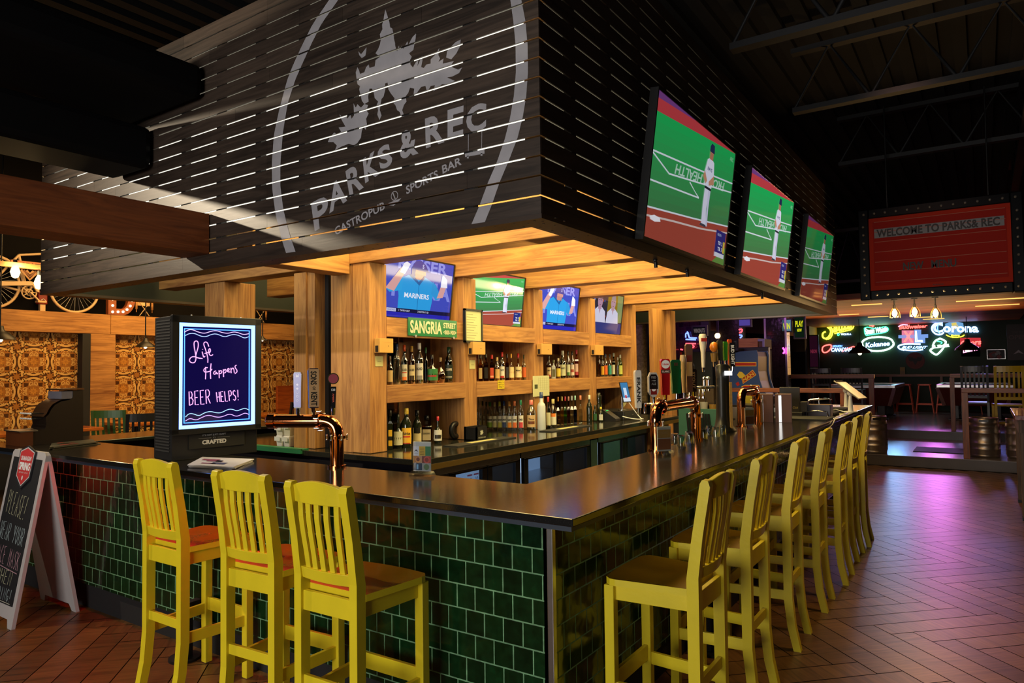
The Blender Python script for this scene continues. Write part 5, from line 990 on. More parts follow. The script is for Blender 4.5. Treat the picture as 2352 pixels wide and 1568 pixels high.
sh1('beside the till', 'bottles on the back counter beside the till', [
 (1540, 425, 66, 'wine', 'd', '', '#c8ccb8', '', 'black wine bottle with pale capsule', (), 735), (1602, 540, 46, 'std', 'd', '#2a5a34', '#182018', '', 'short dark bottle with green label', (), 728), (1668, 560, 50, 'std', 'd', '#c8ccc0', '#d8c830', '', 'small bottle with white label and yellow cap', (), 725), (1648, 400, 66, 'mill', 'd', '', '#101010', '', 'tall black pepper mill shaped bottle', (), 715)], 1040, 820, 4.9, None, Zc)

# ================================================================== things fixed to the frame and standing on the back counter
def plate(name, label, cat, q, mat, paint, th=.004, group=None, parent=None):
    """flat rectangular thing on the +x faces: q = px0, py0, px1, py1 on plane x"""
    pass
def onface(px0, py0, px1, py1, x): a = P(px0, py1, x=x); b = P(px1, py0, x=x); return FR(a, (0, 1, 0), (0, 0, 1)), abs(b.y-a.y), abs(b.z-a.z)
F, w, h = onface(938, 737, 1049, 770, -2.386)
t = thing('street_sign', 'green street sign with cream capital letters on the upper shelf beam', 'sign', tuple(F.col[3][:3])); mb = MB(); mb.box((0, 0, -.008), (w, h, 0), 0, H('#1d7a48'), F); mb.build('sign_plate', M_GLOSSART, t, w=True)
mb = MB(); mb.text(F, 'SANGRIA', h*.72, w*.64, c=H('#d8d8b8'), bold=.03, z=.001, cx=w*.355, cy=h*.5); mb.text(F, 'STREET', h*.32, w*.27, c=H('#d8d8b8'), bold=.03, z=.001, cx=w*.84, cy=h*.68); mb.text(F, '<800-900>', h*.26, w*.28, c=H('#d8d8b8'), bold=.02, z=.001, cx=w*.845, cy=h*.28); mb.build('lettering', M_ART, t, 'cream lettering', w=True)
mb = MB()
for u in (.13, .92): mb = MB(); mb.cyl(F @ V((w*u, -.003, -.01)), F @ V((w*u, -.003, .008)), .011, n=10); mb.build('screw', M_STEEL, t, w=True)
# framed licence
F, w, h = onface(1068, 712, 1108, 786, -2.372)
t = thing('framed_licence', 'black-framed licence sheet on the post beside the street sign', 'picture frame', tuple(F.col[3][:3])); mb = MB(); g = .016
for lo, hi in (((0, 0), (g, h)), ((w-g, 0), (w, h)), ((0, 0), (w, g)), ((0, h-g), (w, h))): mb.box((*lo, -.02), (*hi, .004), M=F)
mb.build('frame', prin('dark_green_frame', H('#141a12'), .4), t, w=True); mb = MB(); mb.box((g, g, -.01), (w-g, h-g, -.004), 0, H('#c4c896'), F)
for i in range(12): mb.box((g+.015, h-.05-i*.022, -.004), (g+.015+(.5+.4*((i*37) % 10)/10)*(w-2*g-.04), h-.046-i*.022, -.0035), 0, H('#8a8c68'), F)
mb.build('sheet', M_ART, t, w=True)
for i, (a, l) in enumerate((((862, 778, 893, 810), 'pale wooden wall box on the first post, above a sticky note'), ((1077, 786, 1105, 814), 'pale wooden wall box under the framed licence'), ((1235, 790, 1259, 814), 'pale wooden wall box on the third post'), ((1359, 793, 1378, 815), 'pale wooden wall box on the fourth post'))):
    F, w, h = onface(*a, -2.386); t = thing('control_box', l, 'control box', tuple(F.col[3][:3]), 0, 'wall boxes on the posts'); mb = MB(); mb.box((0, 0, -.009), (w, h, .045), 0, M=F); mb.build('case', prin('maple_box', H('#c8984c'), .5, noise=.08) if i == 0 else bpy.data.materials['maple_box'], t, w=True, bevel=.002)
    mb = MB(); mb.box((-.001, h*.05, .0), (-.0002, h*.5, .03), 0, H('#141210'), F); mb.build('reader_slot', M_ART, t, w=True); mb = MB(); mb.box((w*.6, h*.45, .0455), (w*.66, h*.50, .046), 0, H('#3a2a18'), F); mb.box((w*.3, h*.72, .0455), (w*.9, h*.725, .046), 0, H('#8a6430'), F); mb.build('keyhole', M_ART, t, w=True)
for a, l in (((862, 818, 879, 841), 'yellow sticky note on the first post'), ((1078, 827, 1091, 847), 'yellow sticky note on the second post')):
    F, w, h = onface(*a, -2.398); mb = MB(); mb.box((0, 0, 0), (w, h, .0015), 0, H('#c8c484'), F); mb.box((w*.3, h*.45, .0015), (w*.8, h*.5, .002), 0, H('#8a8650'), F); tag(mb.build('sticky_note', M_ART), l, 'note')
F, w, h = onface(1143, 873, 1158, 893, -2.394); mb = MB(); mb.box((0, 0, 0), (w, h, .002), 0, H('#d8c020'), F)
for i, s in enumerate(("BILL'S", 'BOTTLE', 'ONLY')): mb.text(F, s, h*.17, w*.75, c=H('#3a3410'), z=.0025, cx=w/2, cy=h*(.78-.28*i), bold=.02)
tag(mb.build('bottle_notice', M_ART), 'small yellow notice about a bottle on the lower shelf beam', 'notice')
F, w, h = onface(1224, 862, 1261, 911, -2.388); mb = MB(); mb.box((0, 0, 0), (w, h, .002), 0, H('#c2c49a'), F)
for i in range(6): mb.box((w*.34, h*(.32+.11*i), .002), (w*.92, h*(.325+.11*i), .0026), 0, H('#8a8c68'), F); mb.box((w*(.34+.116*i), h*.32, .002), (w*(.345+.116*i), h*.92, .0026), 0, H('#9a9c78'), F)
mb.box((w*.1, h*.38, .002), (w*.28, h*.58, .0028), 0, H('#3a4428'), F); tag(mb.build('paper_calendar', M_ART), 'white paper schedule pinned on the third post over the bottles', 'notice')
# coaster box, bar mats
p = P(1095, 1010, z=Zc); t = thing('coaster_box', 'small black box with a white moose emblem on the back counter', 'box', (p.x+.06, p.y, Zc), .0); hh, ww = .115, .19
mb = MB(); mb.box((-.12, -ww/2, 0), (-.10, ww/2, hh)); mb.box((.0, -ww/2, 0), (.012, ww*.25, hh)); mb.box((-.12, -ww/2, 0), (.012, -ww/2+.012, hh)); mb.box((-.12, ww/2-.012, 0), (-.04, ww/2, hh)); mb.box((-.12, -ww/2, 0), (.012, ww/2, .012)); mb.build('case', M_BLACK, t)
mb = MB(); F = FR((.0125, -ww*.12, hh*.6), (0, 1, 0), (0, 0, 1)); k = .011
mb.flat([(x*k, y*k) for x, y in ((-2.2, -1.5), (-1.8, .2), (-2.8, 1.2), (-1.6, 1.0), (-1.2, 2.0), (-.6, 1.0), (.4, 1.8), (.6, .8), (1.8, 1.2), (1.0, .2), (2.0, -.6), (.8, -.8), (.9, -1.8), (-.2, -1.2), (-.8, -2.0))], F, .0005, 0, H('#b8bcae')); mb.text(F, 'MOOSEHEAD LAGER', .010, .10, c=H('#b8bcae'), z=.0005, cy=-.042); mb.build('emblem', M_ART, t, 'white moose emblem')
for i, (a, l) in enumerate((((1052, 1028), 'black rubber bar mat with pale print near the moose box'), ((1270, 993), 'black rubber bar mat with pale print in front of the liqueur bottles'))):
    p = P(a[0], a[1], z=Zc); mb = MB(); mb.box((p.x-.16, p.y+.02, Zc), (p.x-.02, p.y+.82, Zc+.008)); mb.box((p.x-.12, p.y+.25, Zc+.008), (p.x-.06, p.y+.6, Zc+.0085), 1, H('#b8b47a')); tag(mb.build('bar_mat', [M_BLACKM, M_ART]), l, 'bar mat', 'rubber mats on the back counter')
# round black gadget behind the last bottle of the first bay
p = P(1025, 1008, z=Zc); p.x += .08; t = thing('rim_salter', 'round black ring-shaped gadget leaning behind the red-ribbon bottle', 'gadget', (p.x, p.y, Zc+.018)); mb = MB(); pts = [(p.x+.02*math.cos(0), p.y+.055*math.cos(a), Zc+.062+.055*math.sin(a)) for a in [2*PI*i/20 for i in range(20)]]
mb.tube([V(q)-V((p.x, p.y, Zc)) for q in pts], .022, 8, closed=True); mb.build('ring', M_BLACK, t); mb = MB(); mb.box((.012, -.06, .02), (.02, .02, .10), 0, H('#101010')); mb.box((.0421, .02, .03), (.0425, .035, .09), 0, H('#a8a070')); mb.build('plate', M_ART, t)
# till: cash drawer, tablet on stand, card reader, cable, leaning paper
p = P(1460, 962, z=Zc); cx, cy = -2.32, p.y-.05
t = thing('cash_till', 'black cash drawer box under the tablet till', 'till', (cx, cy, Zc)); mb = MB(); mb.box((-.2, -.19, 0), (.19, .3, .10)); mb.build('case', M_BLACK, t, bevel=.004); mb = MB(); mb.box((.19, -.17, .012), (.196, .28, .085)); mb.cyl((.196, .03, .05), (.2, .03, .05), .008, n=10, m=1); mb.cyl((.196, .055, .05), (.2, .055, .05), .006, n=10, m=1); mb.build('drawer', [M_BLACKM, M_STEEL], t)
t = thing('till_tablet', 'slim tablet till with lit blue screen on a steel stand', 'tablet', (cx+.1, cy-.03, Zc+.101)); mb = MB(); mb.cyl((0, 0, 0), (0, 0, .16), .014, n=12); mb.cyl((0, 0, 0), (0, 0, .008), .05, n=18); mb.build('stand', M_STEEL, t)
F = FR((.045, -.045, .10), (.35, .94, 0), (-.24, .09, .95)); mb = MB(); mb.box((-.008, -.008, -.012), (.118, .228, -.001), M=F); mb.build('body', M_BLACK, t); mb = MB(); mb.box((0, 0, -.001), (.11, .22, .0005), 0, H('#3a78a8'), F); mb.box((.03, .06, .0005), (.075, .16, .001), 0, H('#c8d8e8'), F); mb.box((0, 0, .0005), (.11, .045, .001), 0, H('#d8e0e8'), F); mb.box((.035, .04, .001), (.06, .075, .0014), 0, H('#c03040'), F); mb.build('screen', M_SCR, t)
mb = MB(); q0 = V((cx+.17, cy+.0, Zc+.19)); mb.tube(ell(q0, q0+V((.10, .12, -.22)), V((cx+.35, cy-.02, Zc+.010)), 8)+ell(V((cx+.35, cy-.02, Zc+.010)), V((cx+.37, cy-.25, Zc+.010)), V((cx+.22, cy-.28, Zc+.05)), 8)[1:], .005, 6); tag(mb.build('charging_cord', M_WHITE), 'white charging cable looping down from the tablet till', 'cable')
t = thing('card_reader', 'black card terminal with green light beside the cash drawer', 'card reader', (cx+.10, cy-.36, Zc)); mb = MB(); mb.prism([(-.08, 0), (.10, 0), (.10, .03), (-.06, .13), (-.08, .12)], FR((0, .07, 0), (1, 0, 0), (0, 0, 1)), .12); mb.build('body', M_BLACK, t, bevel=.004); mb = MB(); mb.box((-.03, -.02, .115), (-.01, .0, .121), 0, (.05, 1.2, .2)); mb.build('light', M_SCR, t, 'small green light')
p = P(1433, 915, x=-2.385); mb = MB(); F = FR((-2.375, p.y-.02, p.z-.12), (0, 1, 0), (.05, .1, 1)); mb.flat([(-.04, 0), (.06, .06), (.09, .17), (.06, .26), (-.03, .15)], F, 0, 0, H('#a8a678')); mb.flat([(-.04, 0), (.06, .06), (.09, .17), (.06, .26), (-.03, .15)][::-1], F, -.002, 0, H('#a8a678')); tag(mb.build('paper_sheet', M_ART), 'loose paper leaning on the last post behind the tablet till', 'paper')
# white takeaway boxes on the green-edged shelf
for i, (px, py, l) in enumerate(((645, 1030, 'stack of white folded boxes'), (662, 1029, 'stack of white folded boxes'))):
    p = P(px, py, y=1.42); s = .075
    for k in range(2):
        t = thing('takeout_box', 'white folded paper box, %s of the %s stack on the green-edged shelf' % (('lower', 'upper')[k], ('left', 'right')[i]), 'box', (p.x, 1.44, 1.011+k*.085), .1*k-.05, 'white boxes on the green-edged shelf'); hh = .084+.035*(k == 1 and i == 1); mb = MB()
        mb.lathe([(s*.62, 0), (s*.72, hh*.8), (s*.70, hh*.97), (s*.60, hh)], 4, a0=PI/4, smooth=False); mb.build('carton', M_PAPER if k else M_WHITE, t, bevel=.003); mb = MB(); mb.box((-.035, -.0545, hh*.5), (.035, -.0520, hh*.9)); mb.build('flap', M_WHITE, t)
# red stand-up card on the black shelf beam
p = P(782, 738, y=1.42); t = thing('gift_card_stand', 'red and white stand-up card on the short beam by the black panel', 'card', (p.x, 1.44, 1.976)); F = FR((-.10, 0, 0), (1, 0, 0), (0, 0, 1)); mb = MB(); mb.prism([(0, 0), (.12, 0), (.12, .27), (.03, .27)], F, .012, 0, H('#7a2a18')); mb.flat([(0, 0), (.12, 0), (.12, .03), (.005, .03)], F, .0125, 0, H('#c03028')); mb.flat([(.07, .04), (.12, .04), (.12, .14), (.09, .12)], F, .0125, 0, (.7, .7, .7)); mb.flat([(.0, .04), (.02, .04), (.03, .15), (.01, .12)], F, .0127, 0, H('#2a4a8a')); mb.build('card', M_ART, t)
# ================================================================== dining area at the left
XL = -9.0
M_ENC = artmat('encaustic_tile', .35, wear=.25)
def enc_panel(name, y0, y1, z0, z1):
    pit = .385; mb = MB(); T1, T2, T3, T4 = H('#c08434'), H('#d8ac62'), H('#4a2a12'), H('#a0682a')
    FL = FR((XL-.12, 0, 0), (0, 1, 0), (0, 0, 1)); mb.box((XL-.16, y0, z0), (XL-.1205, y1, z1), 0, T4)
    def cl(pts): return all(y0 <= p[0] <= y1 and z0 <= p[1] <= z1 for p in pts)
    def flat(pts, z, c):
        q = [(min(max(a, y0), y1), min(max(b, z0), z1)) for a, b in pts]
        if len(set(q)) < 3: return
        ar = sum(q[i][0]*q[(i+1) % len(q)][1]-q[(i+1) % len(q)][0]*q[i][1] for i in range(len(q)))
        if abs(ar) < 1e-6: return
        mb.flat(q, FL, z, 0, c)
    def rib(pts, w, z, c):
        pts = [V(p) for p in pts]
        for a, b in zip(pts, pts[1:]):
            d = (b-a)
            if d.length < 1e-6: continue
            d.normalize(); n = V((-d.y, d.x))*w/2; flat([a+n, b+n, b-n, a-n], z, c)
    yc = 1.541-pit*4
    while yc < y1+pit:
        zc = 1.767-pit*5
        while zc < z1+pit:
            if yc > y0-pit and zc > z0-pit:
                R = .172
                for (w, z, c) in ((.046, .0004, T3), (.024, .0008, T2)):
                    for q in range(4):
                        a0 = PI/2*q; rib([(yc+R*math.cos(a0+t), zc+R*math.sin(a0+t)) for t in [-.52+1.04*i/7 for i in range(8)]], w, z, c)
                        # ogee links between neighbouring medallions
                        ca, sa = math.cos(a0), math.sin(a0); rot = lambda x, y: (yc+x*ca-y*sa, zc+x*sa+y*ca)
                        rib([rot(R*.868, R*.5), rot(.165, .118), rot(.126, .126), rot(.118, .165), rot(R*.5, R*.868)], w, z, c)
                for q in range(4):
                    ca, sa = math.cos(PI/2*q), math.sin(PI/2*q); rot = lambda x, y: (yc+x*ca-y*sa, zc+x*sa+y*ca)
                    rib([rot(.128, .126), rot(.136, .16), rot(.128, .1925)], .024, .0009, T2); rib([rot(.128, .126), rot(.136, .16), rot(.128, .1925)], .04, .0003, T3)
                    flat([rot(.065, .065), rot(.105, .055), rot(.11, .11), rot(.055, .105)], .001, T3)
                    for s in (-1, 1): rib([rot(.075, s*.008), rot(.11, s*.010), rot(.122, s*.03), rot(.10, s*.05), rot(.072, s*.042), rot(.078, s*.022), rot(.095, s*.03)], .011, .0011, T2); rib([rot(.13, s*.008), rot(.155, s*.035), rot(.14, s*.06)], .008, .0011, T2)
                    flat([rot(.012, 0), rot(.025, .012), rot(.06, 0), rot(.025, -.012)], .0012, T1); c45 = math.sqrt(.5); flat([rot(.0, 0), rot(.03, .014), rot(.04, .04), rot(.014, .03)], .0012, T1); flat([rot(.012, .03), rot(.03, .012), rot(.05, .05)], .0007, T3)
                # star between four medallions
                sx, sz = yc+pit/2, zc+pit/2
                flat([(sx+.085*math.cos(PI*i/4), sz+.085*math.sin(PI*i/4)) for i in range(8)], .0002, T3)
                flat([(sx+(.075 if i % 2 == 0 else .028)*math.cos(PI*i/8), sz+(.075 if i % 2 == 0 else .028)*math.sin(PI*i/8)) for i in range(16)], .0006, T4)
                for dx, dz in ((pit/2, 0), (0, pit/2)):
                    cx, cz = yc+dx, zc+dz; flat([(cx-.02, cz), (cx, cz-.09 if dx else cz-.02), (cx+.02, cz), (cx, cz+.09 if dx else cz+.02)] if dx else [(cx-.09, cz), (cx, cz-.02), (cx+.09, cz), (cx, cz+.02)], .0002, T3)
            zc += pit
        yc += pit
    return struct(mb.build(name, M_ENC))
enc_panel('wall_left_tiles', .4, 2.56, .6, 2.2); enc_panel('wall_left_tiles_rear', 2.86, 6.2, .6, 2.2)
WBARN = wood('barn_board', H('#7a4a1c'), H('#c08a48'), 'y', .7)
mb = MB(); mb.box((-9.25, .2, 2.155), (-8.985, 2.83, 2.43)); mb.box((-9.25, 2.835, 2.155), (-8.985, 8, 2.43)); struct(mb.build('trim_1', WBARN, bevel=.003))
mb = MB()
for k in range(8): mb.box((-9.2, 2.57+.0, .17+k*.249), (-8.99, 2.9, .17+k*.249+.2475))
struct(mb.build('trim_2', WBARN)); mb = MB(); mb.box((-9.12, 2.46, .165), (-8.98, 2.565, 2.15)); struct(mb.build('trim_3', M_BLACKM))
mb = MB(); mb.box((-9.24, .2, .165), (-9.0, 8, .62)); struct(mb.build('baseboard_left', M_BLACKM))
Zs = 2.4305
# bicycle on the ledge
wc1 = P(-20, 652, x=-9.1); wc2 = P(172, 661, x=-9.1); Rw = .325; wz = Zs+Rw
bk = thing('bicycle', 'old cream bicycle displayed on the wooden ledge', 'bicycle', (-9.1, (wc1.y+wc2.y)/2, Zs)); M_CREAM = prin('cream_enamel', H('#d0b080'), .4, noise=.1)
for i, (w, l) in enumerate(((wc1, 'rear'), (wc2, 'front'))):
    c = V((-9.1, w.y, wz)); mb = MB(); mb.tube([c+V((0, (Rw-.018)*math.cos(a), (Rw-.018)*math.sin(a))) for a in [2*PI*k/40 for k in range(40)]], .018, 8, closed=True); wh = mb.build('wheel', M_CREAM, bk, w=True)
    mb = MB()
    for k in range(28): a = 2*PI*k/28; mb.tube([c+V((.02*(-1)**k, .018*math.cos(a+1), .018*math.sin(a+1))), c+V((0, (Rw-.03)*math.cos(a), (Rw-.03)*math.sin(a)))], .0018, 4)
    mb.cyl(c-V((.04, 0, 0)), c+V((.04, 0, 0)), .018, n=10); mb.build('spokes', M_STEEL, wh, 'thin wire spokes', w=True)
ch = P(67, 671, x=-9.04); ch.x = -9.04; mb = MB()
mb.tube([ch+V((0, .085*math.cos(a), .085*math.sin(a))) for a in [2*PI*k/24 for k in range(24)]], .009, 6, closed=True); mb.tube([ch+V((0, .04*math.cos(a), .04*math.sin(a))) for a in [2*PI*k/16 for k in range(16)]], .008, 6, closed=True)
for k in range(5): a = 2*PI*k/5; mb.bar(ch, ch+V((0, .085*math.cos(a), .085*math.sin(a))), .008, .012, (1, 0, 0))
mb.build('chainring', M_CREAM, bk, w=True)
mb = MB(); e2 = P(92, 693, x=-9.0); mb.bar(ch+V((.03, 0, 0)), V((-9.0, e2.y, e2.z)), .015, .03, (1, 0, 0)); e3 = ch*2-V((-9.0, e2.y, e2.z)); e3.x = -9.14; mb.bar(ch-V((.03, 0, 0)), e3, .015, .03, (1, 0, 0)); mb.build('crank', M_CREAM, bk, w=True)
mb = MB(); mb.box((-9.02, e2.y-.05, e2.z-.012), (-8.93, e2.y+.05, e2.z+.012)); mb.build('pedal', M_CREAM, bk, w=True)
F = FR((-9.03, 0, 0), (0, 1, 0), (0, 0, 1)); g0 = P(-20, 646, x=-9.03); g1 = P(70, 646, x=-9.03); g2 = P(87, 668, x=-9.03)
mb = MB(); mb.prism([(g0.y, g0.z), (g1.y, g1.z), (g1.y+.05, g1.z-.02), (g2.y+.01, g2.z+.02), (g2.y+.01, g2.z-.02), (g2.y-.02, g2.z-.01), (g1.y+.02, g1.z-.05), (g0.y, g0.z-.055)], F, .02); mb.build('chain_guard', M_CREAM, bk, w=True, bevel=.004)
mb = MB(); bb = V((-9.1, ch.y, ch.z)); c1 = V((-9.1, wc1.y, wz)); c2 = V((-9.1, wc2.y, wz)); st = bb+V((0, -.10, .48)); hd2 = c2+V((0, -.20, .48))
for a, b in ((c1, bb), (bb, st), (c1, st), (bb, hd2), (st, hd2)): mb.tube([a, b], .016, 8)
mb.tube([c2+V((0, 0, 0)), c2+V((0, -.06, .2)), hd2, hd2+V((0, -.04, .12))], .014, 8); mb.build('frame', M_CREAM, bk, w=True)
mb = MB(); mb.tube([c2+V((0, (Rw+.03)*math.cos(a), (Rw+.03)*math.sin(a))) for a in [1.0+2.2*k/14 for k in range(15)]], .02, 6); mb.tube([c1+V((0, (Rw+.03)*math.cos(a), (Rw+.03)*math.sin(a))) for a in [.0+2.2*k/14 for k in range(15)]], .02, 6); mb.build('mudguard', M_CREAM, bk, w=True)
# red lantern, marquee letter, lattice rack, rolling pins
a = P(85, 698, x=-9.17); b = P(107, 674, x=-9.17); t = thing('red_lantern', 'small red lantern on a pale post beside the bicycle wheel', 'lantern', (-9.17, (a.y+b.y)/2, Zs)); mb = MB(); mb.box((-9.20, a.y+.03, Zs), (-9.15, b.y-.02, a.z)); mb.build('post', M_CREAM, t, w=True)
mb = MB(); mb.box((-9.22, a.y, a.z), (-9.13, b.y, b.z+.02)); mb.build('body', prin('red_enamel', H('#7a1c10'), .35), t, w=True, bevel=.012); mb = MB(); mb.tube([V((-9.127, a.y+.03, a.z+.05)), V((-9.124, (a.y+b.y)/2, a.z+.07)), V((-9.127, b.y-.03, a.z+.05))], .006, 6); mb.build('latch', M_STEEL, t, w=True)
FD = FR((-9.05, P(247, 722, x=-9.0).y, Zs), (0, 1, 0), (0, 0, 1)); t = thing('marquee_letter', 'rusty marquee letter D with glowing bulbs on the ledge', 'letter', tuple(FD.col[3][:3])); S = .50; M_RUST = prin('rust_metal', H('#8a4418'), .5, noise=.3)
out = [(0, 0), (.19, 0)]+[(.19+.19*math.sin(q), .25-.25*math.cos(q)) for q in [PI*i/14 for i in range(15)]]+[(0, .5)]; inn = [(.11, .09), (.18, .09)]+[(.18+.10*math.sin(q), .25-.16*math.cos(q)) for q in [PI*i/14 for i in range(15)]]+[(.11, .41)]
mb = MB(); n = len(out); fr_ = [0, 1]+list(range(2, n-1))+[n-1]
vs = [(x, y, 0) for x, y in out]+[(x, y, 0) for x, y in inn]+[(x, y, .07) for x, y in out]+[(x, y, .07) for x, y in inn]
for i in range(n): j = (i+1) % n; mb.add(vs, [(n*2+i, n*2+j, n*3+j, n*3+i), (i, n+i, n+j, j), (i, j, n*2+j, n*2+i), (n+i, n*3+i, n*3+j, n+j)], 0, M=FD)
mb.build('body', M_RUST, t, w=True)
M_BULBW = glowm('warm_bulb_small', (1, .82, .5), 5)
for x, y in ((.055, .04), (.055, .13), (.055, .22), (.055, .31), (.055, .40), (.055, .47), (.13, .045), (.20, .05), (.255, .085), (.30, .14), (.325, .22), (.32, .31), (.28, .39), (.20, .45)): mb = MB(); mb.ball(FD @ V((x, y, .08)), .018, 8); mb.build('bulb', M_BULBW, t, w=True)
def lattice(px0, px1, label, name, box=True):
    a = P(px0, 722, x=-8.98); b = P(px1, 722, x=-8.98); t = thing(name, label, 'wall decoration', (-8.98, (a.y+b.y)/2, Zs)); mb = MB(); w = b.y-a.y; h = .19
    for k in range(2):
        z = Zs+.01+k*h
        for s in (0, 1): mb.bar((-8.99+.006*s, a.y+(w*.2 if not s else w*.8), z), (-8.99+.006*s, a.y+(w*.8 if not s else w*.2), z+h), .006, .014, (1, 0, 0))
    mb.build('lattice', M_CREAM, t, w=True)
    for y in (a.y, b.y): mb = MB(); mb.lathe([(.006, .06), (.006, .10), (.016, .105), (.016, .235), (.006, .24), (.006, .28)], 8, Matrix.Translation((-8.99, y, Zs))); mb.build('wooden_roller', WBARN, t, w=True)
    if box: mb = MB(); mb.box((-9.05, a.y+w*.12, Zs+.16), (-9.01, b.y-w*.1, Zs+.40)); mb.build('panel', M_CREAM, t, 'cream panel', w=True)
lattice(314, 350, 'cream folding lattice rack with rollers beside the marquee letter', 'lattice_rack'); lattice(585, 612, 'folding lattice rack with rollers on the ledge behind the thick post', 'lattice_rack', False)
F = FR((-9.0, P(45, 616, x=-9).y, P(45, 616, x=-9).z), (0, 1, 0), (0, 0, 1)); mb = MB(); mb.box((-.1, 0, -.02), (.36, .10, 0), 0, H('#c87a48'), F); mb.text(F, 'SEAT', .06, .22, c=H('#3a1a10'), z=.001, cx=.13, cy=.05, bold=.03); tag(mb.build('wall_sign', M_ART), 'small orange sign with dark capitals above the bicycle', 'sign')
F = FR((-9.0, P(52, 650, x=-9).y, P(52, 650, x=-9).z), (0, 1, 0), (0, 0, 1)); mb = MB()
for k, c in enumerate(('#b88a58', '#7a4a2a', '#b88a58')): mb.ribbon([(-.02+.03*k, .17), (.08, .05+.04*k), (.18-.03*k, .17)], .026, F, .002+.001*k, 0, H(c))
tag(mb.build('chevron_sign', M_ART), 'tan chevron-shaped sign behind the bicycle', 'sign')
# bulbs on a rail
M_EDI = glowm('edison_bulb', (1, .68, .26), 8); M_EDIG = glass('bulb_glass', (1, .9, .7), .15)
rail = MB(); a = P(-10, 606, x=-6.6); b = P(99, 590, x=-6.6); rail.box((-6.64, a.y-.4, a.z-.01), (-6.56, b.y+.25, a.z+.03)); tag(rail.build('lamp_rail', WY), 'timber rail carrying bare bulbs at the left', 'rail')
for i, (px, py, l) in enumerate(((35, 622, 'bright bare filament bulb, the left one above the bicycle'), (89, 648, 'bright bare filament bulb, the right one beside the canopy edge'))):
    p = P(px, py, x=-6.6); t = thing('filament_bulb', l, 'light bulb', tuple(p)); mb = MB(); mb.lathe([(.012, .07), (.03, .03), (.042, -.01), (.028, -.06), (.004, -.072)], 14, Matrix.Translation(p)); mb.build('bulb', M_EDI, t, w=True); mb = MB(); mb.cyl(p+V((0, 0, .07)), p+V((0, 0, .11)), .018, n=10); mb.cyl(p+V((0, 0, .11)), (p.x, p.y, a.z-.011), .004, n=6); mb.build('socket', M_BLACK, t, w=True)
# pendant barn lamps
M_SHADE = prin('black_shade', H('#1d1a17'), .4, .3); M_LIT = glowm('lamp_diffuser', (1, .86, .62), 4)
def barn(px, py, x, r, label, s=1.0):
    p = P(px, py, x=x); t = thing('pendant_lamp', label, 'pendant lamp', tuple(p)); mb = MB(); mb.lathe([(r, 0), (r*.93, r*.16), (r*.55, r*.5), (r*.25, r*.72), (r*.2, r*1.0), (r*.02, r*1.02)], 24, Matrix.Translation(p)); mb.cyl(p+V((0, 0, r)), (p.x, p.y, 4.2), .008, n=6); mb.build('shade', M_SHADE, t, w=True)
    mb = MB(); mb.lathe([(.001, .012), (r*.93, .012)], 24, Matrix.Translation(p), caps=False); mb.ball(p+V((0, 0, -.0)), r*.18, 10); mb.build('diffuser', M_LIT, t, w=True)
barn(0, 780, -7.6, .15, 'black barn pendant lamp at the left edge of the picture'); barn(334, 797, -8.0, .12, 'black barn pendant lamp beside the message board'); barn(603, 782, -7.8, .07, 'small pendant lamp with pink-white rim seen past the thick post')
# tables, chairs, booths
def dtable(cx, cy, w, d, zf, label, mat=WTAB, ped=True, h=.76):
    t = thing('dining_table', label, 'table', (cx, cy, zf)); mb = MB(); mb.box((-w/2, -d/2, h-.04), (w/2, d/2, h)); mb.build('top', mat, t, bevel=.006); mb = MB(); mb.cyl((0, 0, .02), (0, 0, h-.04), .035, n=12); mb.box((-.3, -.03, h-.06), (.3, .03, h-.04)); mb.build('pedestal', M_DARKIRON, t); mb = MB(); mb.cyl((0, 0, 0), (0, 0, .03), .18, .16, n=20); mb.build('base', M_DARKIRON, t); return t
p = P(20, 983, z=.925); dtable(-8.36, p.y+.05, .62, 1.25, Z1, 'orange wooden table behind the cash register at the left edge')
p = P(283, 968, z=.925); dtable(-8.62, 3.02, .72, .56, Z1, 'orange wooden table with green chair behind the message board')
p = P(630, 955, z=.925); dtable(-8.45, p.y, .62, 1.2, Z1, 'orange wooden table glimpsed between the two left posts')
def dchair(loc, rz, col, label, zf, hb=.95, rough=.35, seat=.46, group=None, nm='dining_chair'):
    m = prin('chair_paint_'+label[:6], col, rough, noise=.15); t = thing(nm, label, 'chair', (loc[0], loc[1], zf), rz, group); w = .20
    mb = MB(); mb.prism([(-.2, -.21), (.19, -.18), (.19, .18), (-.2, .21)], Matrix.Translation((0, 0, seat-.03)), .03); mb.build('seat', m, t, bevel=.006)
    for s in (-1, 1):
        mb = MB(); sweep(mb, [(.27, s*.19, 0), (.20, s*.19, seat), (.28, s*.19, hb)], .036, .036); mb.build('leg', m, t); mb = MB(); sweep(mb, [(-.17, s*.19, 0), (-.17, s*.19, seat-.03)], .036, .036); mb.build('leg', m, t); mb = MB(); mb.bar((-.17, s*.19, seat*.4), (.23, s*.19, seat*.4), .018, .04); mb.build('stretcher', m, t)
    mb = MB(); sweep(mb, [(.265+.02*(1-(v)**2), v*.185, hb-.05) for v in [-1+.25*i for i in range(9)]], .10, .02, wdir=V((0, 0, 1))); mb.build('top_rail', m, t); mb = MB(); mb.bar((.225, -.18, seat+.10), (.225, .18, seat+.10), .02, .05); mb.build('lower_rail', m, t); mb = MB(); mb.bar((-.17, -.18, seat*.55), (-.17, .18, seat*.55), .018, .05); mb.build('stretcher', m, t)
    for i in range(5): y = -.13+.065*i; mb = MB(); sweep(mb, [(.228, y, seat+.11), (.26, y, (seat+hb)/2), (.275, y, hb-.08)], .028, .012); mb.build('back_slat', m, t)
    return t
GRN = H('#2f5a26'); BLK = (.012, .012, .014)
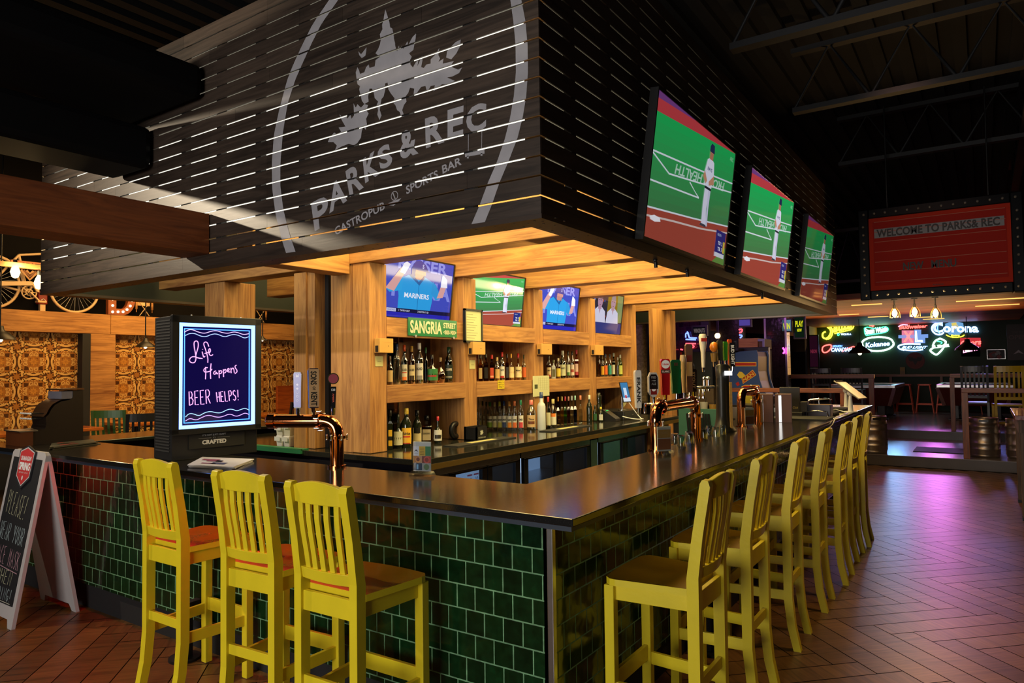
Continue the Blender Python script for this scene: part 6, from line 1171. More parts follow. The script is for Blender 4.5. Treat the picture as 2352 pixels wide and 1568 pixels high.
def cres(px, py, rz): p = P(px, py, z=1.11); return (p.x-.28*math.cos(rz), p.y-.28*math.sin(rz))
dchair(cres(249, 943, -.75), -.75, GRN, 'glossy green chair pushed to the table behind the message board', Z1)
dchair((-8.55, 3.66), 1.57, GRN, 'second green chair, mostly hidden by the message board', Z1)
dchair(cres(334, 950, -.4), -.4, BLK, 'black chair in front of the orange table beside the message board', Z1)
q_ = cres(668, 922, .1); dchair((q_[0]+.25, q_[1]), .1, BLK, 'black chair seen between the two left posts', Z1)
M_BOOTH = wood('booth_wood', H('#7a3410'), H('#b0561c'), 'y', .35)
for (px0, px1, py, l) in ((120, 142, 897, 'orange wooden booth back behind the cash register'), (640, 700, 886, 'orange wooden booth back seen between the two left posts')):
    a = P(px0, py, x=-8.7); b = P(px1, py, x=-8.7); t = thing('booth_bench', l, 'bench', (-8.75, (a.y+b.y)/2, Z1)); mb = MB(); mb.box((-8.78, a.y, Z1), (-8.72, b.y, a.z)); mb.build('back', M_BOOTH, t, w=True, bevel=.006); mb = MB(); mb.box((-8.96, a.y, Z1), (-8.785, b.y, Z1+.44)); mb.build('seat', M_BOOTH, t, w=True)
# antique cash register at the left end of the bar, seen from its side
c = P(128, 1019, z=1.07); t = thing('cash_register', 'antique brown cash register standing on the left end of the bar', 'cash register', (-4.86, .17, 1.0705), .0); M_REG = prin('register_brown', H('#1f140d'), .4, noise=.3); M_REGM = prin('register_bronze', H('#6a4a30'), .35, .7, noise=.2)
FRg = FR((.16, 0, 0), (0, 1, 0), (0, 0, 1))
def rq(px, py): q = P(px, py, x=-4.70); return (q.y-.17, q.z-1.0705)
pr = [rq(*q) for q in ((75, 1018), (75, 988), (103, 985), (107, 975), (105, 958), (112, 952), (118, 940), (126, 930), (140, 922), (160, 918), (168, 912), (168, 897), (191, 896), (191, 1010))]
pr[0] = (pr[0][0], 0); pr[-1] = (pr[-1][0], 0); mb = MB(); mb.prism(pr, FRg @ Matrix.Translation((0, 0, -.24)), .24); mb.build('body', M_REG, t, 'dark brown side with curved profile', bevel=.003)
mb = MB(); cv = [rq(*q) for q in ((101, 958), (108, 951), (114, 939), (122, 929), (138, 920), (158, 916))]
vs = []
for a, b in cv: vs += [(.162, a-.004, b+.004), (-.078, a-.004, b+.004)]
mb.add(vs, [(2*i, 2*i+1, 2*i+3, 2*i+2) for i in range(len(cv)-1)], 0, smooth=True); mb.build('curved_front', M_REGM, t, 'bronze curved front')
a, b = rq(46, 990), rq(75, 987); mb = MB(); mb.box((-.085, a[0], 0), (.17, b[0], a[1]-.008)); mb.build('drawer', prin('register_wood', H('#5a3018'), .35, noise=.25), t, 'wooden cash drawer'); mb = MB(); mb.box((-.09, a[0]-.01, a[1]-.008), (.175, b[0]+.03, a[1])); mb.build('shelf', M_STEEL, t, 'pale metal ledge')
mb = MB()
for r_ in range(2):
    for k in range(7): q = rq(78, 951+12*r_); mb.box((-.06+k*.028, q[0]+.0, q[1]-.003), (-.055+k*.028, q[0]+.10, q[1]+.003)); mb.cyl((-.0575+k*.028, q[0]-.005, q[1]-.002), (-.0575+k*.028, q[0], q[1]+.006), .008, n=8, m=1)
mb.build('keys', [M_DARKIRON, M_WHITE], t, 'rows of keys')
mb = MB(); a, b = rq(142, 916), rq(168, 898); mb.box((-.07, a[0], a[1]), (.155, b[0], b[1])); w_ = mb.build('display_window', prin('register_window', H('#6a6a78'), .15, noise=.2), t, 'grey display window'); mb = MB(); a, b = rq(140, 896), rq(192, 894); mb.box((-.085, a[0], a[1]), (.17, b[0], a[1]+.012)); mb.build('top', M_REGM, t)

# ================================================================== behind the bar and the game room at the right
def box_at(px0, py0, px1, py1, y, dep): a = P(px0, py1, y=y); b = P(px1, py0, y=y); return (a.x, y, a.z), (b.x, y+dep, b.z)
def glbox(name, lo, hi, mats, label=None, cat=None, kind=None): mb = MB(); mb.box(lo, hi); o = mb.build(name, mats); return struct(o) if kind else tag(o, label, cat)
M_GTILE = tiles('grey_tile', 'X', (20, 20), .16, .22, .006, H('#3a3430'), H('#4a433e'), H('#1a1716'), .15); M_WTILE = tiles('cream_tile', 'X', (20, 20), .2, .1, .003, H('#b9a888'), H('#c4b492'), H('#9a8a6a'), .25)
M_PTILE = tiles('purple_sheen_tile', 'X', (20, 20), .10, .13, .004, H('#2c1a2c'), H('#4a2838'), H('#180e1a'), .08)
lo, hi = box_at(1450, 640, 1490, 1000, 9.3, .3); glbox('wall_cream_column', (lo[0], lo[1], 0), (hi[0], hi[1], 3.3), M_WTILE, kind=1)
lo, hi = box_at(1489, 640, 1501, 1000, 9.2, .3); glbox('wall_green_edge', (lo[0], lo[1], 0), (hi[0], hi[1], 3.3), M_GRNP, kind=1)
lo, hi = box_at(1462, 680, 1484, 707, 9.25, .04); mb = MB(); mb.box(lo, hi); tag(mb.build('thermostat_plate', prin('tan_panel', H('#b8804a'), .5)), 'small orange-tan panel at the top of the cream column', 'panel')  # tan plate taken for a thermostat cover
lo, hi = box_at(1530, 700, 1612, 1000, 10.8, .3); glbox('wall_purple_tiles', (lo[0], lo[1], 0), (hi[0], hi[1], 3.0), M_PTILE, kind=1)
for (a, b, y) in ((1655, 1698, 12.0), (1765, 1802, 13.0)): lo, hi = box_at(a, 700, b, 1000, y, .4); glbox('wall_tiled_column', (lo[0], lo[1], 0), (hi[0], hi[1], 3.2), M_GTILE, kind=1); mb = MB(); mb.box((lo[0]-.03, y-.02, 0), (lo[0]+.01, y+.02, 3.2)); mb.box((hi[0]-.01, y-.02, 0), (hi[0]+.03, y+.02, 3.2)); struct(mb.build('trim_column_edges', M_STEEL))
lo, hi = box_at(1621, 700, 1654, 1000, 12.4, .2); glbox('wall_lit_plaster', (lo[0], lo[1], 0), (hi[0], hi[1], 3.0), prin('blue_plaster', H('#5a566a'), .7, noise=.1), kind=1)
lo, hi = box_at(1808, 770, 1848, 1000, 14.5, .2); glbox('wall_dark_doorway', (lo[0], lo[1], 0), (hi[0], hi[1], 2.4), M_DARKW, kind=1)
# sloping bulkhead seen under the canopy's far end
M_BULK = prin('bulkhead_paint', H('#3a2428'), .5, noise=.2); mb = MB(); b0 = P(1600, 744, y=10.6); b1 = P(1835, 772, y=14.2)
mb.add([(b0.x-1, 10.6, b0.z), (b1.x, 14.2, b1.z), (b1.x, 14.2, b1.z+.5), (b0.x-1, 10.6, b0.z+.5)], [(0, 1, 2, 3)]); mb.add([(b0.x-1, 10.62, b0.z), (b1.x, 14.22, b1.z), (b1.x, 14.22, b1.z+.5), (b0.x-1, 10.62, b0.z+.5)], [(3, 2, 1, 0)])
struct(mb.build('wall_bulkhead', M_BULK))
# black equipment seen behind the bridge taps
M_EQ = prin('equipment_grey', H('#1c211d'), .4, noise=.15)
lo, hi = box_at(1567, 807, 1635, 838, 8.9, .4); t = thing('back_cooler', 'dark grey-green machine with red side strip behind the copper bridge', 'machine', (lo[0], 8.9, 0)); mb = MB(); mb.box((lo[0], 8.9, lo[2]-.35), (hi[0]+.0, 9.35, hi[2])); mb.build('body', M_EQ, t, w=True, bevel=.004); mb = MB(); mb.box((lo[0]-.03, 8.89, lo[2]), (lo[0]-.002, 9.3, hi[2])); mb.build('red_strip', prin('red_trim', H('#a01c14'), .4), t, w=True); mb = MB(); mb.box((lo[0], 8.94, 0), (hi[0]+.0, 9.3, lo[2]-.351)); mb.build('cabinet', prin('tan_cabinet', H('#5c4a2a'), .5, noise=.2), t, w=True)
lo, hi = box_at(1540, 940, 1655, 1010, 5.3, .02); t = thing('green_bin', 'green plastic cutlery bin below the bridge taps', 'bin', (-1.4, 5.3, 0)); mb = MB(); mb.box((lo[0]+.1, 5.3, 0), (hi[0], 5.34, hi[2])); mb.box((lo[0]+.1, 5.34, 0), (lo[0]+.13, 5.7, hi[2])); mb.box((hi[0]-.03, 5.34, 0), (hi[0], 5.7, hi[2])); mb.build('shell', prin('green_plastic', H('#2a5a44'), .5, noise=.15), t, w=True); mb = MB()
for k in range(9): x = lo[0]+.2+k*(hi[0]-lo[0]-.3)/9; mb.bar((x, 5.29, hi[2]-.05), (x+.03, 5.27, hi[2]-.35), .006, .03)
mb.build('straps', M_BLACK, t, w=True)
lo, hi = box_at(1690, 938, 1762, 978, 7.30, .02); mb = MB(); mb.box((lo[0]-.1, 7.38, .2), (hi[0]+.3, 7.40, 1.045)); FT_ = FR((0, 7.379, 0), (1, 0, 0), (0, 0, 1))
for i in range(14):
    for j in range(9): x = lo[0]+.02+i*.055; z = .72+j*.036; mb.flat([(x, z), (x+.012, z+.012), (x+.024, z), (x+.012, z-.012)] if (i+j) % 2 else [(x+.012, z-.013), (x+.018, z), (x+.012, z+.013), (x+.006, z)], FT_, -.001, 1, (1, 1, 1))
tag(mb.build('tread_plate', [M_STEEL, M_CHROME]), 'diamond tread steel panel under the far counter', 'panel')
for i, (px, py, c, h, l) in enumerate(((1597, 940, '#8a9a90', .20, 'pale plastic cup with straw behind the copper bridge'), (1617, 940, '#9a988a', .19, 'second pale plastic cup behind the copper bridge'), (1638, 938, '#8a6a2a', .15, 'amber cup beside the draft tower'))):
    p = P(px, py, y=6.25); t = thing('plastic_cup', l, 'cup', (p.x, 6.25, p.z-.1)); mb = MB(); mb.lathe([(.035, 0), (.048, h)], 14, caps=False); mb.lathe([(.0, .002), (.035, .002)], 14, caps=False); mb.build('cup', prin('cup_%d' % i, H(c), .4), t); mb = MB(); mb.tube([V((0, 0, .02)), V((.03, .0, h+.06))], .004, 6); mb.build('straw', M_BLACK, t); mb = MB()
mb = MB(); p = P(1614, 941, y=6.25); mb.box((p.x-.35, 6.1, p.z-.125), (p.x+.35, 6.4, p.z-.101)); mb.box((p.x-.33, 6.12, 0), (p.x+.33, 6.38, p.z-.1255), 0); tag(mb.build('service_shelf', M_BLACKM), 'black service shelf behind the copper bridge', 'shelf')

# arcade cabinets
def arcade():
    y = 8.9; Fa = FR((0, y, 0), (1, 0, 0), (0, 0, 1)); t = thing('arcade_cabinet', 'blue-sided arcade cabinet with red and yellow stripes beyond the bar', 'arcade game', (-1.8, y, 0))
    def q(px, py): p = P(px, py, y=y); return (p.x, p.z)
    o = [q(1662, 824), q(1672, 815), q(1700, 807), q(1738, 804), q(1741, 815), q(1741, 850), q(1745, 872), q(1752, 893), q(1768, 915), q(1768, 936)]; o = o+[(o[-1][0]-.08, .05), (o[-1][0]-.08, 0), (o[0][0]+.02, 0)]
    M_ARC = prin('arcade_blue', H('#14386a'), .4, noise=.06); mb = MB(); mb.prism(o, FR((0, y+.03, 0), (1, 0, 0), (0, 0, 1)), .03); mb.build('side_panel', M_ARC, t, 'deep blue side', w=True); mb = MB(); mb.prism(o, FR((0, y+.68, 0), (1, 0, 0), (0, 0, 1)), .03); mb.build('side_panel', M_ARC, t, w=True)
    mb = MB(); oo = [(a-.02, b-.02 if b > .1 else b) for a, b in o]; mb.prism(oo, FR((0, y+.645, 0), (1, 0, 0), (0, 0, 1)), .61); mb.build('body', M_BLACK, t, w=True)
    mb = MB(); Fz = FR((0, y-.0015, 0), (1, 0, 0), (0, 0, 1))
    def poly(s, c, z): mb.flat([q(1500+float(p.split(',')[0])/5.88, 700+float(p.split(',')[1])/5.88) for p in s.split()], Fz, z, 0, H(c))
    poly('1010,772 1396,772 1396,828 1010,828', '#d8a838', 0); poly('1010,782 1388,782 1388,820 1010,820', '#a82418', .001)
    poly('1195,1100 1240,1080 1430,1080 1448,1112 1195,1112', '#d8a838', 0); poly('1210,1104 1245,1090 1424,1090 1435,1112 1210,1112', '#a82418', .001)
    poly('1195,1000 1345,875 1396,945 1215,1065', '#d8a838', 0); poly('1203,1003 1343,887 1385,943 1218,1054', '#a82418', .001)
    a = [P(1500+x/5.88, 700+z/5.88, y=y-.004) for x, z in ((1222, 1042), (1372, 945), (1336, 900), (1212, 1002))]; mb.textq('MAN', a, 0, H('#d8a838'), .03)
    poly('1135,945 1165,900 1200,905 1250,955 1215,995 1165,985', '#d8b838', 0); poly('1115,1060 1150,1035 1172,1075 1140,1100', '#a82418', .001); mb.build('side_art', M_GLOSSART, t, 'red and yellow striped artwork', w=True)
    # lower artwork below the rail
    mb = MB(); a, b = q(1700, 925), q(1757, 920); mb.flat([(a[0], .95), (b[0]-.06, .95), (b[0], 1.12), (a[0]+.12, 1.16), (a[0], 1.08)], Fz, 0, 0, H('#c8b438')); mb.disc(b[0]-.12, 1.08, .055, Fz, .001, 0, H('#a02a28'), 16); mb.build('lower_art', M_GLOSSART, t, 'plain yellow and red patches', w=True)
    mb = MB(); a, b = q(1742, 900), q(1768, 914); mb.box((a[0]+.02, y+.06, b[1]-.01), (b[0]-.01, y+.62, b[1]+.012)); mb.build('control_panel', prin('control_panel', H('#3a3860'), .25), t, w=True)
arcade()
lo, hi = box_at(1741, 812, 1757, 838, 10.46, .5); t = thing('arcade_cabinet', 'second arcade cabinet with pale lit screen behind the blue one', 'arcade game', (lo[0], 10.46, 0)); mb = MB(); mb.box((lo[0]-.35, 10.46, 0), (hi[0]+.06, 10.58, hi[2]+.12)); mb.box((lo[0]-.35, 10.34, 0), (hi[0]+.06, 10.46, .8)); mb.build('body', M_BLACK, t, w=True, bevel=.01); mb = MB(); mb.box((lo[0], 10.45, lo[2]), (hi[0], 10.459, hi[2]), 0, H('#6a6a88')); mb.build('screen', M_SCR, t, w=True)
lo, hi = box_at(1697, 776, 1740, 806, 10.62, .5); t = thing('wooden_cabinet', 'honey wooden cabinet standing on top behind the blue arcade cabinet', 'cabinet', (lo[0], 10.6, hi[2]-.4)); mb = MB(); mb.box((lo[0], 10.62, 1.9), (hi[0], 11.1, hi[2])); mb.build('case', wood('cabinet_wood', H('#9a5a20'), H('#c88a40'), 'x', .5), t, w=True); lo2, hi2 = box_at(1741, 778, 1756, 806, 10.62, .3)
mb = MB(); mb.box((hi[0]+.002, 10.62, 1.88), (hi2[0], 10.64, 1.93)); mb.box((hi[0]+.002, 10.62, hi2[2]-.04), (hi2[0], 10.64, hi2[2])); mb.box((hi2[0]-.04, 10.62, 1.931), (hi2[0], 10.64, hi2[2]-.041)); mb.build('door_frame', prin('lilac_frame', H('#8a86a8'), .4), t, w=True); mb = MB(); mb.box((hi[0]+.004, 10.66, 1.9), (hi2[0], 11.1, hi2[2])); mb.build('inside', prin('cab_inside', H('#5a3418'), .6), t, w=True); mb = MB(); mb.box((lo[0], 10.66, .165), (hi2[0], 11.1, 1.878)); mb.build('stand', M_BLACKM, t, w=True)
# screens and notices on the bulkhead
def lit(name, px0, py0, px1, py1, y, col, label, cat, words=None, wc='#d8d820', glow=1.0, frame=True):
    a = P(px0, py1, y=y); b = P(px1, py0, y=y); Fq = FR((a.x, y, a.z), (1, 0, 0), (0, 0, 1)); w, h = b.x-a.x, b.z-a.z; t = thing(name, label, cat, (a.x, y, a.z)); mb = MB()
    if frame: mb.box((-.03, -.03, -.06), (w+.03, h+.03, -.005), 0, M=Fq); mb.build('frame', M_BLACK, t, w=True); mb = MB()
    mb.box((0, 0, -.004), (w, h, 0), 0, H(col), Fq)
    for s, cx, cy, hh, ww in (words or ()): mb.text(Fq, s, hh*h, ww*w, 0, H(wc), .04, z=.002, cx=cx*w, cy=cy*h)
    mb.build('picture', artmat('lit_'+label[:12], glow=glow) if glow else M_GLOSSART, t, w=True)
lit('wall_tv', 1698, 729, 1722, 748, 11.2, '#5a4aa8', 'small lilac-lit screen on the bulkhead', 'television', glow=.7); lit('wall_tv', 1797, 734, 1816, 760, 13.0, '#5a7a8a', 'small screen with yellow lettering, the left of two', 'television', [('WIN', .5, .42, .55, .8)]); lit('wall_tv', 1826, 728, 1846, 775, 13.2, '#0c1a10', 'tall black screen with yellow lettering by the plaster wall', 'television', [('PLAY', .5, .68, .3, .85), ('NOW', .5, .36, .16, .5)])
lit('poster', 1861, 771, 1877, 842, 18.2, '#3a1428', 'tall red and pink poster on the plaster wall', 'poster', [('NEON', .5, .5, .12, .8)], '#b03a58', glow=.35); lit('hanging_sign', 1592, 750, 1620, 768, 9.8, '#15121a', 'dark hanging sign with pale lettering over the bar end', 'sign', [('WINGNUTS', .5, .5, .6, .9)], '#9a8a88', glow=.35)
mb = MB(); p = P(1630, 735, y=9.9); mb.box((p.x-.16, 9.9, p.z-.5), (p.x-.02, 10.0, p.z)); mb.box((p.x-.3, 9.85, 1.86), (p.x+.5, 10.2, 1.90)); mb.box((p.x-.11, 9.95, 1.90), (p.x-.05, 10.0, p.z-.4)); mb.box((p.x-.2, 9.9, 0), (p.x+.4, 10.15, 1.86)); tag(mb.build('black_dispenser', M_BLACKM), 'black dispenser column beyond the bar end', 'dispenser')
M_NEONR = glowm('neon_red', (1, .06, .08), 3.5); M_NEONB = glowm('neon_blue', (.12, .2, 1), 3.5)
def tubesign(name, label, y, strokes_, mats, r=.012, cat='neon sign', extra=None, group=None):
    """strokes_: list of (material index, closed?, 'px,py ...')"""
    pts0 = [tuple(float(v) for v in p.split(',')) for p in strokes_[0][2].split()]; o = P(*pts0[0], y=y); t = thing(name, label, cat, tuple(o), 0, group)
    for k, m in enumerate(mats):
        mb = MB(); n = 0
        for mi, cl, s in strokes_:
            if mi != k: continue
            pl = [tuple(float(v) for v in p.split(',')) for p in s.split()]; pl = smooth(pl+[pl[0]] if cl else pl, 2); mb.tube([P(a, b, y=y-.03) for a, b in pl], r, 6); n += 1
        if n: mb.build('tube', m, t, w=True)
    if extra: extra(t)
    return t
tubesign('neon_sign', 'blue and red neon reflection drawn as glowing tubes on the purple tiles', 10.75, [(1, 0, '1575,775 1575,765 1579,765 1579,760 1582,772 1584,776 1600,776'), (1, 0, '1575,779 1598,780'), (0, 0, '1575,789 1598,789'), (0, 0, '1574,793 1590,792 1596,796 1584,800'), (0, 0, '1545,802 1552,802'), (0, 0, '1563,802 1568,803')], [M_NEONR, M_NEONB], .014)  # neon reflection in the shiny tiles, built as glowing tubes
tubesign('neon_sign', 'pink and blue neon strip in the mirror column', 11.9, [(0, 0, '1697,757 1705,755 1704,762 1698,764'), (1, 0, '1698,769 1706,770 1700,776')], [M_NEONR, M_NEONB], .014); tubesign('neon_sign', 'small magenta neon glow beside the second tiled column', 12.9, [(0, 0, '1798,798 1803,806 1799,812')], [glowm('neon_magenta', (1, .1, .7), 3)], .02)
p = P(1648, 771, y=12.0); t = thing('wall_lamp', 'warm wall lamp glowing against the plaster panel', 'lamp', tuple(p)); mb = MB(); mb.ball(p, .06, 10); mb.build('globe', glowm('wall_globe', (1, .6, .25), 6), t, w=True); mb = MB(); mb.cyl(p+V((0, .06, 0)), p+V((0, .38, 0)), .02, n=8); mb.build('arm', M_BLACK, t, w=True)

# ---------------------------------------------------------------- neon wall
YN = 19.96
NEO = {k: glowm('neon_'+k, c, s) for k, c, s in (('yellow', (1, .85, .03), 5.5), ('green', (.05, 1, .32), 4.5), ('white', (.55, 1, .75), 6), ('hotred', (1, .06, .05), 7), ('ice', (.25, .45, 1), 7), ('blue', (.08, .2, 1), 6), ('pink', (1, .25, .5), 4))}
def nx_(cx, cy): return (1860+cx/5.113, 710+cy/5.113)
def npt(cx, cy, d=.03): return P(*nx_(cx, cy), y=YN-d)
_tt = {}
def ttube(st, r=.03, shear=0, bold=0):
    k = (st, r, shear, bold)
    if k not in _tt:
        cu = bpy.data.curves.new('t', 'FONT'); cu.body = st; cu.size = 1; cu.shear = shear; cu.offset = bold; cu.fill_mode = 'NONE'; cu.bevel_depth = r; cu.bevel_resolution = 0; cu.resolution_u = 3
        ob = bpy.data.objects.new('t', cu); me = bpy.data.meshes.new_from_object(ob); vs = [tuple(v.co) for v in me.vertices]; fs = [tuple(p.vertices) for p in me.polygons]
        bpy.data.objects.remove(ob); bpy.data.meshes.remove(me); bpy.data.curves.remove(cu); xs = [v[0] for v in vs]; ys = [v[1] for v in vs]; x0, x1, y0, y1 = min(xs), max(xs), min(ys), max(ys)
        _tt[k] = ([((a-x0)/(x1-x0), (b-y0)/(y1-y0), c) for a, b, c in vs], fs)
    return _tt[k]
def nsign(label, parts):
    """parts: ('text', words, quad in crop px bl br tr tl, mat, tube?) / ('tube', mat, points, closed, r) / ('poly', mat, points)"""
    o = None; t = None; acc = {}
    for pt in parts:
        if pt[0] == 'text':
            _, st, q, mk, tub = pt[:5]; sh = pt[5] if len(pt) > 5 else 0; qq = [npt(*v) for v in q]; mb = acc.setdefault((mk, 'lettering'), MB())
            if tub:
                vs, fs = ttube(st, .032, sh); bl, br, tr, tl = qq; mb.add([(bl*(1-a)+br*a)*(1-b)+(tl*(1-a)+tr*a)*b+V((0, c_*.25, 0)) for a, b, c_ in vs], fs, 0)
            else: mb.textq(st, qq, 0, (1, 1, 1), .05, sh)
            o = o or qq[0]
        elif pt[0] == 'tube':
            _, mk, s, cl, r = pt; pl = S2(s); pl = smooth(pl+[pl[0]] if cl else pl, 3); mb = acc.setdefault((mk, 'tube'), MB()); mb.tube([npt(*v) for v in pl], r, 6); o = o or npt(*pl[0])
        else:
            _, mk, s = pt[:3]; pl = [npt(*v, d=.018) for v in S2(s)]; mb = acc.setdefault((mk, 'panel'), MB()); mb.add(pl, [tuple(range(len(pl)))]); mb.add(pl, [tuple(range(len(pl)))[::-1]]); o = o or pl[0]
    t = thing('neon_sign', label, 'neon sign', tuple(o), 0, 'neon signs on the dark green wall')
    for (mk, nm), mb in acc.items(): mb.build(nm, NEO[mk] if isinstance(mk, str) else mk, t, w=True)
M_BACKP = prin('sign_backing', (.02, .02, .025), .4); M_SILV = prin('mirror_silver', (.5, .5, .52), .2, .8); M_PINKP = glowm('pink_panel', (.9, .25, .40), .9); M_BLUEP = glowm('blue_panel', (.25, .45, 1), .8); M_GLOBE = glowm('globe_panel', (.18, .42, .75), .9); M_GLOBY = glowm('globe_yellow', (.9, .7, .1), .9); M_REDP = glowm('red_panel', (.8, .05, .06), .7)
nsign('large yellow script neon sign at the left of the green wall', [('tube', 'yellow', '265,120 210,130 185,160 200,205 240,230 250,270 225,325 180,350 148,325 150,280 185,262', 0, .022), ('tube', 'yellow', '255,150 225,150 210,170 225,200 265,225 272,280 240,345 190,352', 0, .016), ('text', 'auza', ((275, 275), (500, 225), (485, 130), (275, 195)), 'yellow', True, .2), ('tube', 'yellow', '290,285 420,255 505,235 520,180', 0, .016), ('text', 'TEQUILA', ((362, 308), (486, 305), (486, 282), (362, 284)), 'ice', False), ('tube', 'green', '325,285 345,285 345,308 325,308', 1, .01)])
nsign('green-white script neon sign above the white oval one', [('text', 'Steam Whistle', ((650, 298), (920, 262), (918, 198), (640, 225)), 'white', True, .15), ('tube', 'green', '640,222 680,205 760,232 915,195 925,270 700,300 650,312 640,222', 0, .013), ('tube', 'hotred', '700,192 760,186 730,205', 0, .02)])
nsign('red script neon sign at the top centre of the wall', [('text', 'Budweiser', ((1048, 238), (1385, 215), (1380, 176), (1045, 184)), 'hotred', True, .25), ('tube', 'pink', '1040,205 1080,180 1150,185', 0, .014)])
nsign('pink and blue two-letter lit panel below the red script', [('poly', M_PINKP, '1080,248 1225,248 1225,400 1080,400'), ('poly', M_BLUEP, '1228,240 1308,240 1308,300 1355,300 1355,398 1228,398'), ('text', 'X', ((1098, 385), (1215, 385), (1215, 258), (1098, 258)), 'hotred', True), ('text', 'L', ((1235, 388), (1330, 388), (1295, 252), (1235, 252)), 'ice', True), ('poly', M_BLUEP, '1040,305 1390,292 1390,335 1040,340')])
nsign('blue-white oval neon sign with slanted capitals, bottom centre', [('text', 'BUD LIGHT', ((1075, 462), (1375, 462), (1385, 430), (1090, 430)), 'ice', True, .3), ('tube', 'ice', '1300,410 1150,405 1060,418 1032,442 1060,470 1110,480', 0, .02), ('tube', 'ice', '1090,470 1150,482 1260,484 1330,472', 0, .02)])
nsign('big white and blue blackletter-style neon sign with a globe', [('poly', M_GLOBE, '1590,170 1640,152 1740,150 1800,160 1815,250 1760,300 1640,300 1592,250'), ('poly', M_GLOBY, '1660,160 1720,155 1745,200 1700,240 1670,200'), ('text', 'Corona', ((1450, 272), (1985, 272), (1975, 170), (1450, 165)), 'ice', True), ('tube', 'ice', '1560,160 1480,160 1435,200 1435,250 1480,295 1540,300 1575,270', 0, .02), ('tube', 'blue', '1530,155 1500,190 1500,250 1530,290', 0, .015), ('text', 'Extra', ((1660, 318), (1760, 314), (1760, 296), (1660, 298)), 'yellow', False), ('tube', 'yellow', '1600,300 1640,322 1700,332 1790,322 1815,300', 0, .012)])
nsign('red and blue neon sign with a red leaf outline, lower left', [('tube', 'hotred', '145,480 150,440 200,418 255,415 250,460 205,505 160,510', 1, .018), ('text', 'MOLSON', ((268, 445), (380, 443), (382, 420), (270, 422)), 'blue', False), ('text', 'CANADIAN', ((250, 500), (490, 495), (490, 448), (255, 450)), 'ice', True), ('tube', 'hotred', '380,500 430,460 480,450 520,430 525,460', 0, .013)])
nsign('white oval ring neon sign with script inside', [('tube', 'white', '985,400 960,350 880,328 790,325 690,335 620,370 612,410 640,460 720,488 820,492 920,472 980,430', 1, .024), ('text', 'Kokanee', ((655, 452), (940, 425), (935, 372), (650, 395)), 'ice', True, .15)])
nsign('white tilted bottle-outline neon sign with green glow', [('tube', 'white', '1530,342 1600,375 1595,400 1560,470 1500,530 1475,535 1412,490 1420,470 1450,455 1445,420 1470,370', 1, .022), ('text', 'LIME', ((1460, 460), (1640, 440), (1630, 405), (1455, 425)), 'white', False), ('tube', 'green', '1495,375 1560,385 1540,405', 0, .012)])
nsign('red script lit sign on a mirrored panel behind the black lamp shade', [('poly', M_REDP, '1765,335 2005,335 2010,440 1765,445'), ('poly', M_SILV, '1780,478 2000,465 2000,555 1780,555'), ('text', 'Coors', ((1770, 432), (2020, 412), (2005, 352), (1770, 370)), 'hotred', True, .25), ('text', 'LIGHT', ((1800, 515), (1985, 480), (1985, 440), (1800, 470)), 'pink', False)])
tubesign('neon_sign', 'pink-red script neon sign cut off at the right picture edge', 17.5, [(0, 0, '2356,678 2346,682 2338,690 2344,700 2354,708'), (0, 0, '2356,690 2348,694')], [NEO['hotred']], .03)
c = npt(1238, 605); t = thing('plaque_sign', 'round red plaque with a black bat emblem below the neon signs', 'sign', tuple(c)); mb = MB(); Fp = FR((c.x, YN, c.z), (1, 0, 0), (0, 0, 1)); mb.disc(0, 0, .235, Fp, .02, 0, H('#3a0d10'), 28); mb.disc(0, 0, .215, Fp, .024, 0, H('#6a1a1a'), 28); mb.disc(0, 0, .2, Fp, .026, 0, H('#5a1414'), 28)
mb.flat([(x*.17, y*.17) for x, y in ((-1, .75), (-.7, .55), (-.35, .62), (-.18, .3), (-.1, .42), (0, .34), (.1, .42), (.18, .3), (.35, .62), (.7, .55), (1, .75), (.9, .1), (.6, -.1), (.35, -.05), (.2, -.35), (0, -.75), (-.2, -.35), (-.35, -.05), (-.6, -.1), (-.9, .1))], Fp, .028, 0, H('#10131c')); mb.build('disc', M_ART, t, w=True)
a = npt(2078, 590); b = npt(2300, 465); t = thing('wall_picture', 'small glossy rectangular picture at the right of the neon wall', 'picture', tuple(a)); mb = MB(); mb.box((a.x, YN-.03, a.z), (b.x, YN, b.z)); mb.build('frame', M_STEEL, t, w=True, bevel=.01); mb = MB(); Fp = FR((a.x, YN-.031, a.z), (1, 0, 0), (0, 0, 1)); w, h = b.x-a.x, b.z-a.z; mb.box((.02, .02, 0), (w-.02, h-.02, .001), 0, H('#2a2a30'), Fp)
for k in range(14): x, y = rnd.uniform(.1, w-.14), rnd.uniform(.06, h-.1); mb.disc(x, y, rnd.uniform(.03, .07), Fp, .002+.0004*k, 0, H(rnd.choice(('#7a3438', '#5a5a60', '#3a2a2c', '#8a8a90'))), 10)
mb.build('photo', M_ART, t, w=True)
t = thing('open_sign', 'faint dark open sign on the right side wall', 'sign', tuple(P(2325, 770, y=17))); mb = MB(); Fp = FR(P(2338, 770, y=17), (1, 0, 0), (0, 0, 1)); mb.box((-.2, -.55, -.02), (.2, .25, 0), 0, (.012, .010, .012), Fp); mb.text(Fp, "WE'RE", .05, .2, z=.001, cy=.08, c=(.05, .03, .035)); mb.text(Fp, 'OPEN', .10, .34, z=.001, cy=-.04, c=(.06, .035, .04), bold=.03); mb.flat([(-.1, -.42), (0, -.32), (.1, -.42), (0, -.38)], Fp, .001, 0, (.25, .26, .3)); mb.build('board', M_ART, t, w=True)

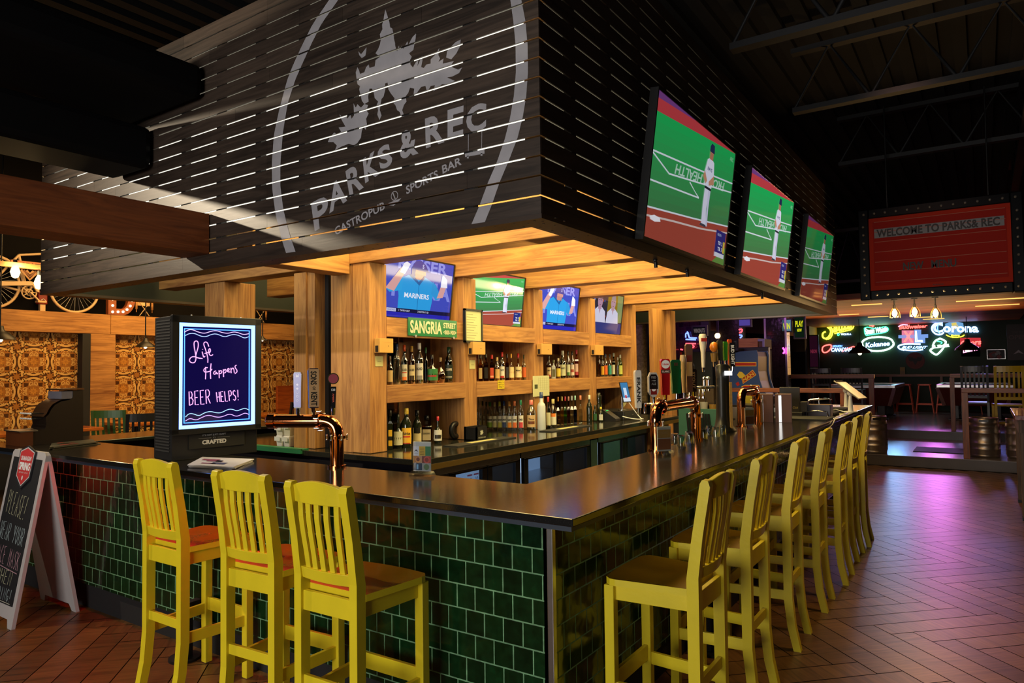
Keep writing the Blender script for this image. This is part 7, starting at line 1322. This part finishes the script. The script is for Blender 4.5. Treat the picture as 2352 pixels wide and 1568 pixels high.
# wall ledge, stools, pool tables
a = P(2008, 860, y=19.6); b = P(2352, 857, y=19.6); t = thing('wall_ledge', 'long brown drinks ledge along the neon wall', 'shelf', (a.x, 19.6, a.z)); mb = MB(); mb.box((-2.7, 19.55, a.z-.06), (2.2, 19.99, a.z)); mb.build('board', WRX, t, w=True)
for x in (a.x+.35, a.x+1.55): mb = MB(); mb.box((x, 19.8, a.z-.5), (x+.06, 19.98, a.z-.061)); mb.build('bracket', WRZ, t, w=True)
a2 = P(2073, 858, y=19.7); mb = MB(); mb.box((a2.x-.06, 19.7, a.z+.001), (a2.x+.06, 19.73, a.z+.20), 0, H('#7a6a4a')); mb.box((a2.x-.05, 19.699, a.z+.1), (a2.x+.05, 19.70, a.z+.19), 0, H('#8a7a3a')); tag(mb.build('menu_stand', M_ART), 'small menu card standing on the drinks ledge', 'card')
M_ORA = prin('orange_metal', H('#c8481a'), .35, .2, noise=.1)
def tolix(x, y, label):
    t = thing('metal_stool', label, 'stool', (x, y, Z2), 0, 'orange metal stools in the game room'); h = .74; mb = MB(); mb.prism([(-.15, -.12), (-.12, -.15), (.12, -.15), (.15, -.12), (.15, .12), (.12, .15), (-.12, .15), (-.15, .12)], Matrix.Translation((0, 0, h-.03)), .03); mb.build('seat', M_ORA, t, bevel=.006)
    for sx in (-1, 1):
        for sy in (-1, 1): mb = MB(); sweep(mb, [(sx*.20, sy*.20, 0), (sx*.12, sy*.12, h-.03)], .05, .02, wdir=V((0, 1, 0))); mb.build('leg', M_ORA, t)
    for s in (-1, 1): mb = MB(); mb.bar((-.18, s*.18, .22), (.18, s*.18, .22), .02, .03); mb.build('foot_bar', M_ORA, t); mb = MB(); mb.bar((s*.18, -.18, .22), (s*.18, .18, .22), .02, .03); mb.build('foot_bar', M_ORA, t)
for px, l in ((2080, 'orange metal stool in front of the neon wall, left of the middle pair'), (2127, 'orange metal stool in front of the neon wall, right of the middle pair'), (2032, 'orange metal stool mostly hidden by the left pool table'), (2174, 'orange metal stool mostly hidden by the right pool table'), (1915, 'orange metal stool glimpsed behind the left guard rails'), (2235, 'orange metal stool behind the dark chair at the right')):
    p = P(px, 946, z=Z2); tolix(p.x, 19.0, l)
M_FELT = prin('green_felt', H('#0f6a5c'), .8, noise=.1); M_POOLW = prin('pool_table_brown', H('#4a1a12'), .35, noise=.2)
def pool(px0, px1, y0, dep, label):
    a = P(px0, 885, y=y0); b = P(px1, 885, y=y0); zt = Z2+.80; t = thing('pool_table', label, 'pool table', ((a.x+b.x)/2, y0+dep/2, Z2)); mb = MB()
    mb.add([(a.x+.12, y0+.12, Z2+.33), (b.x-.12, y0+.12, Z2+.33), (b.x-.12, y0+dep-.12, Z2+.33), (a.x+.12, y0+dep-.12, Z2+.33), (a.x, y0, zt-.07), (b.x, y0, zt-.07), (b.x, y0+dep, zt-.07), (a.x, y0+dep, zt-.07)], [(3, 2, 1, 0), (4, 5, 6, 7), (0, 1, 5, 4), (1, 2, 6, 5), (2, 3, 7, 6), (3, 0, 4, 7)]); mb.build('body', M_POOLW, t, w=True)
    mb = MB(); r = .10
    for lo, hi in (((a.x, y0), (b.x, y0+r)), ((a.x, y0+dep-r), (b.x, y0+dep)), ((a.x, y0+r), (a.x+r, y0+dep-r)), ((b.x-r, y0+r), (b.x, y0+dep-r))): mb.box((*lo, zt-.069), (*hi, zt))
    mb.build('rail', M_STEEL, t, 'pale polished rails', w=True, bevel=.01); mb = MB(); mb.box((a.x+r, y0+r, zt-.068), (b.x-r, y0+dep-r, zt-.02)); mb.build('felt', M_FELT, t, 'green playing cloth', w=True)
    for x in (a.x+.25, b.x-.4):
        for y in (y0+.25, y0+dep-.4): mb = MB(); mb.box((x, y, Z2+.03), (x+.16, y+.16, Z2+.34)); mb.box((x-.05, y-.05, Z2), (x+.21, y+.21, Z2+.03)); mb.build('leg', M_BLACK, t, w=True, bevel=.01)
    for x in (a.x+.02, b.x-.02): mb = MB(); mb.bar((x, y0-.005, zt-.07), (x+(.12 if x < (a.x+b.x)/2 else -.12), y0+.115, Z2+.33), .015, .07, (1, 0, 0)); mb.build('corner_strip', M_STEEL, t, 'pale corner strip', w=True)
pool(1903, 2056, 15.6, 2.3, 'pool table at the left with brown end and green cloth'); pool(2150, 2330, 16.2, 2.2, 'pool table at the right behind the guard rails')
barn(1975, 811, P(1975, 811, y=16.6).x, .26, 'black pool-table lamp in front of the white oval neon'); barn(2222, 804, P(2222, 804, y=17.6).x, .26, 'black pool-table lamp in front of the red mirrored sign')
# guard rails
def rail(label, y, zb, px0, px1, pyt, pyb, posts, pw):
    a = P(px0, pyt, y=y); b = P(px1, pyt, y=y); zb_ = P((px0+px1)/2, pyb, y=y).z; zt_ = P((px0+px1)/2, pyt, y=y).z; t = thing('guard_rail', label, 'railing', (a.x, y, zb)); mb = MB(); mb.box((a.x, y-.05, zb_), (b.x, y+.05, zt_)); mb.build('top_rail', WRX, t, w=True, bevel=.004)
    for p0, p1 in posts: c0, c1 = P(p0, 900, y=y).x, P(p1, 900, y=y).x; mb = MB(); mb.box((c0, y-.045, zb), (c1, y+.045, zb_-.0005)); mb.build('post', WRZ, t, w=True, bevel=.003)
rail('brown wooden guard rail on the upper step, left of the opening', 13.45, Z2, 1766, 2008, 860, 869, ((1996, 2008), (1770, 1780)), .1); rail('brown wooden guard rail just behind the far bar end, in front of the arcade cabinet', 8.55, 0, 1682, 1942, 891, 901, ((1930, 1942),), .1)
rail('brown wooden guard rail on the upper step, right of the opening', 13.45, Z2, 2182, 2400, 858, 867, ((2182, 2193),), .1); rail('brown wooden guard rail on the lower step with kegs behind it', 10.45, Z1, 2208, 2400, 892, 902, ((2208, 2223),), .1)
# kegs
M_KEG = prin('keg_steel', (.42, .36, .30), .38, .95, noise=.25, nscale=8)
k0 = None
for px, py, l in ((2262, 1053, 'steel beer keg just right of the rail post, the fully visible one'), (2326, 1055, 'steel beer keg at the right, partly hidden by the big table'), (2003, 1042, 'steel beer keg half hidden behind the farthest yellow stool')):
    p = P(px, py, z=Z1); p.y = 10.80 if px > 2100 else 10.62; p.x += .13 if px > 2300 else 0
    if k0 is None:
        k0 = thing('beer_keg', l, 'keg', (p.x, p.y, Z1), 0, 'steel kegs on the lower step'); R = .205; mb = MB(); mb.lathe([(.19, .03), (R, .06), (R, .12), (R+.008, .13), (R, .14), (R, .2), (R+.012, .215), (R, .23), (R, .36), (R+.012, .375), (R, .39), (R, .46), (R+.008, .47), (R, .48), (R-.005, .52), (.15, .55), (.03, .56)], 28); mb.build('barrel', M_KEG, k0)
        mb = MB(); mb.lathe([(.185, .0), (.19, .0), (.2, .06), (.19, .06)], 28, caps=False); mb.build('bottom_rim', M_KEG, k0); mb = MB(); mb.lathe([(.195, .51), (.2, .59), (.192, .60), (.185, .59), (.185, .52)], 28, caps=False); mb.build('top_rim', M_KEG, k0); mb = MB(); mb.bar((-.06, -.203, .56), (.06, -.203, .56), .012, .03); mb.build('hand_hole', M_BLACK, k0)
    else: dup(k0, (p.x, p.y, Z1), .4, l)
a = P(2095, 1040, z=Z1); b = P(2225, 1032, z=Z1); mb = MB(); mb.box((a.x, 11.0, Z1+.0005), (b.x+.3, 11.75, Z1+.012)); tag(mb.build('floor_mat', M_BLACKM), 'black rubber floor mat on the lower step', 'mat')
# high chairs beside the rails
def hi_chair(px, py, y, zf, col, label, rz, hb=1.15, seat=.74):
    p = P(px, py, y=y); dchair((p.x, y), rz, col, label, zf, hb, seat=seat, nm='high_chair')
hi_chair(2312, 860, 12.3, Z1, H('#c0a012'), 'yellow high chair behind the kegs at the right', -PI/2+.1, 1.38); hi_chair(2238, 860, 12.9, Z1, H('#20242c'), 'dark high chair beside the yellow one at the right', -PI/2, 1.38); hi_chair(1889, 860, 14.6, Z2, BLK, 'black high chair behind the left guard rails, the left one', -PI/2, 1.2); hi_chair(1960, 860, 14.6, Z2, BLK, 'black high chair behind the left guard rails, the right one', -PI/2, 1.2)
# big rough table at the right edge
t = thing('high_table', 'tall rough wooden table with reddish top cut off at the right edge', 'table', (2.0, 7.9, 0)); a = P(2320, 936, z=1.07); M_GREYW = wood('grey_barn_wood', H('#3a2a20'), H('#6a5240'), 'z', .6)
mb = MB(); mb.box((a.x, 6.5, 1.02), (3.2, a.y, 1.07)); mb.build('top', wood('red_top', H('#6a2820'), H('#8a4030'), 'y', .2, coat=.4), t, w=True, bevel=.004); mb = MB(); mb.box((a.x+.03, 6.55, .89), (3.15, 6.6, 1.019)); mb.box((a.x+.03, 6.6, .89), (a.x+.08, a.y-.03, 1.019)); mb.build('apron', M_GREYW, t, w=True)
for x, y in ((a.x+.04, a.y-.2), (a.x+.04, 6.62), (3.0, a.y-.2), (3.0, 6.62)): mb = MB(); mb.box((x, y, .03), (x+.12, y+.12, .889)); lg = mb.build('leg', M_GREYW, t, w=True, bevel=.004); mb = MB(); mb.box((x-.005, y-.005, 0), (x+.125, y+.125, .03)); mb.build('foot', M_DARKIRON, t, w=True)

# letter board
YB = 7.5; a = P(2000, 668, y=YB); b = P(2320, 465, y=YB); F = FR((a.x, YB, a.z), (1, 0, 0), (0, 0, 1)); w, h = b.x-a.x, b.z-a.z; t = thing('letter_board', 'red marquee letter board with black bulb-studded frame hanging at the right', 'sign', tuple(a)); M_LBF = prin('board_frame_black', (.003, .0035, .005), .35, spec=.08)
mb = MB(); f = .115
for lo, hi in (((-f, -f), (0, h+f)), ((w, -f), (w+f, h+f)), ((0, -f), (w, 0)), ((0, h), (w, h+f))): mb.box((*lo, -.20), (*hi, .02), 0, M=F)
mb.build('frame', M_LBF, t, w=True, bevel=.01); M_UNLIT = prin('unlit_bulb', (.12, .11, .10), .08, coat=.6)
for x, y in [(-.05+(w+.1)*k/13, yy) for k in range(14) for yy in (-.055, h+.055)]+[(xx, h*k/9) for k in range(1, 9) for xx in (-.06, w+.06)]: mb = MB(); mb.ball(F @ V((x, y, .03)), .017, 8); mb.build('bulb', M_UNLIT, t, w=True)
M_LB = artmat('letter_board_face', .9); mb = MB(); mb.box((0, 0, -.03), (w, h, 0), 0, H('#b0260c'), F); mb.box((.045, .06, .0), (w-.04, h-.05, .004), 0, H('#9c180a'), F); mb.box((.06, h*.72, .004), (w-.06, h*.845, .008), 0, H('#8a8c90'), F)
for k in range(7): z = h*(.11+.138*k); mb.box((.06, z, .004), (w-.05, z+.006, .009), 0, H('#b06a58'), F)
mb.build('panel', M_LB, t, 'red ridged panel with a white strip', w=True); mb = MB()
mb.text(F, 'WELCOME TO PARKS& REC', h*.108, w*.87, c=(.01, .01, .012), bold=.03, z=.011, cx=w*.495, cy=h*.782); mb.text(F, 'NEW   MENU', h*.105, w*.38, c=(.015, .012, .012), bold=.03, z=.011, cx=w*.44, cy=h*.30); mb.text(F, 'ROLAND', h*.016, w*.08, c=(.03, .01, .01), bold=.02, z=.005, cx=w*.5, cy=h*.03); mb.build('lettering', M_ART, t, 'black changeable letters', w=True)
for x in (.2, w-.2): mb = MB(); mb.cyl(F @ V((x, h+f, -.1)), F @ V((x, h+f+1.3, -.1)), .01, n=6); mb.build('hanger', M_BLACK, t, w=True)
# three cage pendants
M_CAGEG = glass('pendant_glass', (1, .92, .78), .2)
for px, l in ((2055, 'leftmost of three glass pendant lamps under the letter board'), (2101, 'middle of three glass pendant lamps under the letter board'), (2149, 'rightmost of three glass pendant lamps under the letter board')):
    p = P(px, 726 if px != 2101 else 723, y=7.58); zb_ = F.col[3].z-.117; t = thing('pendant_lamp', l, 'pendant lamp', tuple(p), 0, 'glass pendants under the letter board'); mb = MB(); mb.cyl(p+V((0, 0, .10)), (p.x, p.y, zb_-.006), .008, n=8); mb.cyl((p.x, p.y, zb_-.010), (p.x, p.y, zb_), .035, n=14); mb.cyl(p+V((0, 0, .09)), p+V((0, 0, .135)), .015, n=10); mb.build('stem', M_BLACK, t, w=True)
    mb = MB(); mb.lathe([(.058, -.02), (.055, .04), (.036, .078), (.016, .104)], 18, Matrix.Translation(p), caps=False); mb.build('glass_shade', M_CAGEG, t, w=True); mb = MB(); mb.lathe([(.003, -.013), (.027, .01), (.032, .04), (.02, .07), (.008, .098)], 14, Matrix.Translation(p)); mb.build('bulb', M_EDI, t, w=True); mb = MB()
    for k in range(5): a_ = 2*PI*k/5; mb.tube([p+V((r_*math.cos(a_), r_*math.sin(a_), z_)) for r_, z_ in ((.0595, -.02), (.0565, .04), (.0375, .078), (.017, .104))], .002, 5)
    mb.build('cage', prin('brass_wire', (.5, .3, .1), .3, .8) if px == 2055 else bpy.data.materials['brass_wire'], t, w=True)

# ---------------------------------------------------------------- things on the far end of the right counter
def on(px, py): return P(px, py, z=1.07)
p = on(1785, 968); t = thing('menu_caddy', 'upright stack of brown menu folders with steel spines on the far counter', 'menus', (p.x-.0, p.y, 1.0705), .2); mb = MB()
for k in range(2): mb.box((-.17+k*.16, -.10, 0), (-.03+k*.16, .10, .26), 0, H('#5a3a34'))
mb.build('folders', M_ART, t); mb = MB()
for k in range(2): mb.box((-.14+k*.16, -.104, .002), (-.115+k*.16, -.1005, .25))
mb.build('spines', M_STEEL, t)
p = on(1818, 955); t = thing('napkin_caddy', 'black bar caddy with a gold script line on the far counter', 'caddy', (p.x, p.y, 1.0705)); mb = MB(); mb.box((-.11, -.02, 0), (.09, .0, .30)); mb.box((-.15, -.12, 0), (.13, .12, .045)); mb.box((.091, -.02, .045), (.16, .08, .15)); mb.build('body', M_BLACK, t, bevel=.003); mb = MB(); Fp = FR((0, -.0215, .09), (1, 0, 0), (0, 0, 1)); mb.text(Fp, 'Canadian Club', .025, .16, c=H('#8a7a4a'), shear=.2, cx=-.01); mb.build('lettering', M_ART, t)
p = on(1882, 955); t = thing('condiment_rack', 'chrome handled condiment rack on the far counter', 'rack', (p.x, p.y, 1.0705)); mb = MB(); mb.tube([V((0, 0, .0)), V((0, 0, .19))], .006, 6); mb.tube([V((-.10, 0, .155)), V((-.08, 0, .165)), V((.10, 0, .185)), V((.12, 0, .17))], .012, 6); mb.tube([V((-.10, -.10, .0)), V((-.09, -.10, .05)), V((0, -.10, .06)), V((.09, -.10, .05)), V((.10, -.10, 0))], .006, 6); mb.build('handle', M_CHROME, t); mb = MB(); mb.box((-.12, -.08, 0), (.12, .08, .12)); mb.build('tray', prin('dark_plastic_violet', H('#241c2c'), .3), t, bevel=.004)
p0, p1 = on(1772, 962), on(1905, 966); mb = MB(); mb.box((-.56, 5.0, 1.0702), (-.04, 5.45, 1.082)); tag(mb.build('bar_mat', M_BLACKM), 'black rubber mat under the menus on the far counter', 'bar mat'); mb = MB(); mb.box((-.50, 5.75, 1.0702), (-.10, 6.1, 1.10)); tag(mb.build('serving_tray', M_BLACKM, bevel=.008), 'low black tray on the far counter before the tablets', 'tray')
mb = MB(); mb.box((-.48, 6.5, 1.0702), (-.10, 6.8, 1.105)); tag(mb.build('serving_tray', M_BLACKM, bevel=.01), 'second black tray, farther along the counter', 'tray')
for i, (px, py, l) in enumerate(((1944, 936, 'tilted tablet on a white round-jointed stand, the left of two'), (1954, 946, 'tilted tablet on a white round-jointed stand, the right of two'))):
    p = on(px, py); t = thing('tablet_stand', l, 'tablet', (p.x, p.y, 1.0702), -.3); mb = MB(); mb.cyl((0, 0, 0), (0, 0, .2), .03, .014, n=12); mb.ball((0, 0, .21), .034, 12); mb.cyl((0, 0, 0), (0, 0, .008), .07, n=20); mb.build('stand', M_WHITE, t); Ft = FR((.02, 0, .24), (.80, 0, -.60), (0, 1, 0)); mb = MB(); mb.box((-.15, -.10, -.008), (.15, .10, .008), M=Ft); mb.build('tablet', M_STEEL, t, bevel=.004)
mb = MB(); mb.tube(smooth([tuple(q) for q in ()], 1) if False else [P(1900, 944, z=1.12), P(1920, 940, z=1.12), P(1948, 948, z=1.10), V((-.02, 5.25, 1.078)), V((.012, 5.12, 1.076)), V((.012, 5.0, 1.04)), V((.012, 4.6, 1.0))], .005, 6); tag(mb.build('charging_cord', M_WHITE), 'thin pale cable trailing over the far counter edge', 'cable')

# ducts and beam overhead at the left
M_DUCT = prin('duct_black', (.0025, .0025, .003), .7, noise=.15, spec=.12)
def duct(name, label, px, py0, py1, w, y1, ln):
    a = P(px, py0, y=y1); b = P(px, py1, y=y1); mb = MB(); mb.box((a.x-w, y1-ln, b.z), (a.x, y1, a.z)); return tag(mb.build(name, M_DUCT, bevel=.05), label, 'duct')
duct('hanging_duct', 'long black square air duct ending just in front of the slatted canopy', 352, 292, 388, .5, .46, 4.9); duct('hanging_duct', 'wide black duct overhead at the upper left, above the timber beam', 470, 150, 226, 1.3, .46, 4.9)
a = P(482, 491, y=FY-.004); b = P(482, 583, y=FY-.004); mb = MB(); mb.box((a.x-.28, -3.6, b.z), (a.x, FY-.004, a.z)); tag(mb.build('timber_beam', wood('red_timber', H('#5a2a10'), H('#8a4a20'), 'y', .55), bevel=.006), 'reddish heavy timber beam running out from the slatted canopy at the left', 'beam')
# ================================================================== lights
def area(name, loc, to, sx, sy, col, en, spread=None):
    l = bpy.data.lights.new(name, 'AREA'); l.shape = 'RECTANGLE'; l.size = sx; l.size_y = sy; l.energy = en; l.color = col
    if spread: l.spread = spread
    o = bpy.data.objects.new(name, l); COL.objects.link(o); o.location = loc; d = V(to)-V(loc); o.rotation_euler = d.to_track_quat('-Z', 'Y').to_euler(); return o
def spot(name, loc, to, col, en, ang, blend=.3, rad=.05):
    l = bpy.data.lights.new(name, 'SPOT'); l.energy = en; l.color = col; l.spot_size = math.radians(ang); l.spot_blend = blend; l.shadow_soft_size = rad
    o = bpy.data.objects.new(name, l); COL.objects.link(o); o.location = loc; o.rotation_euler = (V(to)-V(loc)).to_track_quat('-Z', 'Y').to_euler(); return o
def point(name, loc, col, en, rad=.05):
    l = bpy.data.lights.new(name, 'POINT'); l.energy = en; l.color = col; l.shadow_soft_size = rad; o = bpy.data.objects.new(name, l); COL.objects.link(o); o.location = loc; return o
w = bpy.data.worlds.new('room_dark'); SC.world = w; w.use_nodes = True; w.node_tree.nodes['Background'].inputs[0].default_value = (.02, .02, .025, 1); w.node_tree.nodes['Background'].inputs[1].default_value = .12
area('window_light', (-.3, -6.6, 1.9), (-.5, 1.5, .8), 3.2, 1.8, (1, .95, .89), 250)
area('canopy_light', (-1.45, 4.0, 3.3), (-1.45, 4.0, 0), 1.4, 6.6, (1, .74, .27), 330)
area('canopy_light_front', (-1.5, .82, 3.2), (-1.5, 1.0, 0), 1.6, .25, (1, .74, .27), 45)
area('canopy_light_left', (-3.7, 3.6, 3.3), (-3.7, 3.6, 0), 1.8, 5.0, (1, .74, .28), 110)
area('bottle_fill', (-1.0, 3.6, 2.26), (-2.5, 3.6, 1.45), 4.6, .12, (1, .80, .42), 22)  # added fill with no fitting behind it, brightens the bottles
spot('track_spot', (-5.6, -1.6, 3.50), (-2.3, .48, 2.62), (1, .82, .58), 430, 112, 1.0, .03)
area('dining_light', (-7.4, 3.2, 3.5), (-9, 3.0, 1.4), 3.5, 1.2, (1, .58, .20), 120)
spot('aisle_spot', (1.9, 2.6, 4.3), (1.55, 2.3, 0), (1, .66, .32), 240, 70, .9, .3)
for x, tx, c, e in ((-.9, .15, (.22, .50, 1), 90), (.1, .6, (.90, .18, 1), 110), (1.1, 1.05, (.24, .28, 1), 90)):
    spot('neon_glow', (x, 19.7, 2.35), (tx, 6.6, 0), c, e*1.7, 22, .8, .28)
    spot('coloured_spot', (x+.2, 15.8, 2.6), (x+.3, 13.0, .2), c, e*.16, 80, .9, .06)  # both overhead spots added, no lamps there: neon colour on steps and floor
    spot('coloured_spot', (tx, 9.6, 4.2), (tx, 8.0, 0), c, e*.34, 34, 1.0, .2)
for px in (2055, 2101, 2149):
    p = P(px, 724, y=7.58); point('pendant_glow', (p.x, p.y-.09, p.z), (1, .60, .22), 13, .04)
area('plank_ceiling_fill', (-.3, 14.5, 1.9), (-.3, 14.0, 2.7), 4.0, 2.2, (1, .50, .16), 40)  # added upward fill in mid-room, no fixture, warms the plank ceiling
area('arcade_fill', (-1.4, 7.3, 2.2), (-1.9, 9.2, 1.3), 1.0, .3, (.9, .85, 1), 5)  # added fill so the arcade side shows, no lamp there
area('purple_tile_fill', (-2.6, 8.9, 2.7), (-3.0, 10.8, 1.9), 1.2, .3, (.75, .25, .9), 7)  # added fill imitating magenta reflections on the purple tiles
spot('letterboard_light', (.6, 4.2, 4.3), (.8, 7.5, 2.9), (1, .5, .35), 26, 40, .8, .2)
for px, py in ((35, 622), (89, 648)): p = P(px, py, x=-6.6); point('bulb_glow', (p.x+.08, p.y, p.z), (1, .68, .3), 12, .04)
SC.view_settings.view_transform = 'Standard'; SC.view_settings.look = 'None'; SC.view_settings.exposure = 0
